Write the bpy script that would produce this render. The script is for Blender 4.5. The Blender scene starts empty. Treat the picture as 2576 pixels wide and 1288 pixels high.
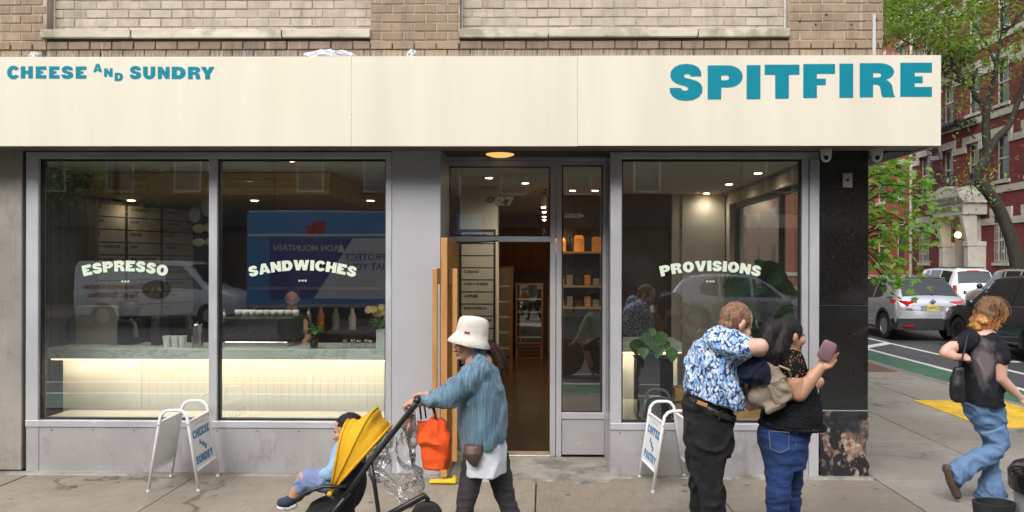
import bpy, bmesh, math, random
from mathutils import Vector, Matrix, noise as mnoise
R = math.radians
random.seed(7)
SC = bpy.context.scene
COL = SC.collection
# ---------------------------------------------------------------- camera
FPX = 1909.0; W0 = 2576.0; CX, CY = 1288.0, 644.0      # survey scale: picture read at 2576 x 1288
YAW, ROLL = R(0.8), R(0.13)
SHX, SHY = -54 / W0, 21 / W0
HC = 1.9
cam_d = bpy.data.cameras.new('camera'); cam = bpy.data.objects.new('camera', cam_d); COL.objects.link(cam)
cam_d.sensor_width = 36; cam_d.lens = FPX / W0 * 36; cam_d.shift_x = SHX; cam_d.shift_y = SHY
cam_d.clip_start = .05; cam_d.clip_end = 2000
CAMR = Matrix.Rotation(YAW, 3, 'Z') @ Matrix.Rotation(math.pi / 2, 3, 'X') @ Matrix.Rotation(ROLL, 3, 'Z')
cam.location = (0, 0, HC); cam.rotation_euler = CAMR.to_euler()
SC.camera = cam
# ---------------------------------------------------------------- world, sun, exposure
SUN_EL, SUN_AZ = R(44), R(200)        # azimuth measured from +Y clockwise: behind the camera, to its left
w = bpy.data.worlds.new('World'); SC.world = w; w.use_nodes = True
nt = w.node_tree; nt.nodes.clear()
sky = nt.nodes.new('ShaderNodeTexSky'); sky.sky_type = 'NISHITA'; sky.sun_disc = False
sky.sun_elevation = SUN_EL; sky.sun_rotation = SUN_AZ; sky.air_density = 1.0; sky.dust_density = 4.0
hs = nt.nodes.new('ShaderNodeHueSaturation'); hs.inputs['Saturation'].default_value = .38   # thin cloud: a pale, nearly white sky
bg = nt.nodes.new('ShaderNodeBackground'); bg.inputs['Strength'].default_value = .15
ow = nt.nodes.new('ShaderNodeOutputWorld')
nt.links.new(sky.outputs[0], hs.inputs['Color']); nt.links.new(hs.outputs[0], bg.inputs['Color']); nt.links.new(bg.outputs[0], ow.inputs['Surface'])
sd = bpy.data.lights.new('sun', 'SUN'); sd.energy = 1.2; sd.angle = R(60); sd.color = (1, .98, .95)
sun = bpy.data.objects.new('sun', sd); COL.objects.link(sun)
sun_dir = Vector((math.sin(SUN_AZ) * math.cos(SUN_EL), math.cos(SUN_AZ) * math.cos(SUN_EL), math.sin(SUN_EL)))
sun.rotation_euler = sun_dir.to_track_quat('Z', 'Y').to_euler(); sun.location = (-6, -10, 20)
SC.view_settings.view_transform = 'Standard'; SC.view_settings.look = 'None'
SC.view_settings.exposure = 1.0; SC.view_settings.gamma = 1; SC.view_settings.use_curve_mapping = False
SC.render.engine = 'CYCLES'
SC.cycles.max_bounces = 8; SC.cycles.transparent_max_bounces = 24; SC.cycles.glossy_bounces = 4
SC.cycles.use_denoising = True; SC.cycles.sample_clamp_indirect = 6; SC.cycles.caustics_reflective = False; SC.cycles.caustics_refractive = False

def at(px, py, Y):
    """point on the plane y = Y that the survey reads at (px, py)"""
    rx = ((px - CX) / W0 + SHX) * W0 / FPX; rz = (-(py - CY) / W0 + SHY) * W0 / FPX
    d = CAMR @ Vector((rx, rz, -1)); t = Y / d.y
    return Vector((d.x * t, Y, HC + d.z * t))
def gr(px, py, z=0.0):
    """point on the level z that the survey reads at (px, py)"""
    rx = ((px - CX) / W0 + SHX) * W0 / FPX; rz = (-(py - CY) / W0 + SHY) * W0 / FPX
    d = CAMR @ Vector((rx, rz, -1)); t = (z - HC) / d.z
    return Vector((d.x * t, d.y * t, z))

# ---------------------------------------------------------------- scene helpers
WM = {}
def tag(o, label=None, cat=None, group=None, kind=None):
    if label: o['label'] = label
    if cat: o['category'] = cat
    if group: o['group'] = group
    if kind: o['kind'] = kind
    return o
def empty(name, loc=(0, 0, 0), rz=0, label=None, cat=None, group=None, kind=None, parent=None):
    o = bpy.data.objects.new(name, None); COL.objects.link(o); o.empty_display_size = .1
    o.location = loc; o.rotation_euler = (0, 0, rz)
    WM[o.name] = Matrix.Translation(Vector(loc)) @ Matrix.Rotation(rz, 4, 'Z')
    if parent:
        o.parent = parent; o.matrix_parent_inverse = WM[parent.name].inverted()
    return tag(o, label, cat, group, kind)
def link(name, me, parent=None, local=False):
    o = bpy.data.objects.new(name, me); COL.objects.link(o)
    if parent is not None:
        o.parent = parent
        if not local: o.matrix_parent_inverse = WM[parent.name].inverted()
    WM[o.name] = Matrix.Identity(4) if (parent is None or not local) else WM[parent.name].copy()
    return o
def ctree(o, loc=None, rz=None, label=None, parent=None):
    c = o.copy(); COL.objects.link(c)
    if parent is not None: c.parent = parent
    if loc is not None: c.location = loc
    if rz is not None: c.rotation_euler = (0, 0, rz)
    if label: c['label'] = label
    for ch in o.children: ctree(ch, parent=c)
    return c

class MB:
    def __init__(s): s.v = []; s.f = []; s.uv = None
    def add(s, vs, fs):
        b = len(s.v); s.v += [tuple(p) for p in vs]; s.f += [tuple(i + b for i in f) for f in fs]; return s
    def box(s, x0, x1, y0, y1, z0, z1):
        if x0 > x1: x0, x1 = x1, x0
        if y0 > y1: y0, y1 = y1, y0
        if z0 > z1: z0, z1 = z1, z0
        return s.add([(x0, y0, z0), (x1, y0, z0), (x1, y1, z0), (x0, y1, z0), (x0, y0, z1), (x1, y0, z1), (x1, y1, z1), (x0, y1, z1)],
                     [(0, 3, 2, 1), (4, 5, 6, 7), (0, 1, 5, 4), (1, 2, 6, 5), (2, 3, 7, 6), (3, 0, 4, 7)])
    def hexa(s, p): return s.add(p, [(0, 3, 2, 1), (4, 5, 6, 7), (0, 1, 5, 4), (1, 2, 6, 5), (2, 3, 7, 6), (3, 0, 4, 7)])
    def obox(s, c, size, rot=None):
        c = Vector(c); hx, hy, hz = [q / 2 for q in size]
        ps = [Vector(p) for p in [(-hx, -hy, -hz), (hx, -hy, -hz), (hx, hy, -hz), (-hx, hy, -hz), (-hx, -hy, hz), (hx, -hy, hz), (hx, hy, hz), (-hx, hy, hz)]]
        if rot is not None: ps = [rot @ p for p in ps]
        return s.hexa([p + c for p in ps])
    def loft(s, rings, caps=True, closed=True):
        n = len(rings[0]); b = len(s.v)
        for r in rings: s.v += [tuple(p) for p in r]
        for i in range(len(rings) - 1):
            for j in range(n if closed else n - 1):
                k = (j + 1) % n
                s.f.append((b + i * n + j, b + i * n + k, b + (i + 1) * n + k, b + (i + 1) * n + j))
        if caps:
            s.f.append(tuple(b + j for j in reversed(range(n)))); e = b + (len(rings) - 1) * n
            s.f.append(tuple(e + j for j in range(n)))
        return s
    def tube(s, pts, r, n=8, caps=True, flat=1.0):
        pts = [Vector(p) for p in pts]; m = len(pts)
        rr = r if isinstance(r, (list, tuple)) else [r] * m
        rings = []; up = None
        for i in range(m):
            t = (pts[min(i + 1, m - 1)] - pts[max(i - 1, 0)])
            t = t.normalized() if t.length > 1e-9 else Vector((0, 0, 1))
            if up is None:
                up = Vector((0, 0, 1)) if abs(t.z) < .9 else Vector((1, 0, 0))
            a = t.cross(up)
            if a.length < 1e-6: a = t.cross(Vector((0, 1, 0)))
            a.normalize(); bb = a.cross(t).normalized(); up = bb
            rings.append([pts[i] + (a * math.cos(2 * math.pi * k / n) + bb * flat * math.sin(2 * math.pi * k / n)) * rr[i] for k in range(n)])
        return s.loft(rings, caps)
    def ell(s, c, rx, ry=None, rz=None, nu=16, nv=10, rot=None):
        ry = rx if ry is None else ry; rz = rx if rz is None else rz
        c = Vector(c); b = len(s.v)
        def P(p):
            p = Vector(p)
            return tuple((rot @ p if rot is not None else p) + c)
        s.v.append(P((0, 0, rz)))
        for i in range(1, nv):
            th = math.pi * i / nv
            for j in range(nu):
                ph = 2 * math.pi * j / nu
                s.v.append(P((rx * math.sin(th) * math.cos(ph), ry * math.sin(th) * math.sin(ph), rz * math.cos(th))))
        s.v.append(P((0, 0, -rz))); e = len(s.v) - 1
        for j in range(nu):
            k = (j + 1) % nu
            s.f.append((b, b + 1 + j, b + 1 + k))
            for i in range(nv - 2):
                s.f.append((b + 1 + i * nu + j, b + 1 + (i + 1) * nu + j, b + 1 + (i + 1) * nu + k, b + 1 + i * nu + k))
            s.f.append((e, b + 1 + (nv - 2) * nu + k, b + 1 + (nv - 2) * nu + j))
        return s
    def cap(s, pts, rr, n=14):
        """chain of tapered limbs with ball joints (made for remeshing into one skin)"""
        if not isinstance(rr, (list, tuple)): rr = [rr] * len(pts)
        for i in range(len(pts) - 1): s.tube([pts[i], pts[i + 1]], [rr[i], rr[i + 1]], n)
        for p, r in zip(pts, rr): s.ell(p, r, nu=n, nv=8)
        return s
    def prism(s, poly, a0, a1, axis='Y'):
        """poly: list of 2D points; extruded along axis ('Y': poly is x,z; 'X': y,z; 'Z': x,y)"""
        f = {'Y': lambda p, a: (p[0], a, p[1]), 'X': lambda p, a: (a, p[0], p[1]), 'Z': lambda p, a: (p[0], p[1], a)}[axis]
        return s.loft([[f(p, a0) for p in poly], [f(p, a1) for p in poly]])
    def lathe(s, prof, c=(0, 0, 0), n=16, rot=None, caps=True):
        c = Vector(c); rings = []
        for r, z in prof:
            ring = []
            for k in range(n):
                p = Vector((r * math.cos(2 * math.pi * k / n), r * math.sin(2 * math.pi * k / n), z))
                ring.append((rot @ p if rot is not None else p) + c)
            rings.append(ring)
        return s.loft(rings, caps)
    def mesh(s, name):
        me = bpy.data.meshes.new(name); me.from_pydata(s.v, [], s.f); me.validate(); me.update(); return me
    def fix(s, me):
        b = bmesh.new(); b.from_mesh(me); bmesh.ops.recalc_face_normals(b, faces=b.faces); b.to_mesh(me); b.free()
    def build(s, name, mat, parent=None, smooth=False, local=False, bevel=0, seg=2, angle=None, recalc=True):
        me = s.mesh(name)
        if recalc: s.fix(me)
        me.materials.append(mat)
        if smooth: me.shade_smooth()
        o = link(name, me, parent, local)
        if bevel:
            m = o.modifiers.new('bevel', 'BEVEL'); m.width = bevel; m.segments = seg; m.limit_method = 'ANGLE'; m.angle_limit = R(40)
        if smooth and angle:
            me.set_sharp_from_angle(angle=R(angle))
        return o
def box(name, mat, x0, x1, y0, y1, z0, z1, parent=None, bevel=0, local=False):
    return MB().box(x0, x1, y0, y1, z0, z1).build(name, mat, parent, bevel=bevel, local=local)

def remeshed(mb, name, mat, parent, voxel=.008, smooth=3, factor=.5, disp=None, local=False, creases=None):
    """fuse overlapping pieces into one continuous skin; disp: list of (scale, strength[, stretch])"""
    me = mb.mesh(name); mb.fix(me)
    o = bpy.data.objects.new('tmp', me); COL.objects.link(o)
    m = o.modifiers.new('r', 'REMESH'); m.mode = 'VOXEL'; m.voxel_size = voxel; m.use_smooth_shade = True
    m = o.modifiers.new('s', 'SMOOTH'); m.iterations = smooth; m.factor = factor
    dg = bpy.context.evaluated_depsgraph_get()
    me2 = bpy.data.meshes.new_from_object(o.evaluated_get(dg))
    bpy.data.objects.remove(o); bpy.data.meshes.remove(me)
    if disp or creases:
        disp = disp or []
        co = [v.co.copy() for v in me2.vertices]; no = [v.normal.copy() for v in me2.vertices]
        for i, v in enumerate(me2.vertices):
            d = 0
            if creases:
                p = Vector((co[i].x * creases[2][0], co[i].y * creases[2][1], co[i].z * creases[2][2])) * creases[0]
                p += Vector((mnoise.noise(p * .6), mnoise.noise(p * .6 + Vector((9, 2, 4))), mnoise.noise(p * .6 + Vector((3, 8, 1))))) * .9
                d += creases[1] * (.35 - min(1.0, abs(mnoise.noise(p)) * 3.2))
            for q in disp:
                st = q[2] if len(q) > 2 else (1, 1, 1)
                p = Vector((co[i].x * st[0], co[i].y * st[1], co[i].z * st[2])) * q[0]
                d += q[1] * mnoise.noise(p)
            v.co = co[i] + no[i] * d
    me2.name = name; me2.materials.clear(); me2.materials.append(mat); me2.shade_smooth()
    return link(name, me2, parent, local)

# ---------------------------------------------------------------- materials
MATS = {}
class NT:
    """short hand for a material's node tree"""
    def __init__(s, name):
        s.m = bpy.data.materials.new(name); s.m.use_nodes = True; s.t = s.m.node_tree; s.t.nodes.clear()
        s.out = s.n('OutputMaterial'); s.tc = None
    def n(s, kind, **kw):
        q = s.t.nodes.new('ShaderNode' + kind)
        for k, v in kw.items():
            if k.startswith('i_'):
                key = k[2:]; key = int(key) if key.isdigit() else key.replace('_', ' ')
                q.inputs[key].default_value = v
            else: setattr(q, k, v)
        return q
    def l(s, a, b): s.t.links.new(a, b)
    def co(s, kind='Object', scale=(1, 1, 1), rot=(0, 0, 0)):
        if s.tc is None: s.tc = s.n('TexCoord')
        mp = s.n('Mapping'); mp.inputs['Scale'].default_value = scale; mp.inputs['Rotation'].default_value = rot
        s.l(s.tc.outputs[kind], mp.inputs[0]); return mp.outputs[0]
    def noise(s, scale, detail=4, rough=.55, vec=None, stretch=(1, 1, 1)):
        q = s.n('TexNoise'); q.inputs['Scale'].default_value = scale; q.inputs['Detail'].default_value = detail; q.inputs['Roughness'].default_value = rough
        s.l(vec if vec is not None else s.co(scale=stretch), q.inputs['Vector']); return q.outputs['Fac']
    def ramp(s, fac, stops):
        q = s.n('ValToRGB'); e = q.color_ramp.elements
        while len(e) < len(stops): e.new(.5)
        for k, (p, c) in enumerate(stops):
            e[k].position = p; e[k].color = (c, c, c, 1) if isinstance(c, (int, float)) else (*c[:3], 1)
        s.l(fac, q.inputs[0]); return q.outputs[0]
    def mix(s, fac, a, b, mode='MIX'):
        q = s.n('Mix'); q.data_type = 'RGBA'; q.blend_type = mode
        for inp, val in ((q.inputs[0], fac), (q.inputs[6], a), (q.inputs[7], b)):
            if isinstance(val, (int, float)): inp.default_value = val if inp.type == 'VALUE' else (val, val, val, 1)
            elif isinstance(val, (tuple, list)): inp.default_value = (*val[:3], 1)
            else: s.l(val, inp)
        return q.outputs[2]
    def math(s, op, a, b=0.0):
        q = s.n('Math'); q.operation = op
        for i, val in enumerate((a, b)):
            if isinstance(val, (int, float)): q.inputs[i].default_value = val
            else: s.l(val, q.inputs[i])
        return q.outputs[0]
    def bump(s, h, strength=.3, dist=.01):
        q = s.n('Bump'); q.inputs['Strength'].default_value = strength; q.inputs['Distance'].default_value = dist
        s.l(h, q.inputs['Height']); return q.outputs[0]
    def bsdf(s, col=None, rough=.5, metal=0, normal=None, spec=.5, **kw):
        p = s.n('BsdfPrincipled')
        for key, val in (('Base Color', col), ('Roughness', rough), ('Metallic', metal), ('Specular IOR Level', spec)):
            if val is None: continue
            if isinstance(val, (int, float)): p.inputs[key].default_value = val
            elif isinstance(val, (tuple, list)): p.inputs[key].default_value = (*val[:3], 1)
            else: s.l(val, p.inputs[key])
        if normal is not None: s.l(normal, p.inputs['Normal'])
        for k, v in kw.items():
            inp = p.inputs[k.replace('_', ' ')]
            if hasattr(v, 'is_output') or hasattr(v, 'links'): s.l(v, inp)
            else: inp.default_value = v
        s.l(p.outputs[0], s.out.inputs['Surface']); return p
def mat(name, col=(.5, .5, .5), rough=.55, metal=0, var=.12, vs=3.0, bump=0.0, bs=60.0, stretch=(1, 1, 1), spec=.5, coat=0, emit=None, es=0, sheen=0, rnd=0, dirt=None, sub=0):
    """plain painted / cloth / metal surface: colour varied by noise, optional fine relief"""
    if name in MATS: return MATS[name]
    t = NT(name)
    c = t.mix(1.0, col, t.ramp(t.noise(vs, 5, stretch=stretch), [(.3, 1 - var), (.72, 1 + var)]), 'MULTIPLY')
    if rnd:
        oi = t.n('ObjectInfo'); c = t.mix(1.0, c, t.ramp(oi.outputs['Random'], [(0, 1 - rnd), (1, 1 + rnd)]), 'MULTIPLY')
    if dirt:
        c = t.mix(t.ramp(t.noise(dirt[1], 6, .65), [(dirt[2], 0), (dirt[2] + .12, dirt[3])]), c, dirt[0])
    nrm = t.bump(t.noise(bs, 3, stretch=stretch), min(1, bump), .004) if bump else None
    r2 = t.math('ADD', t.math('MULTIPLY', t.noise(vs * 2.3, 3), .14), rough - .07)
    p = t.bsdf(c, r2, metal, nrm, spec, Coat_Weight=coat, Sheen_Weight=sheen, Subsurface_Weight=sub)
    if sub: p.inputs['Subsurface Radius'].default_value = (.012, .004, .002); p.inputs['Subsurface Scale'].default_value = 1
    if emit:
        p.inputs['Emission Color'].default_value = (*emit, 1); p.inputs['Emission Strength'].default_value = es
    MATS[name] = t.m; return t.m
def glass(name, tint=(.9, .94, .92), rmul=2.0, rough=0.0, dust=0.0):
    if name in MATS: return MATS[name]
    t = NT(name)
    tr = t.n('BsdfTransparent'); tr.inputs[0].default_value = (*tint, 1)
    gl = t.n('BsdfGlossy'); gl.inputs['Roughness'].default_value = rough; gl.inputs[0].default_value = (.97, 1, .99, 1)
    nrm = t.bump(t.noise(.55, 2, .4), .10, .02); t.l(nrm, gl.inputs['Normal'])
    fr = t.n('Fresnel'); fr.inputs[0].default_value = 1.5
    ge = t.n('NewGeometry')
    f = t.math('MULTIPLY', t.math('MINIMUM', t.math('MULTIPLY', fr.outputs[0], rmul), .96), t.math('SUBTRACT', 1.0, ge.outputs['Backfacing']))
    mx = t.n('MixShader'); t.l(f, mx.inputs[0]); t.l(tr.outputs[0], mx.inputs[1]); t.l(gl.outputs[0], mx.inputs[2])
    last = mx.outputs[0]
    if dust:
        df = t.n('BsdfDiffuse'); df.inputs[0].default_value = (.75, .77, .74, 1)
        m2 = t.n('MixShader'); t.l(t.math('MULTIPLY', t.ramp(t.noise(1.6, 7, .7, stretch=(1, 1, .35)), [(.35, .15), (.75, 1.0)]), dust), m2.inputs[0])
        t.l(last, m2.inputs[1]); t.l(df.outputs[0], m2.inputs[2]); last = m2.outputs[0]
    t.l(last, t.out.inputs['Surface']); MATS[name] = t.m; return t.m
def lamp_mat(name, col, strength):
    if name in MATS: return MATS[name]
    t = NT(name); e = t.n('Emission'); e.inputs[0].default_value = (*col, 1); e.inputs[1].default_value = strength
    t.l(e.outputs[0], t.out.inputs['Surface']); MATS[name] = t.m; return t.m
# ---------------------------------------------------------------- lettering: heavy wide capitals, cap height 1
from mathutils.geometry import tessellate_polygon
def arc(cx, cy, rx, ry, a0, a1, n=14):
    return [(cx + rx * math.cos(R(a0 + (a1 - a0) * i / n)), cy + ry * math.sin(R(a0 + (a1 - a0) * i / n))) for i in range(n + 1)]
def stroke(path, hw):
    L, Rr = [], []
    for i, p in enumerate(path):
        a = path[max(i - 1, 0)]; b = path[min(i + 1, len(path) - 1)]
        tx, ty = b[0] - a[0], b[1] - a[1]; l = math.hypot(tx, ty); nx, ny = -ty / l, tx / l
        h = hw[0] * abs(nx) + hw[1] * abs(ny)
        L.append((p[0] + nx * h, p[1] + ny * h)); Rr.append((p[0] - nx * h, p[1] - ny * h))
    return [L + Rr[::-1]]
GL = {
 'I': [[(0, 0), (.40, 0), (.40, 1), (0, 1)]],
 'E': [[(0, 0), (.92, 0), (.92, .29), (.42, .29), (.42, .40), (.65, .40), (.65, .60), (.42, .60), (.42, .71), (.92, .71), (.92, 1), (0, 1)]],
 'F': [[(0, 0), (.40, 0), (.40, .38), (.66, .38), (.66, .57), (.40, .57), (.40, .71), (.93, .71), (.93, 1), (0, 1)]],
 'T': [[(.31, 0), (.71, 0), (.71, .70), (1.02, .70), (1.02, 1), (0, 1), (0, .70), (.31, .70)]],
 'L': [[(0, 0), (.88, 0), (.88, .29), (.40, .29), (.40, 1), (0, 1)]],
 'P': [[(0, 0), (.40, 0), (.40, .35)] + arc(.60, .675, .43, .325, -90, 90) + [(0, 1)], [(.40, .565)] + arc(.54, .635, .09, .07, -90, 90, 8) + [(.40, .705)]],
 'R': [[(0, 0), (.40, 0), (.40, .37), (.52, .37), (.59, .33), (.625, .23), (.64, .1), (.68, 0), (1.06, 0), (1.01, .09), (.985, .24), (.95, .38), (.86, .47), (.78, .51)]
       + arc(.60, .745, .42, .255, -48, 90) + [(0, 1)], [(.40, .58)] + arc(.55, .645, .09, .065, -90, 90, 8) + [(.40, .71)]],
 'H': [[(0, 0), (.40, 0), (.40, .36), (.66, .36), (.66, 0), (1.06, 0), (1.06, 1), (.66, 1), (.66, .65), (.40, .65), (.40, 1), (0, 1)]],
 'N': [[(0, 0), (.36, 0), (.36, .44), (.70, 0), (1.04, 0), (1.04, 1), (.68, 1), (.68, .58), (.36, 1), (0, 1)]],
 'A': [[(0, 0), (.38, 0), (.43, .17), (.73, .17), (.78, 0), (1.16, 0), (.80, 1), (.36, 1)], [(.49, .40), (.58, .70), (.67, .40)]],
 'D': [[(0, 0)] + arc(.55, .5, .52, .5, -90, 90, 18) + [(0, 1)], [(.40, .30)] + arc(.54, .5, .12, .20, -90, 90, 10) + [(.40, .70)]],
 'O': [arc(.56, .5, .56, .52, 0, 358, 36), arc(.56, .5, .17, .24, 0, 355, 20)],
 'C': [arc(.54, .5, .54, .52, 30, 330, 30) + arc(.57, .5, .19, .235, 322, 38, 22)],
 'G': [stroke(arc(.53, .5, .355, .375, 38, 330, 30), (.185, .14))[0], [(.60, .28), (1.04, .28), (1.04, .56), (.60, .56)]],
 'S': [[(.91, .665), (.895, .80), (.82, .915), (.68, .99), (.48, 1.018), (.28, .992), (.125, .915), (.035, .80), (.02, .67), (.07, .555), (.18, .475), (.33, .42), (.47, .385), (.53, .35), (.537, .315), (.505, .28), (.44, .265), (.37, .285), (.33, .325), (.318, .345),
        (0, .345), (.02, .21), (.10, .095), (.25, .012), (.46, -.016), (.68, .012), (.84, .09), (.93, .21), (.94, .35), (.89, .46), (.78, .535), (.62, .588), (.47, .622), (.415, .655), (.41, .695), (.445, .727), (.505, .735), (.565, .718), (.60, .68), (.607, .665)]],
 'U': [[(0, 1), (.40, 1)] + [(.40, .42)] + arc(.52, .40, .12, .13, 180, 360, 8) + [(.64, 1), (1.04, 1)] + arc(.52, .42, .52, .44, 0, -180, 18)],
 'Y': [[(.36, 0), (.76, 0), (.76, .40), (1.12, 1), (.70, 1), (.56, .70), (.42, 1), (0, 1), (.36, .40)]],
 'V': [[(.36, 0), (.76, 0), (1.12, 1), (.72, 1), (.56, .42), (.40, 1), (0, 1)]],
 'W': [[(.26, 0), (.66, 0), (.80, .48), (.94, 0), (1.34, 0), (1.60, 1), (1.22, 1), (1.13, .50), (1.0, 1), (.62, 1), (.48, .50), (.38, 1), (0, 1)]],
 '2': [[(0, 0), (.98, 0), (.98, .29), (.60, .29)] + [(.80, .42), (.93, .55)] + arc(.50, .70, .46, .31, -5, 170, 16) + [(.02, .64), (.40, .64)] + arc(.49, .69, .09, .075, 180, -30, 8) + [(.44, .50), (0, .24)]],
 '7': [[(.10, 0), (.54, 0), (.96, .74), (.96, 1), (0, 1), (0, .70), (.48, .70)]],
 '9': [arc(.5, .66, .48, .35, 0, 355, 24), arc(.5, .66, .13, .13, 0, 350, 14)],
}
GW = {k: max(p[0] for c in v for p in c) - min(p[0] for c in v for p in c) for k, v in GL.items()}
def glyph(ch, place, name, m, parent, depth=(0, -.004), sub=True):
    """place(u, v, w) maps glyph units (u, v from 0 to width / 1) and depth w to a point"""
    cs = GL[ch]; u0 = min(p[0] for c in cs for p in c)
    mb = MB(); polys = [[Vector((p[0] - u0, p[1], 0)) for p in c] for c in cs]
    tris = tessellate_polygon(polys); flat = [p for c in polys for p in c]; n = len(flat)
    vs = [place(p.x, p.y, depth[0]) for p in flat] + [place(p.x, p.y, depth[1]) for p in flat]
    fs = [tuple(t) for t in tris] + [tuple(i + n for i in t) for t in tris]; b = 0
    for c in polys:
        k = len(c)
        for i in range(k): fs.append((b + i, b + (i + 1) % k, b + n + (i + 1) % k, b + n + i))
        b += k
    mb.add(vs, fs); return mb.build(name, m, parent)
def letter_box(ch, x0, x1, z0, z1, Y, m, parent, d=.005, slope=0):
    gw = GW[ch]
    return glyph(ch, lambda u, v, w_: (x0 + u / gw * (x1 - x0), Y + w_, z0 + v * (z1 - z0) + slope * u / gw), 'letter', m, parent, (-.0005, -d))
def word_arc(txt, cx, cz, width, height, radius, Y, m, parent, gap=.10, tilt=0):
    """letters along an arc that bulges up, on the plane y = Y"""
    tot = sum(GW[c] for c in txt) + gap * (len(txt) - 1); k = width / tot / height * height
    s = width / tot; u = 0
    for c in txt:
        mid = (u + GW[c] / 2) * s - width / 2; a = mid / radius
        ox, oz = cx + radius * math.sin(a), cz - radius * (1 - math.cos(a)); ca, sa = math.cos(-a), math.sin(-a)
        def place(p, q, w_, gw=GW[c], ox=ox, oz=oz, ca=ca, sa=sa):
            lx, lz = (p - gw / 2) * s, (q - .5) * height
            return (ox + lx * ca - lz * sa, Y + w_, oz + lx * sa + lz * ca)
        glyph(c, place, 'letter', m, parent, (-.0004, -.0024)); u += GW[c] + gap
def text_mesh(txt, size, name, m, parent, mtx, bold=.0, align='CENTER', extrude=.001, xs=1.0, local=False):
    """small print: a text curve turned into one flat mesh"""
    c = bpy.data.curves.new(name, 'FONT'); c.body = txt; c.size = size; c.extrude = extrude; c.offset = bold; c.align_x = align; c.align_y = 'CENTER'; c.resolution_u = 3
    o = bpy.data.objects.new('tmp', c); COL.objects.link(o); dg = bpy.context.evaluated_depsgraph_get()
    me = bpy.data.meshes.new_from_object(o.evaluated_get(dg)); bpy.data.objects.remove(o); bpy.data.curves.remove(c)
    me.transform(mtx @ Matrix.Diagonal((xs, 1, 1, 1))); me.name = name; me.materials.clear(); me.materials.append(m)
    return link(name, me, parent, local)
def face_to(origin, right, up):
    """matrix that lays text (x right, y up) on a plane"""
    r = Vector(right).normalized(); u = Vector(up).normalized(); n = r.cross(u).normalized(); u = n.cross(r)
    m4 = Matrix((r, u, n)).transposed().to_4x4(); m4.translation = Vector(origin); return m4
# ---------------------------------------------------------------- corner building with the shop
YF = 6.84                      # plane of the window frames
def fx(px, Y=YF): return at(px, 665, Y).x
def fz(py, Y=YF, px=1288): return at(px, py, Y).z
def brick_mat(name, c1, c2, stain=.5):
    t = NT(name); oi = t.n('ObjectInfo')
    c = t.mix(oi.outputs['Random'], c1, c2)
    ge = t.n('NewGeometry'); vec = t.n('Mapping'); t.l(ge.outputs['Position'], vec.inputs[0])
    n1 = t.noise(7, 6, .65, vec.outputs[0]); c = t.mix(1, c, t.ramp(n1, [(.3, .82), (.7, 1.12)]), 'MULTIPLY')
    vec2 = t.n('Mapping'); vec2.inputs['Scale'].default_value = (5, 5, .7); t.l(ge.outputs['Position'], vec2.inputs[0])
    n2 = t.noise(2.2, 5, .6, vec2.outputs[0]); c = t.mix(t.ramp(n2, [(.52, 0), (.72, stain)]), c, (.09, .075, .06))
    vec3 = t.n('Mapping'); vec3.inputs['Scale'].default_value = (7, 7, .35); t.l(ge.outputs['Position'], vec3.inputs[0])
    n3 = t.noise(3.1, 3, .5, vec3.outputs[0]); c = t.mix(t.ramp(n3, [(.66, 0), (.74, .35)]), c, (.55, .5, .43))
    h = t.noise(90, 4, .6, vec.outputs[0])
    t.bsdf(c, .82, 0, t.bump(h, .35, .004), .3); return t.m
M_BRICK = brick_mat('tan_brick', (.262, .192, .126), (.322, .242, .163), .45)
M_BRICK_PALE = brick_mat('pale_brick', (.385, .33, .262), (.475, .415, .34), .3)
M_MORTAR = mat('mortar', (.36, .30, .245), .9, var=.3, vs=3, bump=.4, bs=70, dirt=((.12, .10, .08), 1.3, .56, .7))
M_MORTAR_PALE = mat('pale_mortar', (.42, .35, .29), .9, var=.25, vs=4, bump=.5, bs=70)
M_SILL = mat('limestone_sill', (.50, .465, .38), .8, var=.22, vs=4, bump=.4, bs=50, stretch=(.5, 1, 2), dirt=((.16, .15, .085), 2.2, .50, .7))
def steel(name, col, rough, stain, streak=(14, 14, .5), mottled=.12):
    t = NT(name)
    n1 = t.noise(1.1, 5, .6); n2 = t.noise(2.0, 3, .5, stretch=streak)
    c = t.mix(1, col, t.ramp(n1, [(.3, 1 - mottled), (.7, 1 + mottled)]), 'MULTIPLY')
    c = t.mix(1, c, t.ramp(n2, [(.3, .93), (.7, 1.06)]), 'MULTIPLY')
    c = t.mix(t.ramp(t.noise(3.0, 7, .7, stretch=(1.6, 1.6, .8)), [(.54, 0), (.68, stain)]), c, [q * .5 for q in col]); c = t.mix(t.ramp(t.noise(38, 3, .6, stretch=(.25, 1, 1.6)), [(.66, 0), (.72, .5)]), c, [min(1, q * 1.5) for q in col])
    r = t.math('ADD', t.math('MULTIPLY', n1, .22), rough - .1)
    h = t.math('ADD', t.math('MULTIPLY', n1, 1.5), t.math('MULTIPLY', t.noise(60, 2, .5, stretch=(.1, 1, 3)), .12))
    t.bsdf(c, r, .45, t.bump(h, .16, .02), .5); return t.m
M_STEEL = steel('brushed_steel_frame', (.53, .53, .56), .42, .15, (2, 2, 1))
M_KICK = steel('dull_steel_panel', (.45, .44, .445), .40, .55, (1.5, 1.5, 1))
M_LEFT = steel('smeared_steel_panel', (.42, .385, .345), .30, .5, mottled=.25)
M_GREY = mat('grey_enamel_panel', (.44, .44, .465), .42, .2, var=.06, vs=1.4, bump=.06, bs=8, dirt=((.22, .215, .215), 5, .66, .5))
M_RUBBER = mat('black_gasket', (.012, .012, .012), .5, var=.1)
M_DARK = mat('dark_soffit', (.035, .033, .03), .6, var=.25, vs=4)
M_PANE = glass('window_glass', (.92, .94, .93), 5.2, dust=.008)
M_PANE2 = glass('door_glass', (.91, .93, .92), 5.2, dust=.010)
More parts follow.
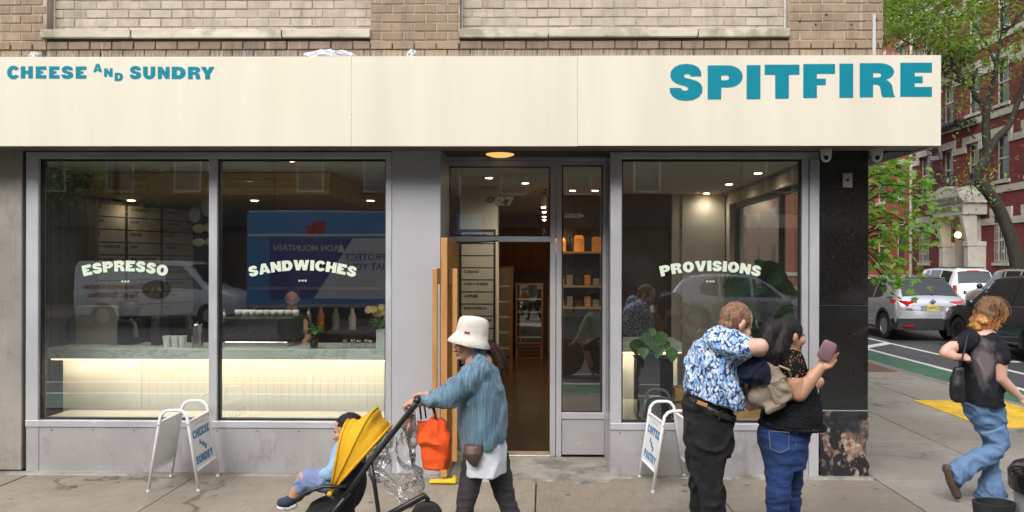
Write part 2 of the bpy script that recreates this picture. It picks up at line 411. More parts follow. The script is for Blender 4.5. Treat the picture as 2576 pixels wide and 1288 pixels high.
M_PANE3 = glass('side_glass', (.90, .94, .92), 1.2, dust=.006)
M_PRINT = mat('pale_green_vinyl', (.62, .70, .56), .5, var=.05, emit=None)
M_PRINT_OLD = mat('worn_pale_vinyl', (.20, .23, .17), .6, var=.5, vs=20)
def granite():
    t = NT('black_granite'); n = t.noise(120, 2, .6); n2 = t.noise(26, 5, .7)
    c = t.mix(t.ramp(n, [(.58, 0), (.68, .5)]), (.010, .0095, .009), (.085, .075, .06))
    c = t.mix(t.ramp(n2, [(.68, 0), (.73, .8)]), c, (.30, .28, .25))
    t.bsdf(c, t.ramp(t.noise(3, 4), [(.3, .05), (.7, .14)]), 0, None, .8); return t.m
M_GRANITE = granite()
def granite_rough():
    t = NT('spalled_granite'); n = t.noise(5.2, 8, .62, stretch=(1.5, 1, 1)); n2 = t.noise(19, 7, .7); n3 = t.noise(2.6, 3, .5)
    f = t.math('ADD', t.math('MULTIPLY', n, .75), t.math('MULTIPLY', n2, .25))
    c = t.mix(t.ramp(f, [(.49, 0), (.525, 1)]), (.022, .022, .024), t.mix(t.ramp(n2, [(.42, 0), (.6, 1)]), (.17, .06, .05), (.40, .34, .25)))
    c = t.mix(t.ramp(n3, [(.38, 1), (.5, 0)]), c, (.022, .022, .026))
    t.bsdf(c, t.ramp(f, [(.49, .25), (.53, .85)]), 0, t.bump(f, .7, .03), .4); return t.m
M_GRANITE_R = granite_rough()

XL, XR, XCORN = -7.2, fx(2186), fx(2223)
ZB, ZT = fz(1193), 2.93
bld = empty('corner_building', (-1.5, 7.2, 0), label='tan brick corner building with steel framed shop front, bricked-up windows above', cat='building')
# --- upper wall: mortar body, recesses, single bricks
YW = 6.86
rec = [(fx(115, YW), fx(930, YW)), (fx(1155, YW), fx(1983, YW))]
zs = fz(84, YW)
wall = MB()
edges = [XL, rec[0][0], rec[0][1], rec[1][0], rec[1][1], XCORN]
low = MB(); zlo = zs - .03
for i in range(5): low.box(edges[i] + .0, edges[i + 1], YW + .008, YW + .4, 2.93, zlo - .06 if i % 2 == 0 else zlo - .001)
for i in (0, 2, 4): wall.box(edges[i], edges[i + 1], YW + .006, YW + .4, zlo - .06, 4.75)
for i in (1, 3):
    wall.box(edges[i], edges[i + 1], YW + .106, YW + .4, zs - .03, 4.75)
wall_o = wall.build('brick_wall', M_MORTAR, bld)
low.build('stained_joints', mat('sooty_mortar', (.055, .045, .036), .9, var=.4, vs=3, bump=.4, bs=60), wall_o)
M_BRICK_SOOT = brick_mat('stained_brick', (.19, .148, .108), (.245, .192, .142), .6)
BH, BL = .0815, .2005; J = .011
def brick_mesh(L, H, D, key, n):
    out = []
    for q in range(n):
        rnd = random.Random(key * 17 + q); mb = MB(); e = .0035
        jx = lambda: rnd.uniform(-.0022, .0022)
        x0, x1, z0, z1 = 0, L, 0, H
        f = [(x0 + e + jx(), 0, z0 + e + jx()), (x1 - e + jx(), 0, z0 + e + jx()), (x1 - e + jx(), 0, z1 - e + jx()), (x0 + e + jx(), 0, z1 - e + jx())]
        m_ = [(x0 + jx(), e, z0 + jx()), (x1 + jx(), e, z0 + jx()), (x1 + jx(), e, z1 + jx()), (x0 + jx(), e, z1 + jx())]
        b = [(x0, D, z0), (x1, D, z0), (x1, D, z1), (x0, D, z1)]
        mb.loft([f, m_, b]); me = mb.mesh('brick'); mb.fix(me); out.append(me)
    return out
BMESH = {}
def bricks_in(x0, x1, yf, rows, m, offs, key):
    for r_i, z in rows:
        off = offs[r_i % 2] * BL; x = x0 - off; 
        while x < x1 - .02:
            a, b = max(x, x0), min(x + BL, x1); x += BL
            L = round(b - a - J, 3)
            if L < .02: continue
            k = (L, m.name)
            if k not in BMESH:
                ms = brick_mesh(L, BH - J, .05, len(BMESH) + key, 3 if abs(L - (BL - J)) < .002 else 1)
                for me in ms: me.materials.append(m)
                BMESH[k] = ms
            o = link('brick', random.choice(BMESH[k]), wall_o)
            o.location = (a + J / 2, yf + random.uniform(-.0025, .0025), z + J / 2)
            o.rotation_euler = (random.uniform(-.006, .006), random.uniform(-.004, .004), random.uniform(-.008, .008))
zr = [(i, fz(140, YW) - BH * .3 + (i - 1) * BH) for i in range(10)]
zr = [(i, z) for i, z in zr if z < 4.40]
XV = fx(-30, YW)
pier = [(XV, rec[0][0]), (rec[0][1], rec[1][0]), (rec[1][1], XCORN)]
for a, b in pier: bricks_in(a, b, YW, [(i, z) for i, z in zr], M_BRICK, (.0, .5), 3)
zlow = [(i, z) for i, z in zr if z + BH < zs - .02]
for a, b in rec: bricks_in(a, b, YW, zlow, M_BRICK_SOOT, (.0, .5), 5)
zhi0 = zs + .045 - BH * .4
zhi = [(i, zhi0 + i * BH) for i in range(9) if zhi0 + i * BH < 4.40]
for a, b in rec: bricks_in(a + .012, b - .012, YW + .10, zhi, M_BRICK_PALE, (.55, .05), 9)
# wall above the picture and round the corner: plain sheet of the same brickwork
t = NT('brickwork'); bt = t.n('TexBrick'); bt.inputs['Scale'].default_value = 1; bt.inputs['Brick Width'].default_value = BL; bt.inputs['Row Height'].default_value = BH; bt.inputs['Mortar Size'].default_value = .006
bt.inputs['Color1'].default_value = (.285, .215, .155, 1); bt.inputs['Color2'].default_value = (.36, .275, .2, 1); bt.inputs['Mortar'].default_value = (.36, .31, .26, 1)
t.l(t.co(rot=(R(90), 0, 0)), bt.inputs['Vector']); t.bsdf(bt.outputs[0], .85); M_BRICKWORK = t.m
upper = MB().box(XL, XCORN, YW + .005, 19, 4.752, 13).box(XCORN - .4, XCORN, YW + .402, 19, 2.93, 4.751)
upper.build('upper_wall', M_BRICKWORK, bld)
# stone sills, each stone its own piece
for row in ([(100, 326), (328, 706), (708, 930)], [(1153, 1378), (1380, 1755), (1757, 1988)]):
    for a, b in row:
        x0, x1 = fx(a, YW - .03), fx(b, YW - .03)
        MB().box(x0, x1 - .004, YW - .03 + random.uniform(-.004, .004), YW + .113, zs - .04 + random.uniform(-.003, .003), zs + .036).build('stone_sill', M_SILL, bld, bevel=.006)
# white caulk strips in the reveals and on the corner
M_CAULK = mat('caulk', (.62, .61, .58), .7, var=.15, vs=9)
for a in (rec[0][0] + .006, rec[1][0] + .006, rec[1][1] - .01):
    MB().box(a, a + .012, YW + .092, YW + .104, zs + .037, 4.74).build('caulk_strip', M_CAULK, bld)
MB().box(fx(2193, YW), fx(2201, YW), YW - .012, YW + .004, 3.6, fz(38, YW)).build('conduit', mat('grey_conduit', (.45, .46, .5), .5), bld, bevel=.003)
for px, py in ((2079, 37), (2052, 62), (2142, 62), (2012, 54), (2205, 50)):
    p = at(px, py, YW); MB().lathe([(.006, -.006), (.011, -.006), (.011, .002), (.006, .002)], p, 10, Matrix.Rotation(R(90), 3, 'X')).build('anchor_hole', M_RUBBER, bld)

# --- pillars
zt = 3.02
MB().box(XL, fx(57), YF - .012, YF + .3, .02, zt).build('steel_pillar', M_LEFT, bld, bevel=.008)
MB().box(fx(57) + .003, fx(65), YF + .05, YF + .3, 0, zt).build('shadow_gap', M_RUBBER, bld)
gp = MB().box(fx(986), fx(1108), YF - .004, YF + .66, 0, zt).build('grey_pillar', M_GREY, bld, bevel=.004)
gx0, gx1 = fx(2063), XR
pil = MB().box(gx0 + .01, gx1 - .02, YF + .012, YF + .42, .0, zt).build('granite_pillar', M_RUBBER, bld)
zj = [fz(1193), fz(1031), fz(764), 2.98]
MB().box(gx0, gx1 - .004, YF, YF + .44, zj[2] + .004, zj[3]).build('granite_slab', M_GRANITE, pil, bevel=.004)
MB().box(gx0, gx1 - .004, YF + .002, YF + .44, zj[1] + .014, zj[2] - .003).build('granite_slab', M_GRANITE, pil, bevel=.004)
MB().box(gx0 + .004, gx1 - .006, YF + .008, YF + .43, zj[1] + .002, zj[1] + .014).build('joint_strip', M_STEEL, pil)
# broken lower stone: chipped right edge
rnd = random.Random(3); prof_z = [0 + .012 + i * (zj[1] - .012) / 14 for i in range(15)]
rings = []
for i, z in enumerate(prof_z):
    e = gx1 + .018 - abs(rnd.gauss(0, .012)) - (.05 if 3 < i < 8 else 0) * rnd.random(); ft = YF - .018 + rnd.uniform(0, .008)
    rings.append([(gx0 + .004, ft, z), (e - .02, ft + rnd.uniform(0, .004), z), (e, ft + .025, z), (e + .004, YF + .44, z), (gx0 + .004, YF + .44, z)])
MB().loft(rings).build('broken_granite_base', M_GRANITE_R, pil)
pl = at(2132, 453, YF - .004)
plate = MB().box(pl.x - .042, pl.x + .042, YF - .01, YF - .003, pl.z - .066, pl.z + .066).build('cover_plate', mat('scratched_aluminium', (.42, .39, .37), .45, .7, var=.3, vs=20), bld, bevel=.002)
MB().lathe([(.004, -.003), (.013, -.003), (.013, .004), (.004, .004)], (pl.x, YF - .0105, pl.z), 14, Matrix.Rotation(R(90), 3, 'X')).build('hole', M_RUBBER, plate)
for sx in (-1, 1):
    for sz in (-1, 1): MB().ell((pl.x + sx * .034, YF - .0105, pl.z + sz * .057), .004, nu=8, nv=6).build('screw', M_RUBBER, plate)

# --- shop windows
def jbox(mb, a, b, c, d, y0=YF, y1=YF + .1):
    """frame bar from survey x a..b, y c..d"""
    return mb.box(fx(a), fx(b), y0, y1, fz(d), fz(c))
YG = YF + .055
def shop_window(xs, top, sill, panes, words):
    f = MB(); a, b = xs
    jbox(f, a, b, top, 399); jbox(f, a, b, 1063, 1080, YF - .006)
    for q in panes['bars']: jbox(f, q[0], q[1], 399.0, 1063.0, YF + (q[2] if len(q) > 2 else 0))
    fr = f.build('shop_window', M_STEEL, bld, bevel=.004)
    for p in panes['glass']:
        x0, x1, z0, z1 = fx(p[0]), fx(p[1]), fz(1062), fz(400)
        MB().box(x0 + .012, x1 - .012, YG, YG + .010, z0 + .012, z1 - .012).build('pane', M_PANE, fr)
        g = MB(); e = .014
        g.box(x0, x0 + e, YG - .02, YG + .03, z0, z1).box(x1 - e, x1, YG - .02, YG + .03, z0, z1).box(x0 + e, x1 - e, YG - .02, YG + .03, z0, z0 + e).box(x0 + e, x1 - e, YG - .02, YG + .03, z1 - e, z1)
        g.build('gasket', M_RUBBER, fr)
    for (txt, pcx, pcy, wpx, hpx, rpx) in words:
        c = at(pcx, pcy, YG); s = FPX / YG
        word_arc(txt, c.x, c.z, wpx / s, hpx / s, rpx / s, YG, M_PRINT, fr)
        for k in (-1, 0, 1):
            MB().lathe([(.0102, -.0008), (.0102, -.002)], (c.x + k * .0285, YG, at(pcx, pcy + 39, YG).z), 14, Matrix.Rotation(R(90), 3, 'X')).build('dot', M_PRINT, fr)
    return fr
shop_window((65, 985), 382, 1080, {'bars': [(65, 96), (525, 546), (970, 985)], 'glass': [(96, 525), (546, 970)]},
            [('ESPRESSO', 315, 669, 220, 27, 430), ('SANDWICHES', 761, 667, 276, 26, 520)])
shop_window((1536, 2060), 382, 1080, {'bars': [(1536, 1564), (2018, 2034), (2036, 2060, -.012)], 'glass': [(1564, 2018)]},
            [('PROVISIONS', 1787, 669, 254, 26, 560)])
for a, b in ((65, 985), (1536, 2062)): MB().box(fx(a), fx(b), YF + .02, YF + .14, fz(382) + .001, 2.99).build('head_panel', mat('grey_head_panel', (.25, .24, .225), .55, .3, var=.15, vs=2), bld)
# kick panels under the windows
for a, b in ((65, 98), (98, 985), (1536, 2036)):
    MB().box(fx(a) + .002, fx(b) - .002, YF + .004, YF + .1, .0, fz(1080) - .003).build('kick_panel', M_KICK, bld, bevel=.003)
MB().box(fx(2036), fx(2060), YF - .006, YF + .1, 0, fz(1080) - .003).build('corner_post', M_STEEL, bld, bevel=.003)
for k in range(9):
    for a, n_, b in ((130, 9, 960), (1560, 5, 2020)):
        if k < n_:
            MB().ell((fx(a + (b - a) * k / (n_ - 1)), YF + .003, fz(1088)), .006, .003, .006, 8, 6).build('rivet', M_RUBBER, bld)

# --- recessed entrance
YD = 7.46
def dx(px): return at(px, 665, YD).x
def dz(py): return at(1288, py, YD).z
ent = MB()
def db(a, b, c, d, y0=0, y1=.09): ent.box(dx(a), dx(b), YD + y0, YD + y1, dz(d), dz(c))
db(1108, 1128, 404, 1150); db(1384, 1398, 404, 1152); db(1399.5, 1413, 404, 1152, -.01)
db(1128, 1384, 404, 418); db(1128, 1384, 595, 608, -.012); db(1413, 1530, 400, 415); db(1413, 1530, 1037, 1053, -.008); db(1516, 1530, 415, 1037)
ent.box(dx(1108), dx(1530), YD - .02, YD + .1, dz(403), 2.99)
ent_o = ent.build('entrance_frame', M_STEEL, bld, bevel=.003)
MB().box(dx(1128) + .008, dx(1384) - .008, YD + .03, YD + .04, dz(594) + .006, dz(418) - .006).build('transom_pane', M_PANE2, ent_o)
MB().box(dx(1413) + .008, dx(1516) - .008, YD + .03, YD + .04, dz(1037) + .006, dz(415) - .006).build('sidelight_pane', M_PANE2, ent_o)
for (a, b, c, d) in ((1128, 1384, 418, 594.5), (1413, 1516, 415, 1037)):
    g = MB(); x0, x1, z0, z1 = dx(a), dx(b), dz(d), dz(c); e = .011
    g.box(x0, x0 + e, YD + .014, YD + .06, z0, z1).box(x1 - e, x1, YD + .014, YD + .06, z0, z1).box(x0 + e, x1 - e, YD + .014, YD + .06, z0, z0 + e).box(x0 + e, x1 - e, YD + .014, YD + .06, z1 - e, z1)
    g.build('gasket', M_RUBBER, ent_o)
MB().box(dx(1413) + .004, dx(1521), YD + .004, YD + .09, .03, dz(1053) - .003).build('kick_panel', M_KICK, ent_o, bevel=.003)
for ch, a, b in (('2', 1246, 1268.5), ('7', 1269.5, 1291)):
    letter_box(ch, dx(a), dx(b), dz(517), dz(493.5), YD + .03, M_PRINT, ent_o, .002)
letter_box('9', dx(1222), dx(1244), dz(517), dz(493.5), YD + .03, M_PRINT_OLD, ent_o, .002)
# angled return between sidelight and the right window
x0, x1 = dx(1521), fx(1536)
MB().hexa([(x0, YD + .09, .0), (x1 + .06, YD + .09, 0), (x1 + .06, YF + .005, 0), (x1, YF + .005, 0), (x0, YD + .09, fz(1066)), (x1 + .06, YD + .09, fz(1066)), (x1 + .06, YF + .005, fz(1066)), (x1, YF + .005, fz(1066))]).build('return_panel', M_KICK, bld)
MB().hexa([(x0 + .012, YD + .08, fz(1066)), (x1 + .04, YD + .08, fz(1066)), (x1 + .04, YF + .02, fz(1066)), (x1 + .004, YF + .02, fz(1066)), (x0 + .012, YD + .08, 2.99), (x1 + .04, YD + .08, 2.99), (x1 + .04, YF + .02, 2.99), (x1 + .004, YF + .02, 2.99)]).build('return_glass', mat('black_glass', (.012, .016, .015), .08, var=.1), bld)
MB().box(fx(1108), dx(1130), YF + .3, YD + .09, 2.9, 3.0).build('head_return', M_STEEL, bld)
# threshold, entrance slab
MB().box(dx(1128), dx(1384), YD - .03, YD + .14, .012, .03).build('threshold', mat('worn_aluminium', (.55, .55, .55), .35, .9, var=.2, vs=12), bld, bevel=.004)
# soffit under the sign over door and windows, with a round lamp
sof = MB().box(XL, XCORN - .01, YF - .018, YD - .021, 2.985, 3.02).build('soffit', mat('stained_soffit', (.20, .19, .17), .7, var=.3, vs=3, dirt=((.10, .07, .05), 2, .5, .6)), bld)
pl = at(1258, 397, 7.1)
lampb = MB().lathe([(.165, 0), (.175, -.02), (.15, -.035)], (pl.x, 7.1, 2.985), 28).build('lamp_ring', mat('bronze_ring', (.06, .05, .04), .4, .6), bld, smooth=True, angle=40)
MB().lathe([(.148, -.033), (.13, -.06), (.08, -.078), (.01, -.083)], (pl.x, 7.1, 2.985), 28).build('lamp_glass', lamp_mat('amber_lamp_glass', (1, .55, .16), .55), lampb, smooth=True)

# --- wooden entrance door, swung out square to the front
def wood(name, c1, c2, scale=9, rough=.45, axis=(6, 6, .5), coat=.15):
    t = NT(name); v = t.co(scale=axis); n = t.noise(scale * .35, 5, .6, v); n2 = t.noise(scale * 2.2, 4, .7, v)
    f = t.math('ADD', t.math('MULTIPLY', n, .65), t.math('MULTIPLY', n2, .35))
    c = t.ramp(f, [(.32, c1), (.5, [(a + b) / 2 for a, b in zip(c1, c2)]), (.68, c2)])
    t.bsdf(c, t.math('ADD', t.math('MULTIPLY', n2, .2), rough - .1), 0, t.bump(f, .12, .004), .4, Coat_Weight=coat); return t.m
M_OAK = wood('honey_oak', (.36, .17, .05), (.56, .30, .11))
M_OAK_D = wood('walnut_block', (.10, .045, .02), (.17, .08, .035))
xd = at(1117, 900, 6.56).x; yd0, yd1 = 6.55, YD - .004
zb, ztp = .06, at(1117, 598, 6.55).z
door = MB().box(xd - .028, xd + .028, yd0, yd1, zb, ztp).build('door', M_OAK, bld, bevel=.004)
for s in (-1, 1):
    hb = MB().box(xd + s * .088 - .021, xd + s * .088 + .021, yd0 + .05, yd0 + .09, at(1117, 1165, 6.55).z, at(1117, 676, 6.55).z).build('handle_bar', M_OAK, door, bevel=.004)
    for zc in (at(1117, 695, 6.55).z, at(1117, 1100, 6.55).z):
        MB().box(xd + s * .0282, xd + s * .0672, yd0 + .053, yd0 + .087, zc - .07, zc + .07).build('handle_block', M_OAK_D, hb, bevel=.002)
wedge = MB().prism([(xd - .12, .012), (xd + .11, .012), (xd + .11, .05), (xd + .085, .075), (xd + .07, .04), (xd - .06, .032), (xd - .12, .03)], yd0 - .03, yd0 + .045).build('door_wedge', mat('yellow_plastic', (.72, .50, .02), .5, var=.08), None, bevel=.004)
tag(wedge, 'yellow plastic wedge holding the wooden door open', 'door wedge')
# door closer arm
MB().tube([(xd + .03, 7.2, dz(612)), (xd + .25, 7.36, dz(610)), (xd + .42, 7.44, dz(606))], .008, 6).build('closer_arm', M_RUBBER, door)

# --- fascia sign box that wraps the corner
YS = 6.41
sign = empty('shop_sign', (-1.5, YS, 2.9), label='long cream fascia sign with teal lettering wrapping the corner above the windows', cat='sign')
t = NT('cream_sign_panel'); n = t.noise(1.2, 4, .6, stretch=(2.2, 1, .25)); n2 = t.noise(70, 2, .7); n3 = t.noise(.8, 4, .5)
c = t.mix(1, (.685, .638, .53), t.ramp(n, [(.3, .90), (.72, 1.03)]), 'MULTIPLY'); c = t.mix(t.ramp(n3, [(.45, 0), (.75, .4)]), c, (.635, .59, .45))
c = t.mix(t.ramp(n2, [(.70, 0), (.78, .6)]), c, (.86, .84, .76))
t.bsdf(c, .42, 0, t.bump(t.noise(.9, 2), .12, .02), .4); M_CREAM = t.m
XS1 = at(2367, 250, YS).x; zS0, zS1 = at(1288, 367.5, YS).z, at(1288, 141.5, YS).z
seams = [XL, at(884, 250, YS).x, at(1453, 250, YS).x, XS1]
for i in range(3):
    e = .0009
    MB().box(seams[i] + e * (i > 0), seams[i + 1] - e * (i < 2), YS, YS + .02, zS0 + (0, 0, .004)[i], zS1 + .002 * i).build('sign_panel', M_CREAM, sign)
for px in (884, 1453):
    for py in (230, 288, 345):
        p = at(px, py, YS); MB().box(p.x - .006, p.x + .006, YS - .0015, YS + .003, p.z - .0025, p.z + .0025).build('seam_tab', M_SILL, sign)
MB().box(XS1 - .022, XS1 - .002, YS + .0205, 10.5, zS0 + .004, zS1 - .001).build('side_panel', M_CREAM, sign)
MB().box(XL, XS1 - .024, YS + .0205, YF - .02, zS1 - .035, zS1 - .012).build('top_cover', M_CREAM, sign)
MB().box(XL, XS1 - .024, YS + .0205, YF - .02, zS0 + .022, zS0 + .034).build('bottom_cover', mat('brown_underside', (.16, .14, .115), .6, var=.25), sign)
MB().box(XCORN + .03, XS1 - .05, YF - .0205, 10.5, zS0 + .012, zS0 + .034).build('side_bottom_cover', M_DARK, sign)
M_TEAL = mat('teal_vinyl', (.0, .20, .272), .6, var=.05, vs=9, spec=.2)
for ch, a, b, c_, d_ in (('S', 1684, 1767.5, 162, 252.5), ('P', 1780, 1868.5, 164.5, 250.2), ('I', 1878, 1913, 163.8, 249.5), ('T', 1923.4, 2011, 162.6, 248.2), ('F', 2020.4, 2100.6, 161, 246.8),
                         ('I', 2111.4, 2146.3, 160.2, 246), ('R', 2162.4, 2252.4, 158.9, 244.8), ('E', 2264.5, 2344.4, 157.8, 243.5),
                         ('C', 18, 48, 166, 199), ('H', 52.5, 83, 166.8, 197.5), ('E', 90, 117, 167, 197.7), ('E', 123.4, 150, 167, 197.7), ('S', 154.5, 184.5, 166.5, 198.5), ('E', 190.5, 217.7, 167.2, 198),
                         ('A', 234.6, 257.6, 161, 182), ('N', 262, 283.6, 172, 193.6), ('D', 288.6, 309.7, 183, 204), ('S', 326.6, 355.5, 166.5, 199), ('U', 360, 391, 167.5, 199), ('N', 397, 427, 168, 198.8), ('D', 432, 467.6, 168, 199), ('R', 473, 505.5, 168, 199.5), ('Y', 505, 540, 168.2, 199.8)):
    p0, p1 = at(a, d_, YS), at(b, c_, YS); letter_box(ch, p0.x, p1.x, p0.z, p1.z, YS, M_TEAL, sign, .002)
# bird spikes along the sign's top: nobody would count them
rnd = random.Random(5); sp = MB(); x = XL + 2
M_SPIKE = mat('dull_spike_wire', (.40, .35, .30), .5, .1, var=.3)
while x < XS1 - .02:
    for k in range(3):
        y = YS + .03 + rnd.random() * .10; h = rnd.uniform(.05, .115); dxx = rnd.gauss(0, .014); r_ = .0023
        z0 = zS1 - .012; sp.add([(x - r_, y, z0), (x + r_, y, z0), (x, y + 2 * r_, z0), (x + dxx, y, z0 + h)], [(0, 1, 3), (1, 2, 3), (2, 0, 3)])
    x += .019
sp.box(XL + 2, XS1 - .03, YS + .06, YS + .09, zS1 - .0118, zS1 - .004)
tag(sp.build('bird_spikes', M_SPIKE, sign), kind='stuff')
# litter caught on the spikes
M_BAG = mat('crumpled_plastic_bag', (.62, .62, .66), .3, var=.2, vs=30, bump=.8, bs=30)
for px, wd, hh, lab in ((828, .22, .05, 'crumpled clear plastic bag caught on the bird spikes, largest scrap on the sign'), (90, .045, .04, 'small white paper scrap on the spikes near the left end of the sign'), (1036, .045, .05, 'small brown and white scrap on the spikes above the sign middle')):
    p = at(px, 140, YS + .08); mb = MB(); mb.ell((p.x, YS + .08, zS1 + hh * .5), wd, .05, hh, 24, 14)
    rr = random.Random(px); mb.v = [(a + rr.uniform(-.5, .5) * wd * .12, b + rr.uniform(-.01, .01), c + rr.uniform(-.35, .25) * hh) for a, b, c in mb.v]
    tag(mb.build('litter_scrap', M_BAG, None), lab, 'litter')
# security cameras under the sign
M_WHITEP = mat('white_plastic', (.70, .70, .69), .4, var=.05)
for px, lab in ((2078, 'white dome security camera with black lens, over the granite pillar'), (2206, 'white dome security camera hanging past the pillar at the corner')):
    p = at(px, 392, 6.72); e = empty('security_camera', (p.x, 6.72, 2.93), label=lab, cat='security camera', group='security cameras under the sign')
    MB().lathe([(.047, 0), (.05, -.005), (.05, -.055), (.044, -.06)], (p.x, 6.72, 2.932), 20).build('mount', M_WHITEP, e, smooth=True, angle=40)
    b = MB().ell((p.x, 6.72, 2.862), .047, .047, .058, 20, 12).build('housing', M_WHITEP, e, smooth=True)
    MB().ell((p.x - .012, 6.682, 2.84), .022, .014, .022, 14, 8).build('lens', M_RUBBER, b, smooth=True)
# ---------------------------------------------------------------- inside the shop
M_FLOOR = mat('dark_brown_floor', (.030, .020, .014), .22, var=.25, vs=3, stretch=(3, .4, 1))
M_CEIL = mat('off_white_plaster', (.60, .59, .55), .85, var=.05)
M_BEIGE = mat('beige_plaster', (.50, .475, .43), .85, var=.06)
M_BROWN = mat('dark_brown_panel', (.050, .028, .018), .5, var=.2)
M_WOODW = wood('orange_veneer', (.33, .12, .025), (.50, .21, .055), 6, .5)
M_PINE = wood('pine_boards', (.42, .26, .10), (.62, .42, .19), 8, .55, (.5, 6, 6))
M_GREENB = mat('grey_green_boards', (.085, .09, .08), .6, var=.15)
M_BLACK = mat('matt_black', (.012, .012, .013), .55, var=.2)
M_WHITEB = mat('white_counter_board', (.74, .715, .64), .5, var=.03)
ZC = 2.95
def st(o): o['kind'] = 'structure'; return o
st(box('interior_floor', M_FLOOR, -5.6, 2.7, YF + .1, 17, -.05, .012))
st(box('ceiling', M_CEIL, -5.6, 2.7, YD + .1, 17, ZC, ZC + .1))
st(MB().box(-5.55, -5.4, YF + .11, 17, .012, ZC).build('interior_wall_left', M_GREENB))
wl = bpy.data.objects['interior_wall_left']
for k in range(14): box('board', M_GREENB, -5.4, -5.388, 7.1 + k * .16, 7.1 + k * .16 + .148, .5, ZC - .01, wl)
st(box('interior_wall_back', M_WOODW, -2.0, 2.05, 16.2, 16.4, .012, ZC))
st(box('interior_wall_bar', M_BLACK, -5.4, -2.0, 12.0, 12.2, .012, ZC))
st(box('interior_wall_passage', M_BROWN, -2.2, -2.05, 12.2, 16.2, .012, ZC))
st(MB().box(2.05, 2.68, 11.3, 11.5, .012, ZC).box(1.9, 2.05, 11.32, 16.2, .012, ZC).build('interior_wall_right', M_BEIGE))
st(box('partition_wall', M_BROWN, 1.14, 1.9, 11.35, 11.5, .012, ZC))
# side wall towards the cross street with a window band
sw = MB().box(2.70, XR - .01, YF + .45, 11.6, .0, .48).box(2.70, XR - .01, YF + .45, 11.6, 2.78, 3.0).box(2.70, XR - .01, YF + .45, 7.34, .48, 2.78).box(2.70, XR - .01, 11.1, 11.6, .48, 2.78).box(2.72, XR - .01, 11.6, 19, 0, 3.0)
sw.build('side_wall', M_BEIGE, bld)
fr = MB(); X0, X1 = 2.78, 2.84
for y0, y1 in ((7.34, 7.40), (8.98, 9.04), (11.04, 11.10)): fr.box(X0, X1, y0, y1, .48, 2.78)
for z0, z1 in ((.48, .54), (2.72, 2.78)):
    for y0, y1 in ((7.40, 8.98), (9.04, 11.04)): fr.box(X0, X1, y0, y1, z0, z1)
sfr = fr.build('side_window', M_BLACK, bld)
for y0, y1 in ((7.40, 8.98), (9.04, 11.04)): MB().box(2.805, 2.813, y0, y1, .54, 2.72).build('pane', M_PANE3, sfr)
# pine soffit over the bar
zso = 2.70
so = MB()
for k in range(3):
    h = (ZC - zso) / 3; so.box(at(220, 450, 8.6).x - .3, -2.44, 8.6, 8.63, zso + k * h + .002, zso + (k + 1) * h - .002)
so = MB().box(-5.38, -2.47, 8.632, 11.9, zso + .004, zso + .05).build('bar_soffit', M_PINE, None); tag(so, 'pine boarded soffit hanging over the coffee bar behind the left windows', 'soffit')
for k in range(3):
    h = (ZC - .012 - zso) / 3
    MB().box(-5.18, -2.44, 8.6, 8.63, zso + k * h + .002, zso + (k + 1) * h - .002).build('plank', M_PINE, so)
    MB().box(-2.468, -2.44, 8.632, 11.9, zso + k * h + .002, zso + (k + 1) * h - .002).build('plank', M_PINE, so)
for k in range(22): MB().box(-5.18, -2.47, 8.64 + k * .148, 8.64 + k * .148 + .142, zso - .012, zso + .003).build('plank', M_PINE, so)

# window ledges
box('window_ledge', mat('white_ledge', (.62, .62, .57), .45, var=.04), fx(65), fx(985), YF + .1, 7.48, .38, .44, bld)
box('window_ledge', MATS['white_ledge'], fx(1564), 2.70, YF + .1, 8.24, .38, .44, bld)

# lit counters
def marble():
    t = NT('pale_marble'); n = t.noise(2.2, 8, .65, stretch=(1, 1, 2)); v = t.ramp(n, [(.46, 0), (.495, 1), (.53, 0)])
    t.bsdf(t.mix(t.math('MULTIPLY', v, .5), (.58, .66, .62), (.22, .25, .25)), .2); return t.m
M_MARBLE = marble()
def counter(x0, x1, y, zt_, plain_to, lab):
    c = empty('counter', ((x0 + x1) / 2, y, .012), label=lab, cat='counter')
    MB().box(x0, x1, y, y + .65, zt_ - .105, zt_).build('marble_top', M_MARBLE, c, bevel=.004)
    pz = zt_ - .106
    if plain_to: MB().box(x0 + .05, plain_to, y + .20, y + .235, .012, pz).build('front_panel', mat('smooth_white_panel', (.76, .745, .69), .45, var=.02), c)
    x = plain_to or x0 + .03; k = 0
    while x < x1 - .02:
        e = min(x + .0795, x1); MB().box(x + .0018, e, y + .21, y + .235, .012, pz).build('front_board', M_WHITEB, c); x += .0795
    MB().box(x0 + .05, x1 - .02, y + .236, y + .62, .012, pz - .005).build('carcass', M_BLACK, c)
    MB().box(x0 + .03, x1, y + .045, y + .065, pz - .012, pz).build('light_strip', lamp_mat('warm_strip', (1, .58, .2), 5), c)
    ld = bpy.data.lights.new('strip', 'AREA'); ld.shape = 'RECTANGLE'; ld.size = x1 - x0 - .1; ld.size_y = .02; ld.energy = 1.6 * (x1 - x0); ld.color = (1, .84, .64)
    lo = bpy.data.objects.new('strip_light', ld); COL.objects.link(lo); lo.location = ((x0 + x1) / 2, y + .055, pz - .016); lo.rotation_euler = (R(32), 0, 0); lo.parent = c; lo.matrix_parent_inverse = WM[c.name].inverted()
    return c
yc = 7.46
ztop = at(500, 878, yc).z
counter(at(114, 880, yc).x, fx(985) - .02, yc, ztop, at(340, 900, yc + .085).x, 'white coffee counter with marble top and warm light strip, behind the left windows')
yc2 = 8.3
counter(at(1540, 870, yc2).x, at(1716, 870, yc2).x, yc2, at(1640, 862, yc2).z, None, 'short white counter with warm light strip behind the right window')

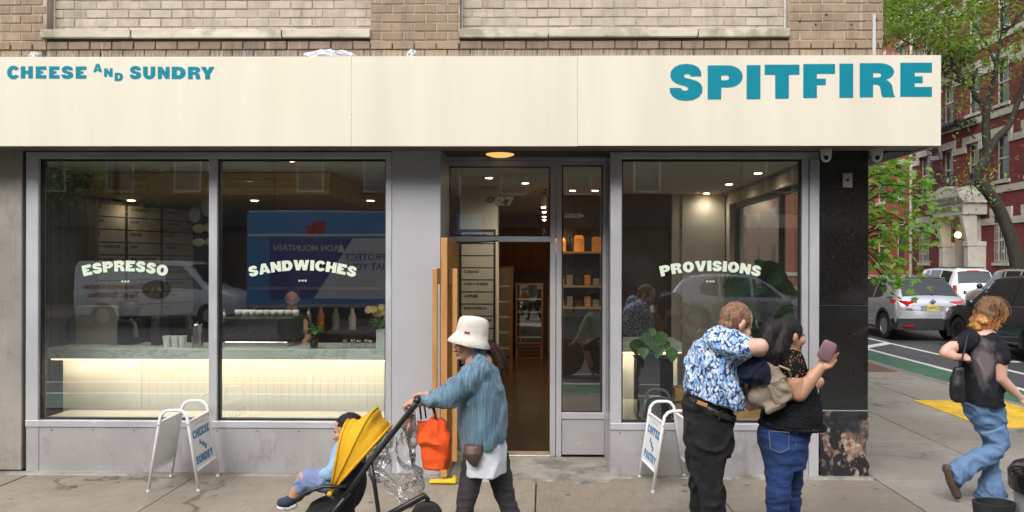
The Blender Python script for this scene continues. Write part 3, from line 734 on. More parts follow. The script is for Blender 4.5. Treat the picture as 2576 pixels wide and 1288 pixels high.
# ceiling lamps
def downlight(x, y, z, lab, e=24, tilt=(0, 0), col=(1, .86, .66)):
    b = empty('downlight', (x, y, z), label=lab, cat='ceiling lamp', group='recessed ceiling lamps in the shop')
    MB().lathe([(.03, -.004), (.062, -.006), (.066, .004), (.03, .004)], (x, y, z), 20).build('trim_ring', M_WHITEP, b)
    MB().lathe([(.042, -.0055), (.042, -.003), (.01, -.003), (.01, -.0055)], (x, y, z - .002), 16).build('bulb', lamp_mat('bulb_glow', (1, .70, .38), 22), b)
    ld = bpy.data.lights.new('spot', 'SPOT'); ld.energy = e; ld.spot_size = R(165); ld.spot_blend = 1; ld.color = col; ld.shadow_soft_size = .05
    lo = bpy.data.objects.new('downlight_beam', ld); COL.objects.link(lo); lo.location = (x, y, z - .03); lo.parent = b; lo.matrix_parent_inverse = WM[b.name].inverted()
for px, py, lab in ((440, 402, 'ceiling lamp above the ESPRESSO window, lit'), (732, 404, 'ceiling lamp above the SANDWICHES window, lit'), (1764, 404, 'ceiling lamp nearest the glass above PROVISIONS, lit'), (1907, 435, 'rightmost ceiling lamp behind the PROVISIONS window, lit'), (1834, 463, 'middle ceiling lamp in the row beside the side window, lit'), (1778, 486, 'farthest ceiling lamp in the row beside the side window, lit'),
                    (1230, 447, 'left ceiling lamp seen through the transom, lit'), (1322, 460, 'right ceiling lamp seen through the transom, lit')):
    g = gr(px, py, ZC - .002); downlight(g.x, g.y, ZC - .002, lab, 7 if px > 1700 else 30)
for px, py, lab in ((932, 523, 'small lit lamp under the soffit above the flower vase'), (330, 540, 'small added lamp under the soffit, lighting the menu boards'), (640, 540, 'small added lamp under the soffit behind the mullion, lighting the bar')):
    p_ = at(px, py, 9.35); downlight(p_.x, 9.35, zso - .014, lab, 1.8)  # second and third lamps are added to brighten the menu boards and bar
# track with three spots
tr = empty('track_light', (.0, 12, ZC), label='ceiling track with spot heads glowing above the passage', cat='ceiling lamp')
MB().box(-.02, .02, 10.6, 15, ZC - .03, ZC - .002).build('track', M_BLACK, tr)
for y, x in ((11.2, -.01), (12.2, 0), (13.4, .0), (14.4, 0)):
    hd_ = MB().lathe([(.03, .07), (.045, .05), (.045, -.07), (.035, -.075)], (x, y, ZC - .13), 14).build('spot_head', M_WHITEP, tr)
    MB().ell((x, y, ZC - .205), .034, .034, .02, 12, 6).build('bulb', lamp_mat('bulb_glow', (1, .70, .38), 22), hd_)
    ld = bpy.data.lights.new('spot', 'SPOT'); ld.energy = 48; ld.spot_size = R(130); ld.spot_blend = .7; ld.color = (1, .66, .34); ld.shadow_soft_size = .04
    lo = bpy.data.objects.new('track_beam', ld); COL.objects.link(lo); lo.location = (x, y, ZC - .235); lo.parent = tr; lo.matrix_parent_inverse = WM[tr.name].inverted()

# menu boards: rails with paper strips
M_MENU = mat('menu_card', (.31, .285, .245), .8, var=.05); M_INK = mat('menu_ink', (.05, .045, .04), .8)
def menu(name_lab, p0, p1, z0, z1, rows, head, words):
    p0, p1 = Vector(p0), Vector(p1); u = (p1 - p0); L = u.length; u.normalize(); nrm = u.cross(Vector((0, 0, 1)))
    b = empty('menu_board', (p0.x, p0.y, z0), label=name_lab, cat='menu board')
    def q(a, d): return p0 + u * a + nrm * d
    def slab(a0, a1, d0, d1, zz0, zz1, nm, m):
        A, B, C, D = q(a0, d0), q(a1, d0), q(a1, d1), q(a0, d1)
        return MB().hexa([(A.x, A.y, zz0), (B.x, B.y, zz0), (C.x, C.y, zz0), (D.x, D.y, zz0), (A.x, A.y, zz1), (B.x, B.y, zz1), (C.x, C.y, zz1), (D.x, D.y, zz1)]).build(nm, m, b)
    slab(-.03, L + .03, -.02, -.002, z0 - .03, z1 + .03, 'backing', M_BLACK)
    h = (z1 - z0) / rows
    for r_ in range(rows):
        s = slab(0, L, -.001, .004, z0 + r_ * h + .008, z0 + (r_ + 1) * h - .008, 'menu_strip', M_MENU)
        wd = words[r_ % len(words)]
        o = q(.03, .0055); text_mesh(wd, h * .30, 'print', M_INK, s, face_to((o.x, o.y, z0 + (r_ + .66) * h), u, (0, 0, 1)), .002, 'LEFT', .0005)
    return b
W1 = ['SANDWICH', 'TURKEY', 'BLT', 'CAPRESE', 'TUNA SALAD', 'BEEF + CHEDDAR', 'HAM', 'VEGGIE', 'SOUP']
a = at(224, 600, 9.0); e_ = at(484, 600, 10.35)
for k in range(3):
    s0, s1 = (k * .345, k * .345 + .315)
    menu('menu board of horizontal cards behind the ESPRESSO window, ' + ('nearest of three', 'middle of three', 'farthest of three')[k], a.lerp(e_, s0).to_tuple()[:2] + (0,), a.lerp(e_, s1).to_tuple()[:2] + (0,), 1.22, 2.63, 9, None, W1[k:] + W1[:k])
a = at(1161, 700, 10.2); e_ = at(1241, 700, 10.2)
menu('tall menu board of pale cards just inside the open door', (a.x, 10.2, 0), (e_.x, 10.2, 0), .55, 2.34, 11, None, ['SOUP', 'TUNA SALAD', '', 'BEEF + CHEDDAR', 'MORTADELLA', 'CAPRESE', 'HAM + CHEESE', 'CUBANO', '', '', 'SANDWICHES'])
st(box('column_wall', M_BEIGE, a.x - .03, e_.x + .05, 10.24, 10.6, .012, ZC))

# drinks cooler with shelves, and the fridge at the end of the passage
def cooler(x0, x1, y, z1, lab, wood_m, shelves, name='drinks_fridge'):
    f = empty(name, ((x0 + x1) / 2, y, .012), label=lab, cat='fridge')
    w_ = .035
    MB().box(x0, x1, y + .5, y + .55, .012, z1).box(x0, x0 + .02, y + .05, y + .5, .3, z1).box(x1 - .02, x1, y + .05, y + .5, .3, z1).build('case', M_BLACK, f)
    MB().box(x0, x0 + w_, y, y + .045, .3, z1).box(x1 - w_, x1, y, y + .045, .3, z1).box(x0 + w_, x1 - w_, y, y + .045, z1 - w_, z1).box(x0 + w_, x1 - w_, y, y + .045, .3, .3 + w_).build('door_frame', wood_m, f)
    MB().box(x0 + w_, x1 - w_, y + .02, y + .026, .3 + w_, z1 - w_).build('pane', M_PANE2, f)
    MB().box(x0, x1, y + .02, y + .4, .012, .295).build('grille_box', wood_m, f)
    for k in range(3): MB().box(x0 + .06, x1 - .06, y, y + .02, .07 + k * .07, .1 + k * .07).build('grille_slot', M_BLACK, f)
    for k in range(shelves):
        z = .42 + k * (z1 - .5) / shelves
        s = MB().box(x0 + .021, x1 - .021, y + .06, y + .45, z, z + .012).build('shelf', M_WHITEP, f)
    return f
p0, p1 = at(1297, 800, 15.2), at(1366, 800, 15.2)
cooler(p0.x, p1.x, 15.2, 1.52, 'glass fronted fridge in a wooden frame at the end of the passage', M_OAK_D, 4)
p0, p1 = at(1250, 800, 13.2), at(1288, 800, 13.2)
cooler(p0.x, p1.x, 13.2, 1.86, 'narrow shelf cooler beside the tall menu board inside the door', M_OAK_D, 5)
tag(box('alcove', M_BLACK, at(1288, 800, 15.9).x, at(1378, 800, 15.9).x, 15.9, 16.19, .012, 1.75), 'black recess behind the wooden framed fridge', 'alcove')

# shelf of lit goods behind the sidelight
M_AMB = mat('amber_packet', (.75, .30, .06), .4, var=.3, vs=30)
M_BOTTLE = mat('dark_bottle', (.015, .02, .012), .15)
def shelf_at(px0, px1, py, Y, lab):
    p0, p1 = at(px0, py, Y), at(px1, py, Y)
    s = empty('wall_shelf', ((p0.x + p1.x) / 2, Y, p0.z), label=lab, cat='shelf')
    MB().box(p0.x, p1.x, Y, Y + .3, p0.z - .03, p0.z).build('board', M_PINE, s)
    for x in (p0.x + .03, p1.x - .05): MB().box(x, x + .02, Y + .05, Y + .28, p0.z - .16, p0.z - .031).build('bracket', M_BLACK, s)
    return p0, p1
p0, p1 = shelf_at(1395, 1520, 632, 11.2, 'upper pine shelf with amber packets and bottles seen through the sidelight')
for k, (f_, w_, h_) in enumerate(((.12, .16, .2), (.5, .15, .24), (.86, .15, .22))):
    x = p0.x + (p1.x - p0.x) * f_
    mb = MB().loft([[(x - w_ / 2, 11.26, p0.z), (x + w_ / 2, 11.26, p0.z), (x + w_ / 2, 11.38, p0.z), (x - w_ / 2, 11.38, p0.z)], [(x - w_ / 2, 11.27, p0.z + h_ * .8), (x + w_ / 2, 11.27, p0.z + h_ * .8), (x + w_ / 2, 11.37, p0.z + h_ * .8), (x - w_ / 2, 11.37, p0.z + h_ * .8)], [(x - w_ * .35, 11.31, p0.z + h_), (x + w_ * .35, 11.31, p0.z + h_), (x + w_ * .35, 11.33, p0.z + h_), (x - w_ * .35, 11.33, p0.z + h_)]])
    tag(mb.build('snack_packet', M_AMB, None), 'amber snack packet on the upper shelf behind the sidelight, ' + ('left end', 'between the bottles', 'right end')[k], 'packet', 'packets on the shelf')
for k, f_ in enumerate((.29, .37, .66, .73)):
    x = p0.x + (p1.x - p0.x) * f_
    tag(MB().lathe([(.035, 0), (.036, .16), (.014, .22), (.014, .29), (.01, .292)], (x, 11.33, p0.z), 12).build('bottle', M_BOTTLE, None, smooth=True, angle=40), ('leftmost', 'second', 'third', 'rightmost')[k] + ' dark bottle on the upper shelf behind the sidelight', 'bottle', 'bottles on the shelf')
for x_, s_ in ((.40, 'left'), (.72, 'right')): downlight(x_, 10.75, ZC - .002, s_ + ' ceiling lamp over the goods shelves behind the sidelight, lit', 2.5, col=(1, .66, .32))
for py, nm in ((718, 'middle'), (772, 'lower')):
    p0, p1 = shelf_at(1395, 1530, py, 11.2, nm + ' pine shelf seen through the sidelight glass')
    for k in range(5):
        x = p0.x + .1 + k * .13; tag(MB().box(x - .045, x + .045, 11.28, 11.4, p0.z, p0.z + .1 + .05 * (k % 2)).build('jar_box', (M_AMB, M_MENU, M_BROWN)[k % 3], None, bevel=.01), ('first', 'second', 'third', 'fourth', 'fifth')[k] + ' box from the left on the ' + nm + ' shelf behind the sidelight', 'box', nm + ' shelf boxes')
st(box('shelf_wall', M_BROWN, .3, 1.13, 11.52, 11.6, .012, ZC))

# ------------- plants
def leaf(mb, p, d, up, L, Wd, fold=.25, droop=.3, seg=4, shape=None):
    """one leaf blade: a folded strip along d"""
    p = Vector(p); d = Vector(d).normalized(); s = d.cross(Vector(up)); s = s.normalized() if s.length > 1e-4 else Vector((1, 0, 0)); n = s.cross(d)
    prof = shape or [.12, .78, 1.0, .72, .05]; b = len(mb.v); m = len(prof)
    for i, wq in enumerate(prof):
        t_ = i / (m - 1); c = p + d * L * t_ - Vector((0, 0, 1)) * droop * L * t_ * t_; hw = Wd / 2 * wq
        mb.v += [tuple(c - s * hw + n * fold * hw), tuple(c), tuple(c + s * hw + n * fold * hw)]
    for i in range(m - 1):
        a = b + 3 * i; mb.f += [(a, a + 1, a + 4, a + 3), (a + 1, a + 2, a + 5, a + 4)]
def leaf_mat(name, c1, c2, trans=.35, rough=.4):
    t = NT(name); n = t.noise(5, 3); c = t.mix(t.ramp(n, [(.35, 0), (.65, 1)]), c1, c2)
    p = t.bsdf(c, rough, 0, None, .4); tl = t.n('BsdfTranslucent'); t.l(t.mix(1, c, (1.3, 1.5, .5), 'MULTIPLY'), tl.inputs[0])
    mx = t.n('MixShader'); mx.inputs[0].default_value = trans; t.l(p.outputs[0], mx.inputs[1]); t.l(tl.outputs[0], mx.inputs[2]); t.l(mx.outputs[0], t.out.inputs['Surface']); return t.m
M_LEAFH = leaf_mat('house_leaf', (.035, .10, .02), (.08, .19, .04), .2)
M_LEAFD = leaf_mat('dark_fig_leaf', (.03, .085, .022), (.065, .15, .04), .15, .3)
HEART = [.25, .95, 1.0, .8, .5, .06]
# pothos in a striped pot on a dark stand
px_, py_ = at(1644, 900, 7.3).x, 7.3
stz = at(1644, 901, 7.3).z
stand = empty('plant_stand', (px_, py_, .44), label='dark plant stand inside the right window behind the coffee board', cat='plant stand')
MB().box(px_ - .17, px_ + .17, py_ - .13, py_ + .17, .44, stz).build('box_body', mat('dark_glazed_stand', (.035, .03, .03), .15, var=.2), stand, bevel=.01)
MB().box(px_ - .18, px_ + .18, py_ - .14, py_ + .18, stz + .0005, stz + .012).build('top_edge', M_BLACK, stand)
pot = empty('potted_pothos', (px_, py_, stz + .012), label='trailing heart leaved plant in a striped pot on the dark stand', cat='potted plant')
t = NT('striped_pot'); wv = t.n('TexWave'); wv.bands_direction = 'Z'; wv.inputs['Scale'].default_value = 9; t.l(t.co(), wv.inputs['Vector'])
t.bsdf(t.ramp(wv.outputs['Fac'], [(.45, (.12, .09, .10)), (.55, (.42, .34, .36))]), .35); M_POT = t.m
MB().lathe([(.07, 0), (.10, .02), (.125, .17), (.11, .17), (.10, .15)], (px_ - .02, py_, stz + .013), 24).build('pot', M_POT, pot, smooth=True, angle=50)
rnd = random.Random(11); lv = MB(); sm_ = MB()
for (ax, az, sz) in ((1600, 870, .15), (1664, 850, .15), (1690, 890, .14), (1640, 835, .1), (1625, 850, .13), (1645, 868, .12), (1668, 905, .09), (1618, 885, .12), (1655, 885, .12), (1676, 866, .09)):
    q = at(ax, az, 7.15 + rnd.uniform(-.05, .1)); d = Vector((rnd.uniform(-.35, .35), rnd.uniform(-.5, -.1), -.9))
    leaf(lv, q - d.normalized() * sz * .4, d, (0, -1, .2), sz, sz * .85, .12, .0, shape=HEART); sm_.tube([(px_, py_, stz + .16), tuple(q.lerp(Vector((px_, py_, stz + .3)), .5)), tuple(q - d.normalized() * sz * .4)], .0035, 5)
lv.build('leaves', M_LEAFH, pot, smooth=True); sm_.build('stems', M_LEAFH, pot)
# fiddle leaf fig
c = at(1905, 800, 8.35); ft = empty('fiddle_leaf_fig', (c.x, 8.35, .012), label='large dark leaved indoor fig in a black pot beside the side window', cat='potted plant')
zp = at(1905, 900, 8.35).z
MB().lathe([(.16, .44), (.17, .46), (.20, zp + .1), (.185, zp + .1), (.18, zp + .05)], (c.x, 8.35, 0), 24).build('pot', M_BLACK, ft, smooth=True, angle=40)
MB().tube([(c.x, 8.35, zp), (c.x + .03, 8.35, zp + .3), (c.x - .02, 8.33, zp + .8)], .018, 8).tube([(c.x + .03, 8.35, zp + .25), (c.x + .16, 8.3, zp + .6)], .012, 8).build('stem', M_OAK_D, ft)
lv = MB()
for k in range(60):
    a = rnd.uniform(0, 6.28); h = rnd.uniform(.15, .95); r0 = .04
    d = Vector((math.cos(a), math.sin(a) * .35 - .15, rnd.uniform(-.35, .9))); leaf(lv, (c.x + .03 + r0 * d.x, 8.35 + r0 * d.y, zp + h), d, (rnd.gauss(0, .3), -1, rnd.uniform(.1, .8)), rnd.uniform(.24, .40), rnd.uniform(.18, .26), .12, .30, shape=[.15, .6, .8, 1, .9, .1])
lv.build('leaves', M_LEAFD, ft, smooth=True)
# wooden crates by the right window
M_CRATE = wood('crate_pine', (.30, .15, .05), (.48, .28, .12), 8, .6, (.5, 6, 6))
def crate(x, y, z, w_, h_, lab):
    e = empty('wooden_crate', (x, y, z), label=lab, cat='crate', group='wooden crates in the right window')
    for sx in (-1, 1): MB().box(x + sx * w_ / 2 - .006, x + sx * w_ / 2 + .006, y - .1, y + .12, z, z + h_).build('side', M_CRATE, e)
    for yy in (-.1, .108): MB().box(x - w_ / 2 + .0065, x + w_ / 2 - .0065, y + yy, y + yy + .012, z, z + h_ * .97).build('side', M_CRATE, e)
    MB().box(x - w_ / 2 + .007, x + w_ / 2 - .007, y - .087, y + .107, z + .004, z + .014).build('bottom', M_CRATE, e)
q = at(1735, 1000, 7.25)
crate(q.x + .02, 7.25, at(1735, 1005, 7.25).z, .34, .12, 'open pine crate on top, right of the plant stand')
crate(q.x + .06, 7.28, .44, .40, at(1735, 1005, 7.28).z - .442, 'taller pine crate underneath, right of the plant stand')
crate(q.x + .55, 7.3, .44, .42, .3, 'pine crate behind the man in the right window')

# ------------- things on the coffee bar
zc = ztop + .001
def bx_(name, m, px0, px1, py0, Y, d, lab, cat, bevel=.006):
    x0, x1 = at(px0, py0, Y).x, at(px1, py0, Y).x
    return tag(MB().box(x0, x1, Y, Y + d, zc, at(px0, py0, Y).z).build(name, m, None, bevel=bevel), lab, cat)
M_INOX = mat('polished_inox', (.55, .54, .52), .22, 1, var=.1)
e = empty('espresso_machine', (at(640, 870, 7.75).x, 7.75, zc), label='dark espresso machine on the coffee bar behind the middle mullion', cat='coffee machine')
x0, x1 = at(560, 870, 7.7).x, at(735, 870, 7.7).x
MB().box(x0, x1, 7.72, 8.08, zc + .06, zc + .30).build('body', M_BLACK, e, bevel=.02); MB().box(x0 + .03, x1 - .03, 7.66, 8.08, zc, zc + .055).build('drip_tray', M_INOX, e, bevel=.01)
for k in range(9): MB().lathe([(.032, 0), (.038, .06), (.034, .06)], (x0 + .08 + k * .075, 7.9, zc + .301), 12).build('cup', M_WHITEP, e, smooth=True)
for k in range(3): MB().tube([(x0 + .12 + k * .22, 7.68, zc + .17), (x0 + .12 + k * .22, 7.58, zc + .15)], .018, 8).build('portafilter', M_BLACK, e)
e = empty('coffee_grinder', (at(325, 870, 7.9).x, 7.9, zc), label='black coffee grinder with domed hopper behind the ESPRESSO lettering', cat='grinder')
gx = at(325, 870, 7.9).x
MB().box(gx - .09, gx + .09, 7.82, 8.05, zc, zc + .26).build('body', M_BLACK, e, bevel=.02); MB().lathe([(.09, .262), (.11, .36), (.09, .44), (.03, .46)], (gx - .02, 7.93, zc), 18).build('hopper', M_BLACK, e, smooth=True)
MB().tube([(gx + .06, 7.82, zc + .25), (gx + .13, 7.78, zc + .2), (gx + .14, 7.78, zc + .08)], .03, 8).build('spout', M_INOX, e)
tag(MB().lathe([(.055, 0), (.057, .22), (.05, .235), (.015, .24), (.015, .26)], (at(497, 860, 7.62).x, 7.62, zc), 20).build('steel_flask', M_INOX, None, smooth=True, angle=40), 'tall steel flask on the marble counter left of the mullion', 'flask')
hs_ = []; q = at(240, 830, 7.95)
for k in range(25):
    a = R(60 + k * 10); hs_.append((q.x + .30 * math.cos(a), 7.95, max(q.z + .24 * math.sin(a), zc + .008)))
tag(MB().tube(hs_, .007, 6).build('water_hose', mat('blue_hose', (.02, .06, .35), .35), None, smooth=True), 'loop of blue water hose standing behind the left end of the counter', 'hose')
bx_('paper_tray', M_MENU, 190, 300, 770, 7.85, .2, 'pale tall box on the coffee bar behind the hose', 'box')
for k, px in enumerate((868, 884, 902, 918, 932)):
    e = empty('glass_jar', (at(px, 870, 7.62).x, 7.62 + .05 * (k % 2), zc), label=('leftmost', 'second', 'middle', 'fourth', 'rightmost')[k] + ' small steel jar in the row on the counter by the flower vase', cat='jar', group='jars on the counter'); xx, yy = at(px, 870, 7.62).x, 7.62 + .05 * (k % 2)
    MB().lathe([(.024, 0), (.026, .07), (.02, .08)], (xx, yy, zc), 14).build('body', M_INOX, e, smooth=True); MB().lathe([(.024, .08), (.024, .095), (.01, .097)], (xx, yy, zc), 14).build('lid', M_BLACK, e)
# herb pot, vase with flowers
q = at(790, 850, 7.6); hp = empty('herb_plant', (q.x, 7.6, zc), label='leafy green herb in a small pot on the counter under SANDWICHES', cat='potted plant')
MB().lathe([(.035, 0), (.045, .09), (.04, .09)], (q.x, 7.6, zc), 16).build('pot', M_BLACK, hp); lv = MB()
for k in range(26):
    a = rnd.uniform(0, 6.28); d = Vector((math.cos(a), math.sin(a), rnd.uniform(-.1, .9))); leaf(lv, (q.x + d.x * .02, 7.6 + d.y * .02, zc + .1 + rnd.random() * .14), d, (0, 0, 1), rnd.uniform(.06, .12), .055, .15, .4)
lv.build('leaves', leaf_mat('basil_leaf', (.06, .18, .03), (.13, .30, .07), .3), hp, smooth=True)
q = at(960, 850, 7.6); vs = empty('flower_vase', (q.x, 7.6, zc), label='white square vase with pink and yellow flowers at the counter end', cat='vase')
MB().box(q.x - .045, q.x + .05, 7.55, 7.65, zc, at(960, 828, 7.6).z).build('vase', mat('white_ceramic', (.66, .70, .66), .3, var=.03), vs, bevel=.005)
zv = at(960, 828, 7.6).z; lv = MB(); fp = MB(); fy = MB()
for k in range(40):
    a = rnd.uniform(0, 6.28); d = Vector((math.cos(a) * .8 - .2, math.sin(a) * .6, rnd.uniform(.1, 1.2))).normalized(); leaf(lv, Vector((q.x, 7.6, zv)) + d * rnd.uniform(.02, .1), d, (0, 0, 1), rnd.uniform(.08, .14), .03, .1, .3)
for k in range(11):
    o = Vector((q.x - .04 + rnd.uniform(-.12, .08), 7.55 + rnd.uniform(-.06, .06), zv + rnd.uniform(.10, .24))); tgt = fp if k % 2 else fy
    for j in range(12):
        a = j * .5236; d = Vector((math.cos(a), -.35 + .2 * (j % 2), math.sin(a))); leaf(tgt, o, d, (0, -1, 0), .038, .018, .2, 0)
lv.build('leaves', M_LEAFH, vs, smooth=True); fp.build('pink_flowers', mat('pink_petal', (.62, .36, .5), .6), vs); fy.build('yellow_flowers', mat('yellow_petal', (.65, .5, .15), .6), vs)
# hanging glass lamp with petals
q = at(515, 480, 9.2); e = empty('petal_lamp', (q.x, 9.2, ZC), label='hanging cluster of pale glass petals behind the middle mullion', cat='pendant lamp')
MB().tube([(q.x, 9.2, zso - .013), (q.x, 9.2, at(515, 505, 9.2).z)], .004, 6).build('cord', M_BLACK, e)
M_PETAL = mat('frosted_petal', (.50, .50, .48), .35, var=.1)
for k, (ax, ay, rx, rz) in enumerate(((490, 540, .07, .1), (520, 520, .07, .12), (540, 545, .08, .11), (500, 575, .08, .055), (528, 572, .08, .06), (500, 610, .08, .05), (530, 608, .07, .05))):
    c = at(ax, ay, 9.2 + .03 * (k % 3)); MB().ell(c, rx, .02, rz, 18, 10).build('petal', M_PETAL, e, smooth=True)
# ---------------------------------------------------------------- ground
def concrete(name, c, rough=.8, wet=.35):
    t = NT(name); ge = t.n('NewGeometry'); v = t.n('Mapping'); t.l(ge.outputs['Position'], v.inputs[0]); P_ = v.outputs[0]; oi = t.n('ObjectInfo')
    a = t.noise(1.1, 6, .6, P_); b = t.noise(260, 3, .7, P_); d = t.noise(9, 6, .7, P_)
    col = t.mix(1, c, t.ramp(a, [(.3, .60), (.7, 1.22)]), 'MULTIPLY'); col = t.mix(1, col, t.ramp(b, [(.3, .8), (.7, 1.2)]), 'MULTIPLY'); col = t.mix(1, col, t.ramp(d, [(.35, .9), (.65, 1.08)]), 'MULTIPLY')
    col = t.mix(1, col, t.ramp(oi.outputs['Random'], [(0, .9), (1, 1.1)]), 'MULTIPLY')
    vv = t.n('Mapping'); vv.inputs['Scale'].default_value = (60, 3, 1); t.l(ge.outputs['Position'], vv.inputs[0]); br = t.noise(1.4, 3, .5, vv.outputs[0]); col = t.mix(1, col, t.ramp(br, [(.3, .86), (.7, 1.10)]), 'MULTIPLY')
    vo = t.n('TexVoronoi'); vo.inputs['Scale'].default_value = 4.2; vo.inputs['Randomness'].default_value = 1; dis = t.n('VectorMath'); 
    t.l(P_, vo.inputs['Vector']); spot = t.ramp(vo.outputs['Distance'], [(.10, 1), (.135, 0)]); keep = t.ramp(t.noise(2.3, 2, .5, P_), [(.44, 0), (.5, 1)])
    col = t.mix(t.math('MULTIPLY', t.math('MULTIPLY', spot, keep), .8), col, (.05, .045, .04))
    cv = t.n('TexVoronoi'); cv.feature = 'DISTANCE_TO_EDGE'; cv.inputs['Scale'].default_value = .62; dn_ = t.n('TexNoise'); dn_.inputs['Scale'].default_value = 2.4; dn_.inputs['Detail'].default_value = 6; t.l(P_, dn_.inputs['Vector']); mv = t.n('Mix'); mv.data_type = 'VECTOR'; mv.inputs[0].default_value = .45; t.l(P_, mv.inputs[4]); t.l(dn_.outputs['Color'], mv.inputs[5]); t.l(mv.outputs[1], cv.inputs['Vector'])
    crk = t.math('MULTIPLY', t.ramp(cv.outputs['Distance'], [(.004, 1), (.009, 0)]), t.ramp(t.noise(.5, 2, .5, P_), [(.5, 0), (.58, 1)])); col = t.mix(t.math('MULTIPLY', crk, .8), col, (.04, .035, .03))
    wetm = t.ramp(t.noise(.55, 4, .55, P_), [(.45, 0), (.62, 1)])
    col = t.mix(t.math('MULTIPLY', wetm, .45), col, [q * .45 for q in c])
    rg = t.math('SUBTRACT', rough, t.math('MULTIPLY', wetm, wet))
    h = t.math('ADD', t.math('MULTIPLY', b, .5), t.math('MULTIPLY', br, .6))
    t.bsdf(col, rg, 0, t.bump(h, .25, .006), .45); return t.m
M_CONC = concrete('brushed_concrete', (.275, .232, .182))
M_CONC2 = concrete('pale_concrete', (.295, .27, .237))
M_JOINT = mat('joint_dirt', (.05, .045, .04), .9, var=.3, vs=10)
t = NT('asphalt'); ge = t.n('NewGeometry'); b = t.noise(180, 4, .7, ge.outputs['Position']); a = t.noise(.7, 5, .6, ge.outputs['Position'])
t.bsdf(t.mix(1, t.mix(b, (.038, .038, .042), (.085, .085, .09)), t.ramp(a, [(.3, .75), (.7, 1.25)]), 'MULTIPLY'), t.ramp(a, [(.35, .45), (.65, .75)]), 0, t.bump(b, .4, .008), .4); M_ASPH = t.m
ZR = -.13
ground = st(box('ground', M_ASPH, -400, 400, -400, 500, -2.0, ZR - .01))
st(box('avenue', M_ASPH, -80, 80, -12.5, 3.75, ZR - .009, ZR))
st(box('cross_street', M_ASPH, 6.55, 19.3, 3.752, 200, ZR - .009, ZR))
sidewalk = st(box('sidewalk', M_JOINT, -40, 6.4, 3.92, 60, ZR - .005, -.022))
KY, KX = 3.75, 6.55
# kerb stones
M_KERB = concrete('granite_kerb', (.25, .24, .225))
for x in range(-8, 5): MB().box(x * 1.2 - .595, x * 1.2 + .595, 3.755, 3.915, ZR, .004).build('kerb_stone', M_KERB, sidewalk, bevel=.012)
for k in range(18): MB().box(6.405, 6.548, 3.755 + k * 1.5 + .005 + 1.5, 3.755 + k * 1.5 + 1.495 + 1.5, ZR, .004).build('kerb_stone', M_KERB, sidewalk, bevel=.012)
# paving flags, each its own slab
gxs = [gr(487, 1202).x - 1.53 * 2, gr(487, 1202).x - 1.53, gr(487, 1202).x, -1.60, gr(1348, 1240).x, 1.46, 2.95]
def flag(x0, x1, y0, y1, m=M_CONC, e=.006):
    if x1 - x0 < .1 or y1 - y0 < .1: return
    z = random.uniform(-.0025, .0025)
    MB().box(x0 + e, x1 - e, y0 + e, y1 - e, -.06, z).build('paving_flag', m, sidewalk, bevel=.006)
for i in range(len(gxs) - 1):
    flag(gxs[i], gxs[i + 1], 3.92, 5.25); flag(gxs[i], gxs[i + 1], 5.25, YF - .085)
gx2 = [2.95, 4.22, 5.3, 6.40]; gy2 = [3.92, 5.25, 6.74, 8.24, 9.74, 11.3, 12.9, 14.5, 16.1, 17.7, 19.3, 21]
for i in range(3):
    for j in range(len(gy2) - 1):
        if i == 1 and j == 3: pass
        flag(gx2[i], gx2[i + 1], gy2[j], gy2[j + 1], M_CONC2)
# strip of patched cement along the front and the entrance slab
M_CEM = mat('patched_cement', (.26, .245, .22), .6, var=.4, vs=4, bump=.8, bs=14, dirt=((.09, .08, .065), 2.4, .47, .75))
rr = random.Random(2)
def ragged(name, x0, x1, y0, y1, m, zz, n=60, amp=.03):
    mb = MB(); rings = []
    for k in range(n + 1):
        x = x0 + (x1 - x0) * k / n; y = y0 - amp * .5 + amp * mnoise.noise(Vector((x * 5, 3.3, 0))) + amp * .5 * mnoise.noise(Vector((x * 17, 1.3, 0)))
        rings.append([(x, y, zz - .03), (x, y1, zz - .03), (x, y1, zz + .004), (x, y + .015, zz)])
    mb.loft(rings); return mb.build(name, m, sidewalk)
ragged('cement_strip', -6.2, fx(1108), YF - .08, YF + .003, M_CEM, .006, 90, .02)
ragged('cement_strip', fx(1536) - .04, 2.93, YF - .075, YF + .003, M_CEM, .009, 60, .05)
ragged('entrance_slab', fx(1108), fx(1536), YF - .16, YD - .031, M_CEM, .012, 50, .10)
# yellow warning pad with domes
pad = MB().box(5.18, 6.40, 8.95, 10.72, -.005, .009).build('tactile_pad', mat('yellow_tactile', (.62, .40, .03), .6, var=.25, vs=5, dirt=((.25, .17, .05), 7, .58, .5)), None)
tag(pad, 'yellow tactile warning pad set in the corner pavement', 'tactile pad')
dm = MB()
for i in range(19):
    for j in range(28):
        x, y = 5.21 + i * .0625, 8.98 + j * .0625; dm.loft([[(x + .012 * math.cos(k * 1.047) * s, y + .012 * math.sin(k * 1.047) * s, .009 + h) for k in range(6)] for s, h in ((1, 0), (.7, .005))])
tag(dm.build('truncated_domes', MATS['yellow_tactile'], pad), kind='stuff')
# tree pit soil
box('tree_pit_soil', mat('brown_soil', (.12, .075, .045), .95, var=.4, vs=20, bump=.9, bs=40), 5.45, 6.3, 13.6, 16.4, -.02, .012, sidewalk)
# manhole ring
q = gr(2420, 967); MB().lathe([(.20, -.003), (.20, .009), (.17, .0095), (.17, -.003)], (q.x, q.y, 0), 32).build('valve_cover', mat('pale_iron', (.4, .38, .34), .6), sidewalk)
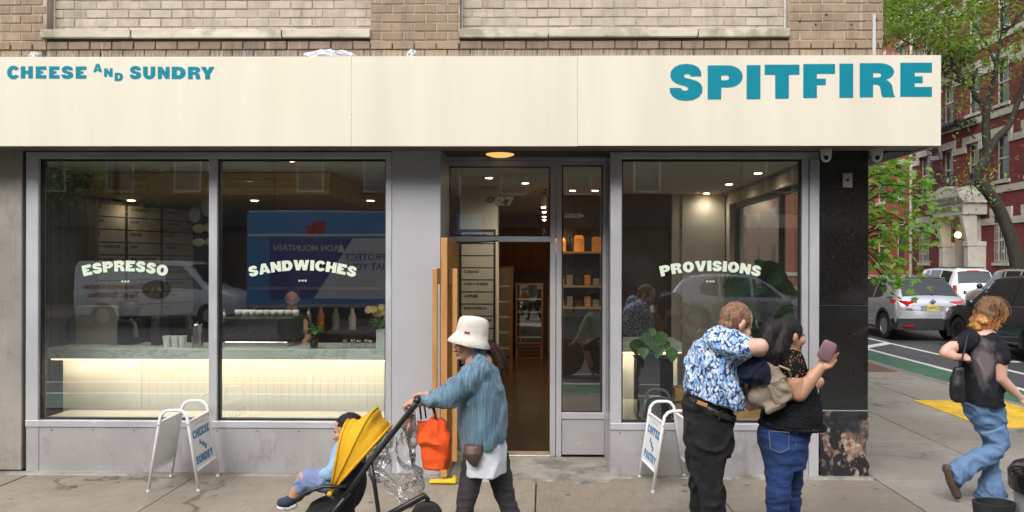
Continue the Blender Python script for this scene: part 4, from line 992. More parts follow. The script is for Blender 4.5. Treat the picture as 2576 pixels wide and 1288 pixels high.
# painted lanes: cross street runs along y, avenue along x
M_GREEN = mat('green_lane_paint', (.045, .135, .075), .6, var=.3, vs=4, bump=.2, bs=90, dirt=((.05, .07, .055), 2, .58, .5))
M_LINE = mat('white_road_paint', (.62, .62, .58), .6, var=.15, vs=8, dirt=((.2, .2, .19), 9, .62, .6))
st(box('bike_lane', M_GREEN, 6.72, 7.72, 4.4, 60, ZR, ZR + .004))
st(box('avenue_bike_lane', M_GREEN, -60, 5.2, 2.15, 3.58, ZR, ZR + .004))
def line(x0, x1, y0, y1): st(box('road_line', M_LINE, x0, x1, y0, y1, ZR + .0042, ZR + .008))
line(6.6, 6.70, 4.4, 60); line(7.74, 7.88, 4.4, 60); line(8.9, 9.02, 8, 60)
line(-60, 5.2, 2.0, 2.13); line(-60, 5.2, .9, 1.0)
o = MB().hexa([(7.885, 18.6, ZR + .0042), (8.895, 19.6, ZR + .0042), (8.895, 19.95, ZR + .0042), (7.885, 18.95, ZR + .0042), (7.885, 18.6, ZR + .008), (8.895, 19.6, ZR + .008), (8.895, 19.95, ZR + .008), (7.885, 18.95, ZR + .008)]).build('road_line', M_LINE); st(o)
line(9.4, 10.0, 16.0, 16.2)
fsw = st(box('far_sidewalk', M_CONC2, 19.45, 23.6, 4, 200, ZR - .008, .0))
for k in range(14): MB().box(19.3, 19.445, 28 + k * 2.0, 29.985 + k * 2.0, ZR, .006).build('kerb_stone', M_KERB, fsw)
# ---------------------------------------------------------------- brick apartment house across the cross street
XA = 23.0
def ya(px): return XA * FPX / (px - 1369)
M_RED = NT('red_brick_wall'); t = M_RED; bt = t.n('TexBrick'); bt.inputs['Scale'].default_value = 1; bt.inputs['Brick Width'].default_value = .21; bt.inputs['Row Height'].default_value = .07; bt.inputs['Mortar Size'].default_value = .006
bt.inputs['Color1'].default_value = (.17, .030, .026, 1); bt.inputs['Color2'].default_value = (.22, .042, .034, 1); bt.inputs['Mortar'].default_value = (.15, .045, .04, 1)
mp = t.n('Mapping'); mp.inputs['Rotation'].default_value = (R(90), 0, R(90)); ge = t.n('NewGeometry'); sp_ = t.n('SeparateXYZ'); t.l(ge.outputs['Position'], sp_.inputs[0]); cb = t.n('CombineXYZ'); t.l(sp_.outputs[1], cb.inputs[0]); t.l(sp_.outputs[2], cb.inputs[1]); t.l(cb.outputs[0], bt.inputs['Vector'])
t.bsdf(t.mix(1, bt.outputs[0], t.ramp(t.noise(.5, 5, .6), [(.3, .8), (.7, 1.2)]), 'MULTIPLY'), .85); M_RED = t.m
M_STONE = mat('painted_stone', (.56, .53, .47), .7, var=.12, vs=3, dirt=((.33, .31, .27), 2.5, .58, .5))
M_WFRAME = mat('white_sash', (.62, .60, .55), .5, var=.05)
M_IRON = mat('black_iron', (.014, .014, .016), .5, var=.2)
M_GRILLE = mat('pale_grille', (.52, .51, .47), .5)
M_WGLASS = NT('dark_window_glass'); t = M_WGLASS; t.bsdf(t.ramp(t.noise(.9, 3), [(.35, (.02, .024, .024)), (.65, (.09, .10, .095))]), .06, 0, t.bump(t.noise(.7, 2), .25, .05), .6); M_WGLASS = t.m
apt = empty('red_apartment_house', (XA, 42, 0), label='dark red brick apartment house with white stone bands and fire escape', cat='building')
Y0A, Y1A = 30.0, ya(2288)
cols = [(ya(b), ya(a)) for a, b in ((2572, 2610), (2493, 2528), (2424, 2454), (2363.5, 2389.5), (2307, 2331))]
cols += [(33.2, 34.3), (30.9, 32.0)]
rows = [(2.05, 4.4), (6.2, 8.45), (10.05, 12.3), (13.9, 16.15), (17.7, 19.9)]
mb = MB(); ycuts = sorted(cols); portal = (ya(2476), ya(2394))
# wall as strips round the window openings
zc_ = 0
bands_z = [(-.1, rows[0][0])] + [(rows[i][1], rows[i + 1][0]) for i in range(4)] + [(rows[4][1], 22)]
for a, b in bands_z: mb.box(XA, XA + .5, Y0A, Y1A, a, b)
for z0, z1 in rows:
    e = [Y0A] + [v for c in ycuts for v in c] + [Y1A]
    for i in range(0, len(e), 2): mb.box(XA, XA + .5, e[i], e[i + 1], z0, z1)
mb.build('wall', M_RED, apt)
box('side_mass', M_RED, XA + .61, XA + 14, Y0A + .002, Y1A - .002, 0, 21.9, apt)
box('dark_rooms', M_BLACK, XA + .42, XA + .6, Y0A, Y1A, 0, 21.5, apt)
for ci, (y0, y1) in enumerate(ycuts):
    for ri, (z0, z1) in enumerate(rows):
        if ri == 0 and portal[0] - .3 < (y0 + y1) / 2 < portal[1] + .3: 
            continue
        f = MB(); w_ = .07; zm = (z0 + z1) / 2
        f.box(XA + .16, XA + .24, y0, y0 + w_, z0, z1).box(XA + .16, XA + .24, y1 - w_, y1, z0, z1).box(XA + .16, XA + .24, y0 + w_, y1 - w_, z1 - w_, z1).box(XA + .16, XA + .24, y0 + w_, y1 - w_, z0, z0 + w_).box(XA + .15, XA + .25, y0 + w_, y1 - w_, zm - .04, zm + .04)
        if (ci + ri) % 2:
            for k in (1, 2): yy = y0 + (y1 - y0) * k / 3; f.box(XA + .18, XA + .22, yy - .015, yy + .015, zm + .04, z1 - w_)
        wf = f.build('window', M_WFRAME, apt)
        for za, zb_ in ((z0 + w_, zm - .04), (zm + .04, z1 - w_)): MB().box(XA + .2, XA + .21, y0 + w_, y1 - w_, za, zb_).build('pane', M_WGLASS, wf)
        MB().box(XA - .1, XA + .15, y0 - .12, y1 + .12, z0 - .16, z0).build('sill', M_STONE, wf)
        # eared head: lintel with drops at both sides
        h = MB().box(XA - .09, XA + .02, y0 - .32, y1 + .32, z1 + .02, z1 + .42).box(XA - .08, XA + .02, y0 - .30, y0 - .02, z1 - .42, z1 + .02).box(XA - .08, XA + .02, y1 + .02, y1 + .30, z1 - .42, z1 + .02)
        h.build('lintel', M_STONE, wf)
        if ri == 0:
            g = MB()
            for k in range(9): yy = y0 + .04 + (y1 - y0 - .08) * k / 8; g.box(XA - .03, XA - .012, yy - .012, yy + .012, z0 + .02, z1 - .35)
            for zz in (z0 + .06, (z0 + z1) / 2 - .1, z1 - .4): g.box(XA - .045, XA - .031, y0, y1, zz, zz + .05)
            for zz in (z0 + .55, z0 + 1.55):
                for k in (.32, .68): yy = y0 + (y1 - y0) * k; g.obox((XA - .05, yy, zz), (.012, .16, .16), Matrix.Rotation(R(45), 3, 'X'))
            g.build('window_grille', M_GRILLE, wf)
# stone bands between windows
for ri, (z0, z1) in enumerate(rows):
    e = [Y0A] + [v for c in ycuts for v in (c[0] - .30, c[1] + .30)] + [Y1A]
    for i in range(0, len(e), 2):
        if e[i + 1] - e[i] > .1: MB().box(XA - .06, XA + .02, e[i], e[i + 1], z1 - .42, z1 - .08).build('stone_band', M_STONE, apt)
    if ri: MB().box(XA - .06, XA + .02, Y0A, Y1A, z0 - .62, z0 - .28).build('stone_band', M_STONE, apt)
MB().box(XA - .08, XA + .02, Y0A, portal[0], .25, .75).box(XA - .08, XA + .02, portal[1], Y1A, .25, .75).build('plinth', M_STONE, apt)
MB().box(XA - .9, XA + .5, Y0A, Y1A, 22, 22.8).build('cornice', M_STONE, apt)
# white pipe at the party wall
MB().tube([(XA - .12, Y1A - .1, 0), (XA - .12, Y1A - .1, 21)], .09, 10).build('downpipe', M_STONE, apt)
# entrance portal with carved front
pc = (portal[0] + portal[1]) / 2; py0, py1 = portal; XP = XA - .95
por_o = MB().box(XP - .25, XA - .01, py0 + .06, py1 - .06, 4.551, 4.559).build('portal', M_STONE, apt)
for y in (py0 + .12, py1 - .55):
    por = MB()
    por.box(XP, XA - .01, y, y + .42, .0, 2.9); por.box(XP - .06, XA - .01, y - .05, y + .47, .0, .9); por.box(XP - .05, XA - .01, y - .04, y + .46, 2.9, 3.15)
    por.hexa([(XP, y + .06, 3.15), (XP + .5, y + .06, 3.15), (XP + .5, y + .36, 3.15), (XP, y + .36, 3.15), (XP - .3, y + .06, 4.55), (XP + .5, y + .06, 4.55), (XP + .5, y + .36, 4.55), (XP - .3, y + .36, 4.55)])
    por.build('portal_post', M_STONE, por_o, bevel=.02)
MB().box(XP - .3, XA - .01, py0 + .05, py1 - .05, 4.56, 5.15).build('frieze', M_STONE, por_o)
MB().prism([(XA - .01, 5.16), (XP - .34, 5.16), (XP - .5, 5.35), (XP - .62, 5.5), (XP - .62, 5.62), (XA - .01, 5.62)], py0 - .12, py1 + .12, 'Y') 
cz = MB().loft([[(XA - .01, y, 5.16), (XP - .34, y, 5.16), (XP - .5, y, 5.34), (XP - .64, y, 5.48), (XP - .64, y, 5.62), (XA - .01, y, 5.62)] for y in (py0 - .14, py1 + .14)]).build('cornice', M_STONE, por_o)
MB().loft([[(x, py0 + .05, 5.63), (x, py1 - .05, 5.63), (x, py1 - .2, 5.85), (x, pc + .4, 6.08), (x, pc, 6.15), (x, pc - .4, 6.08), (x, py0 + .2, 5.85)] for x in (XP - .5, XA - .01)]).build('pediment', M_STONE, por_o)
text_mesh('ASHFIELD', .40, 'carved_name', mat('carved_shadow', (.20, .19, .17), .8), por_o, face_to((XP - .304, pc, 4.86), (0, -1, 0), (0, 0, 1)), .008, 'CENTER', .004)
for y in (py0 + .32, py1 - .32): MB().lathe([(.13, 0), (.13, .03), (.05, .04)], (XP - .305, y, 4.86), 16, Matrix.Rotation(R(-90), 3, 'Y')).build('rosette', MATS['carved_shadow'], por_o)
MB().box(XA - .3, XA - .02, py0 + .56, py0 + 1.05, .9, 4.5).box(XA - .3, XA - .02, py1 - 1.0, py1 - .56, .9, 4.5).build('portal_wall', mat('cream_reveal', (.45, .42, .35), .7), por_o)
MB().box(XA - .06, XA - .02, py0 + 1.06, py1 - 1.01, .9, 4.4).build('entrance_door', M_BLACK, apt)
MB().ell((XA - .55, pc + .25, 3.55), .17, .17, .17, 16, 10).build('globe_lamp', lamp_mat('globe_glow', (1, .62, .25), 3.2), apt, smooth=True)
MB().tube([(XA - .02, pc + .25, 3.3), (XA - .55, pc + .25, 3.3), (XA - .55, pc + .25, 3.4)], .025, 6).build('lamp_arm', M_IRON, apt)
for k in range(5): MB().box(XP - .3 - k * .3, XA - .31, py0 + .56, py1 - .56, 0 + (4 - k) * .18, (5 - k) * .18 - .002).build('step', M_STONE, por_o)
# low area fences
def low_fence(y0, y1, lab):
    f = empty('area_fence', (XA - 1.6, y0, 0), label=lab, cat='fence', group='low area fences')
    MB().box(XA - 1.62, XA - 1.58, y0, y1, 1.0, 1.06).box(XA - 1.62, XA - 1.58, y0, y1, .35, .4).build('rail', M_GRILLE, f)
    n = int((y1 - y0) / .18)
    for k in range(n + 1): yy = y0 + (y1 - y0) * k / n; MB().box(XA - 1.61, XA - 1.59, yy - .012, yy + .012, 0, 1.12).build('picket', M_GRILLE, f)
low_fence(37.2, portal[0] - .1, 'pale low picket fence right of the white portal'); low_fence(portal[1] + .3, Y1A - .3, 'pale low picket fence left of the white portal')
# fire escape
fe = empty('fire_escape', (XA - .6, 43, 5.7), label='black iron fire escape on the red house over the portal', cat='fire escape')
def landing(y0, y1, z):
    p = MB()
    for k in range(8): p.box(XA - 1.15 + k * .145, XA - 1.15 + k * .145 + .07, y0, y1, z, z + .05)
    p.box(XA - 1.2, XA - 1.14, y0, y1, z - .14, z - .002)
    for yy in (y0, y1 - .06): p.box(XA - 1.2, XA - .01, yy, yy + .06, z - .14, z - .003)
    p.build('landing', M_IRON, fe)
    r_ = MB().box(XA - 1.19, XA - 1.155, y0, y1, z + .95, z + .99).box(XA - 1.19, XA - 1.155, y0, y1, z + .5, z + .53)
    n = int((y1 - y0) / .22)
    for k in range(n + 1): yy = y0 + (y1 - y0 - .02) * k / n; r_.box(XA - 1.185, XA - 1.165, yy, yy + .02, z + .05, z + .95)
    r_.box(XA - 1.19, XA - .02, y1 - .03, y1, z + .95, z + .99); r_.build('railing', M_IRON, fe)
    for yy in (y0 + .1, y1 - .1): MB().tube([(XA - 1.15, yy, z - .1), (XA - .02, yy, z - 1.0)], .03, 6).build('bracket', M_IRON, fe)
for z in (5.75, 9.6, 13.45): landing(40.6, 45.4, z)
def ladder(y0, z0, y1, z1, n):
    l_ = MB(); 
    for x in (XA - 1.05, XA - .45): l_.tube([(x, y0, z0), (x, y1, z1)], .035, 6)
    for k in range(n): f_ = (k + .5) / n; l_.box(XA - 1.05, XA - .45, y0 + (y1 - y0) * f_ - .09, y0 + (y1 - y0) * f_ + .09, z0 + (z1 - z0) * f_ - .012, z0 + (z1 - z0) * f_ + .012)
    l_.build('ladder', M_IRON, fe)
ladder(42.6, 5.8, 44.3, 9.6, 12); ladder(43.0, 9.65, 44.8, 13.45, 12)
# next house: orange brick
ob = empty('orange_brick_house', (XA + .2, 56, 0), label='orange brick row house beyond the white pipe, half hidden by leaves', cat='building')
M_ORANGE = mat('orange_brick', (.33, .085, .04), .85, var=.2, vs=2, bump=.3, bs=30)
mb = MB(); yy1 = 74; oc = [(49.0, 50.2), (51.8, 53.0), (54.6, 55.8), (58, 59.2), (61, 62.2), (64, 65.2)]
prev = -.1
for z0, z1 in rows + [(22, 22)]:
    mb.box(XA + .1, XA + .5, Y1A + .01, yy1, prev, z0); e = [Y1A + .01] + [v for c in oc for v in c] + [yy1]
    for i in range(0, len(e), 2):
        if z1 > z0: mb.box(XA + .1, XA + .5, e[i], e[i + 1], z0, z1)
    prev = z1
mb.build('wall', M_ORANGE, ob)
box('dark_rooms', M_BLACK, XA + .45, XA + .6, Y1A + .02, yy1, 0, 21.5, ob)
for y0, y1 in oc:
    for z0, z1 in rows:
        w_ = .07; zm = (z0 + z1) / 2; f = MB().box(XA + .24, XA + .3, y0, y0 + w_, z0, z1).box(XA + .24, XA + .3, y1 - w_, y1, z0, z1).box(XA + .24, XA + .3, y0 + w_, y1 - w_, z1 - w_, z1).box(XA + .24, XA + .3, y0 + w_, y1 - w_, z0, z0 + w_).box(XA + .23, XA + .31, y0 + w_, y1 - w_, zm - .03, zm + .03)
        wf = f.build('window', M_WFRAME, ob); MB().box(XA + .27, XA + .28, y0 + w_, y1 - w_, z0 + w_, zm - .03).build('pane', M_WGLASS, wf); MB().box(XA + .27, XA + .28, y0 + w_, y1 - w_, zm + .03, z1 - w_).build('pane', M_WGLASS, wf)
        MB().box(XA + .02, XA + .2, y0 - .1, y1 + .1, z0 - .15, z0).build('sill', M_STONE, wf); MB().box(XA + .04, XA + .12, y0 - .1, y1 + .1, z1, z1 + .28).build('lintel', M_STONE, wf)
MB().box(XA + .0, XA + .1, Y1A + .02, yy1, .9, 1.2).build('stone_band', M_STONE, ob)
# blocks closing the street further on
for k, (x0, x1, y0, y1, h, c_) in enumerate(((23.3, 36, 75, 130, 20, (.22, .10, .07)), (-3, 6.2, 24, 60, 18, (.25, .18, .13)), (-8, 40, 200, 215, 24, (.2, .14, .11)))):
    e = empty('street_block', ((x0 + x1) / 2, (y0 + y1) / 2, 0), label=('brick block continuing the row behind the orange house', 'brown block behind the corner shop on the near side', 'low block closing the far end of the street')[k], cat='building')
    MB().box(x0, x1, y0, y1, 0, h).build('wall', mat('block_brick_%d' % k, c_, .85, var=.2), e)
    for f_ in range(5):
        for j in range(10):
            yy = y0 + (y1 - y0) * (j + .3) / 10
            if k == 0: MB().box(x0 - .02, x0 + .1, yy, yy + 1.3, 2 + f_ * 3.6, 4 + f_ * 3.6).build('window', M_WGLASS, e)
            if k == 2: xx = x0 + (x1 - x0) * (j + .3) / 10; MB().box(xx, xx + 1.4, y0 - .02, y0 + .1, 2 + f_ * 4, 4.2 + f_ * 4).build('window', M_WGLASS, e)

# ---------------------------------------------------------------- trees
M_BARK = mat('dark_bark', (.022, .019, .015), .9, var=.35, vs=6, bump=1, bs=22, stretch=(1, 1, .3))
M_LEAF_L = leaf_mat('locust_leaf', (.11, .18, .045), (.25, .33, .10), .5, .5)
M_LEAF_M = leaf_mat('maple_leaf', (.12, .25, .03), (.26, .43, .08), .5, .42)
def sm(pts, n=6):
    """Catmull-Rom through points"""
    P = [Vector(p) for p in pts]; out = []
    for i in range(len(P) - 1):
        a, b, c, d = P[max(i - 1, 0)], P[i], P[i + 1], P[min(i + 2, len(P) - 1)]
        for k in range(n):
            t_ = k / n; out.append(.5 * ((2 * b) + (c - a) * t_ + (2 * a - 5 * b + 4 * c - d) * t_ * t_ + (3 * b - a - 3 * c + d) * t_ ** 3))
    return out + [P[-1]]
def limb(mb, pts, r0, r1, n=9, k=5):
    p = sm(pts, k); m = len(p); mb.tube(p, [r0 + (r1 - r0) * i / (m - 1) for i in range(m)], n); return p
ta = empty('leaning_street_tree', (gr(2562, 715).x, 33.2, 0), label='tall leaning street tree with dark forked trunk and airy yellow green crown', cat='tree')
YT = 33.2
def T(px, py, dy=0): return at(px, py, YT + dy)
b0 = T(2562, 770); b0.z = -.02
tr_ = MB(); limb(tr_, [b0, T(2557, 660), T(2540, 590), T(2502, 505), T(2456, 448), T(2470, 415), T(2484, 390), T(2480, 330), T(2482, 264)], .30, .15, 12)
limb(tr_, [T(2480, 400), T(2505, 350), T(2536, 318), T(2558, 264), T(2574, 208), T(2590, 120)], .16, .08)
tr_.build('trunk', M_BARK, ta, smooth=True)
br = MB(); rnd = random.Random(21); tips = []
limbs = [([T(2482, 264), T(2457, 247), T(2439, 214), T(2399, 178), T(2360, 150, .5)], .15), ([T(2482, 268), T(2494, 227), T(2506, 165), T(2518, 89), T(2522, 10, .4)], .14), ([T(2439, 214), T(2410, 205, -.5), T(2375, 190, -1)], .07), ([T(2574, 208), T(2610, 150), T(2640, 60)], .1),
         ([T(2518, 89), T(2560, 50, -.6), T(2590, 10)], .07), ([T(2399, 178), T(2380, 110, .4), T(2330, 60, 1)], .07), ([T(2506, 165), T(2470, 90, 1), T(2430, 30, 1.2)], .07), ([T(2522, 10), T(2500, -80), T(2470, -160)], .08), ([T(2360, 150), T(2300, 115), T(2250, 90, 1)], .05), ([T(2330, 60), T(2270, 40, 1), T(2215, 30, 1)], .05), ([T(2456, 448), T(2440, 462, -.6), T(2415, 470, -1)], .05), ([T(2590, 120), T(2600, 0), T(2560, -120)], .07)]
for pts, r0 in limbs:
    p = limb(br, pts, r0, .02)
    for q in p[len(p) // 3:]:
        for k in range(2):
            e = q + Vector((rnd.gauss(0, .8), rnd.gauss(0, .9), rnd.gauss(.15, .55))); br.tube([q, q.lerp(e, .5) + Vector((0, 0, .12)), e], [.018, .012, .005], 4); tips.append(e)
br.build('branches', M_BARK, ta)
clus = []
for k in range(120):    # crown mass towards the upper left, and thinner elsewhere
    clus.append((T(rnd.uniform(2195, 2440), rnd.uniform(-90, 125), rnd.uniform(-2, 3)), 1.0))
for k in range(26): clus.append((T(rnd.uniform(2400, 2640), rnd.uniform(-160, 60), rnd.uniform(-2, 3)), .9))
for k in range(14): clus.append((T(rnd.uniform(2370, 2470), rnd.uniform(110, 330), rnd.uniform(-1.5, 1)), .22))
for k in range(8): clus.append((T(rnd.uniform(2490, 2600), rnd.uniform(120, 330), rnd.uniform(-1.5, 1)), .3))
lv = MB()
for c, dn in clus + [(t_, .3) for t_ in tips]:
    r0 = .85
    for k in range(int(62 * dn)):
        o = c + Vector((rnd.gauss(0, r0 * .6), rnd.gauss(0, r0 * .6), rnd.gauss(0, r0 * .28)))
        d = Vector((rnd.gauss(0, 1), rnd.gauss(0, 1), rnd.gauss(-.25, .35))); L = rnd.uniform(.13, .26)
        leaf(lv, o, d, (rnd.gauss(0, .3), rnd.gauss(0, .3), 1), L, L * .42, .1, .2, shape=[.2, 1, .1])
lv.build('crown', M_LEAF_L, ta)
# near maple: hanging sprays of lobed leaves past the pillar
tb = empty('young_maple_tree', (5.88, 14.6, 0), label='young street maple with bright green leaves showing past the black pillar', cat='tree')
tk = MB(); limb(tk, [(5.88, 14.6, -.02), (5.96, 14.62, 1.3), (5.80, 14.58, 2.7), (5.93, 14.66, 4.2), (5.82, 14.7, 5.9)], .12, .03, 10); tk.build('trunk', M_BARK, tb, smooth=True)
LOBE = [(0, 0), (.10, .10), (.34, .02), (.30, .20), (.52, .32), (.36, .44), (.40, .62), (.20, .56), (.0, 1.0)]
LOBE = LOBE + [(-x, y) for x, y in LOBE[-2:0:-1]]
def maple(mb, o, d, up, L):
    o = Vector(o); d = Vector(d).normalized(); s = d.cross(Vector(up)).normalized(); n = s.cross(d); b = len(mb.v); m = len(LOBE)
    mb.v.append(tuple(o + d * L * .34))
    for x, y in LOBE: mb.v.append(tuple(o + s * x * L * 1.05 + d * y * L - Vector((0, 0, 1)) * (.22 * L * (abs(x) + y * y * .6)) + n * .1 * L * abs(x)))
    for i in range(m): mb.f.append((b, b + 1 + i, b + 1 + (i + 1) % m))
lv = MB(); br = MB(); YM = 14.4
for px, py, n in ((2200, 430, 26), (2235, 425, 26), (2265, 440, 24), (2290, 462, 20), (2318, 488, 18), (2336, 510, 10), (2215, 480, 26), (2250, 495, 26), (2285, 520, 14), (2205, 535, 24), (2240, 545, 22), (2275, 560, 20), (2305, 572, 18), (2332, 585, 14), (2345, 592, 6), (2222, 590, 24), (2262, 605, 20), (2295, 615, 12), (2210, 640, 20), (2240, 660, 16), (2255, 690, 14), (2268, 712, 12), (2215, 690, 12), (2196, 610, 20), (2230, 400, 16), (2255, 725, 6)):
    c = at(px, py, YM + rnd.uniform(-.6, .6)); br.tube(sm([(5.87, 14.6, max(2.1, c.z - .25)), tuple(Vector((5.87, 14.6, max(2.1, c.z - .1))).lerp(c, .35) + Vector((0, 0, .22))), tuple(Vector((5.87, 14.6, c.z)).lerp(c, .75) + Vector((0, 0, .16))), tuple(c)], 3), [.020, .018, .016, .014, .012, .010, .009, .007, .006, .004], 5)
    for k in range(int(n * 1.9)):
        o = c + Vector((rnd.gauss(0, .17), rnd.gauss(0, .35), rnd.gauss(0, .12))); maple(lv, o, (rnd.gauss(.35, .8), rnd.gauss(-.4, .7), rnd.gauss(-.5, .3)), (rnd.gauss(0, .25), rnd.gauss(-.35, .25), 1), rnd.uniform(.085, .155))
for k in range(520):   # rest of the crown, behind the pillar and the sign
    a, h = rnd.uniform(0, 6.28), rnd.uniform(2.6, 6.6); r_ = 1.45 * math.sqrt(rnd.random()) * (1 - abs(h - 4.4) / 3.2)
    maple(lv, (5.7 + r_ * math.cos(a), 14.7 + r_ * math.sin(a), h), (math.cos(a), math.sin(a), rnd.gauss(-.5, .3)), (0, 0, 1), rnd.uniform(.12, .19))
br.build('branches', M_BARK, tb); lv.build('crown', M_LEAF_M, tb)
ctree(tb, (5.75, 22.0, 0), R(70), 'street maple further along the near pavement, seen through the side window')
# ---------------------------------------------------------------- vehicles
M_TYRE = mat('tyre_rubber', (.013, .013, .013), .8, var=.2)
M_RIM = mat('alloy_rim', (.42, .42, .42), .3, .9, var=.05)
M_RIMD = mat('dark_rim', (.03, .03, .032), .35, .7)
M_CGLASS = NT('car_glass'); t = M_CGLASS; t.bsdf((.015, .02, .02), .03, 0, None, .9, Coat_Weight=.6); M_CGLASS = t.m
M_CLAD = mat('black_cladding', (.018, .018, .019), .6, var=.1)
M_TAIL = NT('tail_lamp'); t = M_TAIL; t.bsdf((.45, .006, .012), .08, 0, None, .7, Coat_Weight=1.0); M_TAIL = t.m
M_CHROME = mat('chrome_trim', (.7, .7, .7), .12, 1, var=.02)
def paint(name, c, metal=.4, rough=.32): return mat(name, c, rough, metal, var=.03, vs=1, coat=1.0)
def cr(ts, vs, x):
    """smooth interpolation of rows vs at stations ts"""
    if x <= ts[0]: return vs[0]
    if x >= ts[-1]: return vs[-1]
    i = max(k for k in range(len(ts)) if ts[k] <= x); u = (x - ts[i]) / (ts[i + 1] - ts[i])
    out = []
    for q in range(len(vs[0])):
        y0, y1 = vs[i][q], vs[i + 1][q]; h = ts[i + 1] - ts[i]
        def slope(k):
            if k <= 0 or k >= len(ts) - 1: return 0
            a = (vs[k][q] - vs[k - 1][q]) / (ts[k] - ts[k - 1]); b = (vs[k + 1][q] - vs[k][q]) / (ts[k + 1] - ts[k])
            return 0 if a * b <= 0 else 2 * a * b / (a + b)
        m0, m1 = slope(i) * h, slope(i + 1) * h
        out.append((2 * u ** 3 - 3 * u * u + 1) * y0 + (u ** 3 - 2 * u * u + u) * m0 + (-2 * u ** 3 + 3 * u * u) * y1 + (u ** 3 - u * u) * m1)
    return out
def car(name, loc, rz, label, stations, body_m, wheels, side_glass, rear_glass, front_glass, rim_m, group=None, clad=True, wr=.34, cat='car'):
    e = empty(name, loc, rz, label, cat, group)
    ts = [s[0] for s in stations]; vs = [s[1:] for s in stations]
    def sec(y):
        zs, zb, zr, wm, wt = cr(ts, vs, y); hw = wm * .958
        return [(0, zs), (wm * .84, zs), (wm * .965, zs + .07), (wm, zs + .5 * (zb - zs)), (wm * .995, zb - .09), (hw, zb), ((hw + wt) / 2 + .018, zb + (zr - .05 - zb) * .5), (wt, zr - .05), (wt - .09, zr - .008), (wt * .4, zr + .012), (0, zr + .016)]
    L = ts[-1]; ys = sorted(set([round(L * k / 44, 4) for k in range(45)] + ts)); rings = []
    for y in ys:
        s = sec(y); rings.append([(x, y, z) for x, z in s] + [(-x, y, z) for x, z in s[-2:0:-1]])
    mb = MB().loft(rings); me = mb.mesh('body'); mb.fix(me); me.materials.append(body_m); me.shade_smooth()
    o = bpy.data.objects.new('tmp', me); COL.objects.link(o); cut = MB(); wx = max(v[3] for v in vs)
    for yw in wheels:
        for sx in (-1, 1): cut.lathe([(wr + .055, 0), (wr + .055, .42)], (sx * (wx + .1), yw, wr), 28, Matrix.Rotation(R(-90 * sx), 3, 'Y'))
    cm = cut.mesh('c'); cut.fix(cm); co = bpy.data.objects.new('tmpc', cm); COL.objects.link(co)
    m = o.modifiers.new('b', 'BOOLEAN'); m.operation = 'DIFFERENCE'; m.object = co; m.solver = 'EXACT'
    me2 = bpy.data.meshes.new_from_object(o.evaluated_get(bpy.context.evaluated_depsgraph_get())); bpy.data.objects.remove(o); bpy.data.objects.remove(co)
    me2.name = 'body'; me2.set_sharp_from_angle(angle=R(38)); body = link('body', me2, e, True)
    # wheels
    for yw in wheels:
        for sx in (-1, 1):
            rot = Matrix.Rotation(R(90 * sx), 3, 'Y'); c = (sx * (wx - .13), yw, wr)
            w_ = MB().lathe([(wr * .62, -.1), (wr * .93, -.1), (wr, -.06), (wr, .07), (wr * .95, .105), (wr * .66, .115), (wr * .64, .09)], c, 28, rot).build('wheel', M_TYRE, e, smooth=True, angle=40, local=True)
            MB().lathe([(wr * .645, .10), (wr * .60, .108), (wr * .58, .05), (.05, .045)], c, 28, rot).build('rim', rim_m, w_, smooth=True, angle=30, local=True)
            sp_ = MB()
            for k in range(10):
                a = k * .6283 + (.09 if k % 2 else -.09); d = Vector((math.cos(a), math.sin(a), 0)); n_ = Vector((-d.y, d.x, 0)) * .02
                P_ = [d * .05 - n_ * 1.3, d * wr * .6 - n_, d * wr * .6 + n_, d * .05 + n_ * 1.3]
                sp_.hexa([Vector(c) + rot @ (p + Vector((0, 0, .06))) for p in P_] + [Vector(c) + rot @ (p + Vector((0, 0, .095))) for p in P_])
            sp_.lathe([(.06, .055), (.06, .1), (.02, .104)], c, 14, rot); sp_.build('spokes', rim_m, w_, local=True)
            if clad:
                arc_ = MB(); n = 22; rr_ = []
                for k in range(n + 1):
                    a = R(-14 + 208 * k / n); q = Vector((0, math.cos(a), math.sin(a))); c0 = Vector((0, yw, wr)) + q * (wr + .045); c1 = Vector((0, yw, wr)) + q * (wr + .11)
                    X = sx * (wx + .004); rr_.append([(X, c0.y, c0.z), (X, c1.y, c1.z), (sx * (wx - .10), c1.y, c1.z), (sx * (wx - .10), c0.y, c0.z)])
                arc_.loft(rr_); arc_.build('wheel_arch', M_CLAD, e, local=True)
    # glass: patches following the body, slightly proud
    def side_pt(y, s, sx, off=.006):
        q = sec(y); a, b, c = q[5], q[6], q[7]; u = s * 2
        x, z = (a[0] + (b[0] - a[0]) * u, a[1] + (b[1] - a[1]) * u) if u < 1 else (b[0] + (c[0] - b[0]) * (u - 1), b[1] + (c[1] - b[1]) * (u - 1))
        return (sx * (x + off), y, z + off * .3)
    for poly in side_glass:      # poly: list of (y, s0, s1) from rear to front
        for sx in (-1, 1):
            mb = MB(); n = len(poly); b = 0
            for (y, s0, s1) in poly:
                for k in range(5): mb.v.append(side_pt(y, s0 + (s1 - s0) * k / 4, sx))
            for i in range(n - 1):
                for k in range(4): mb.f.append((i * 5 + k, i * 5 + k + 1, (i + 1) * 5 + k + 1, (i + 1) * 5 + k))
            mb.build('side_window', M_CGLASS, e, smooth=True, local=True)
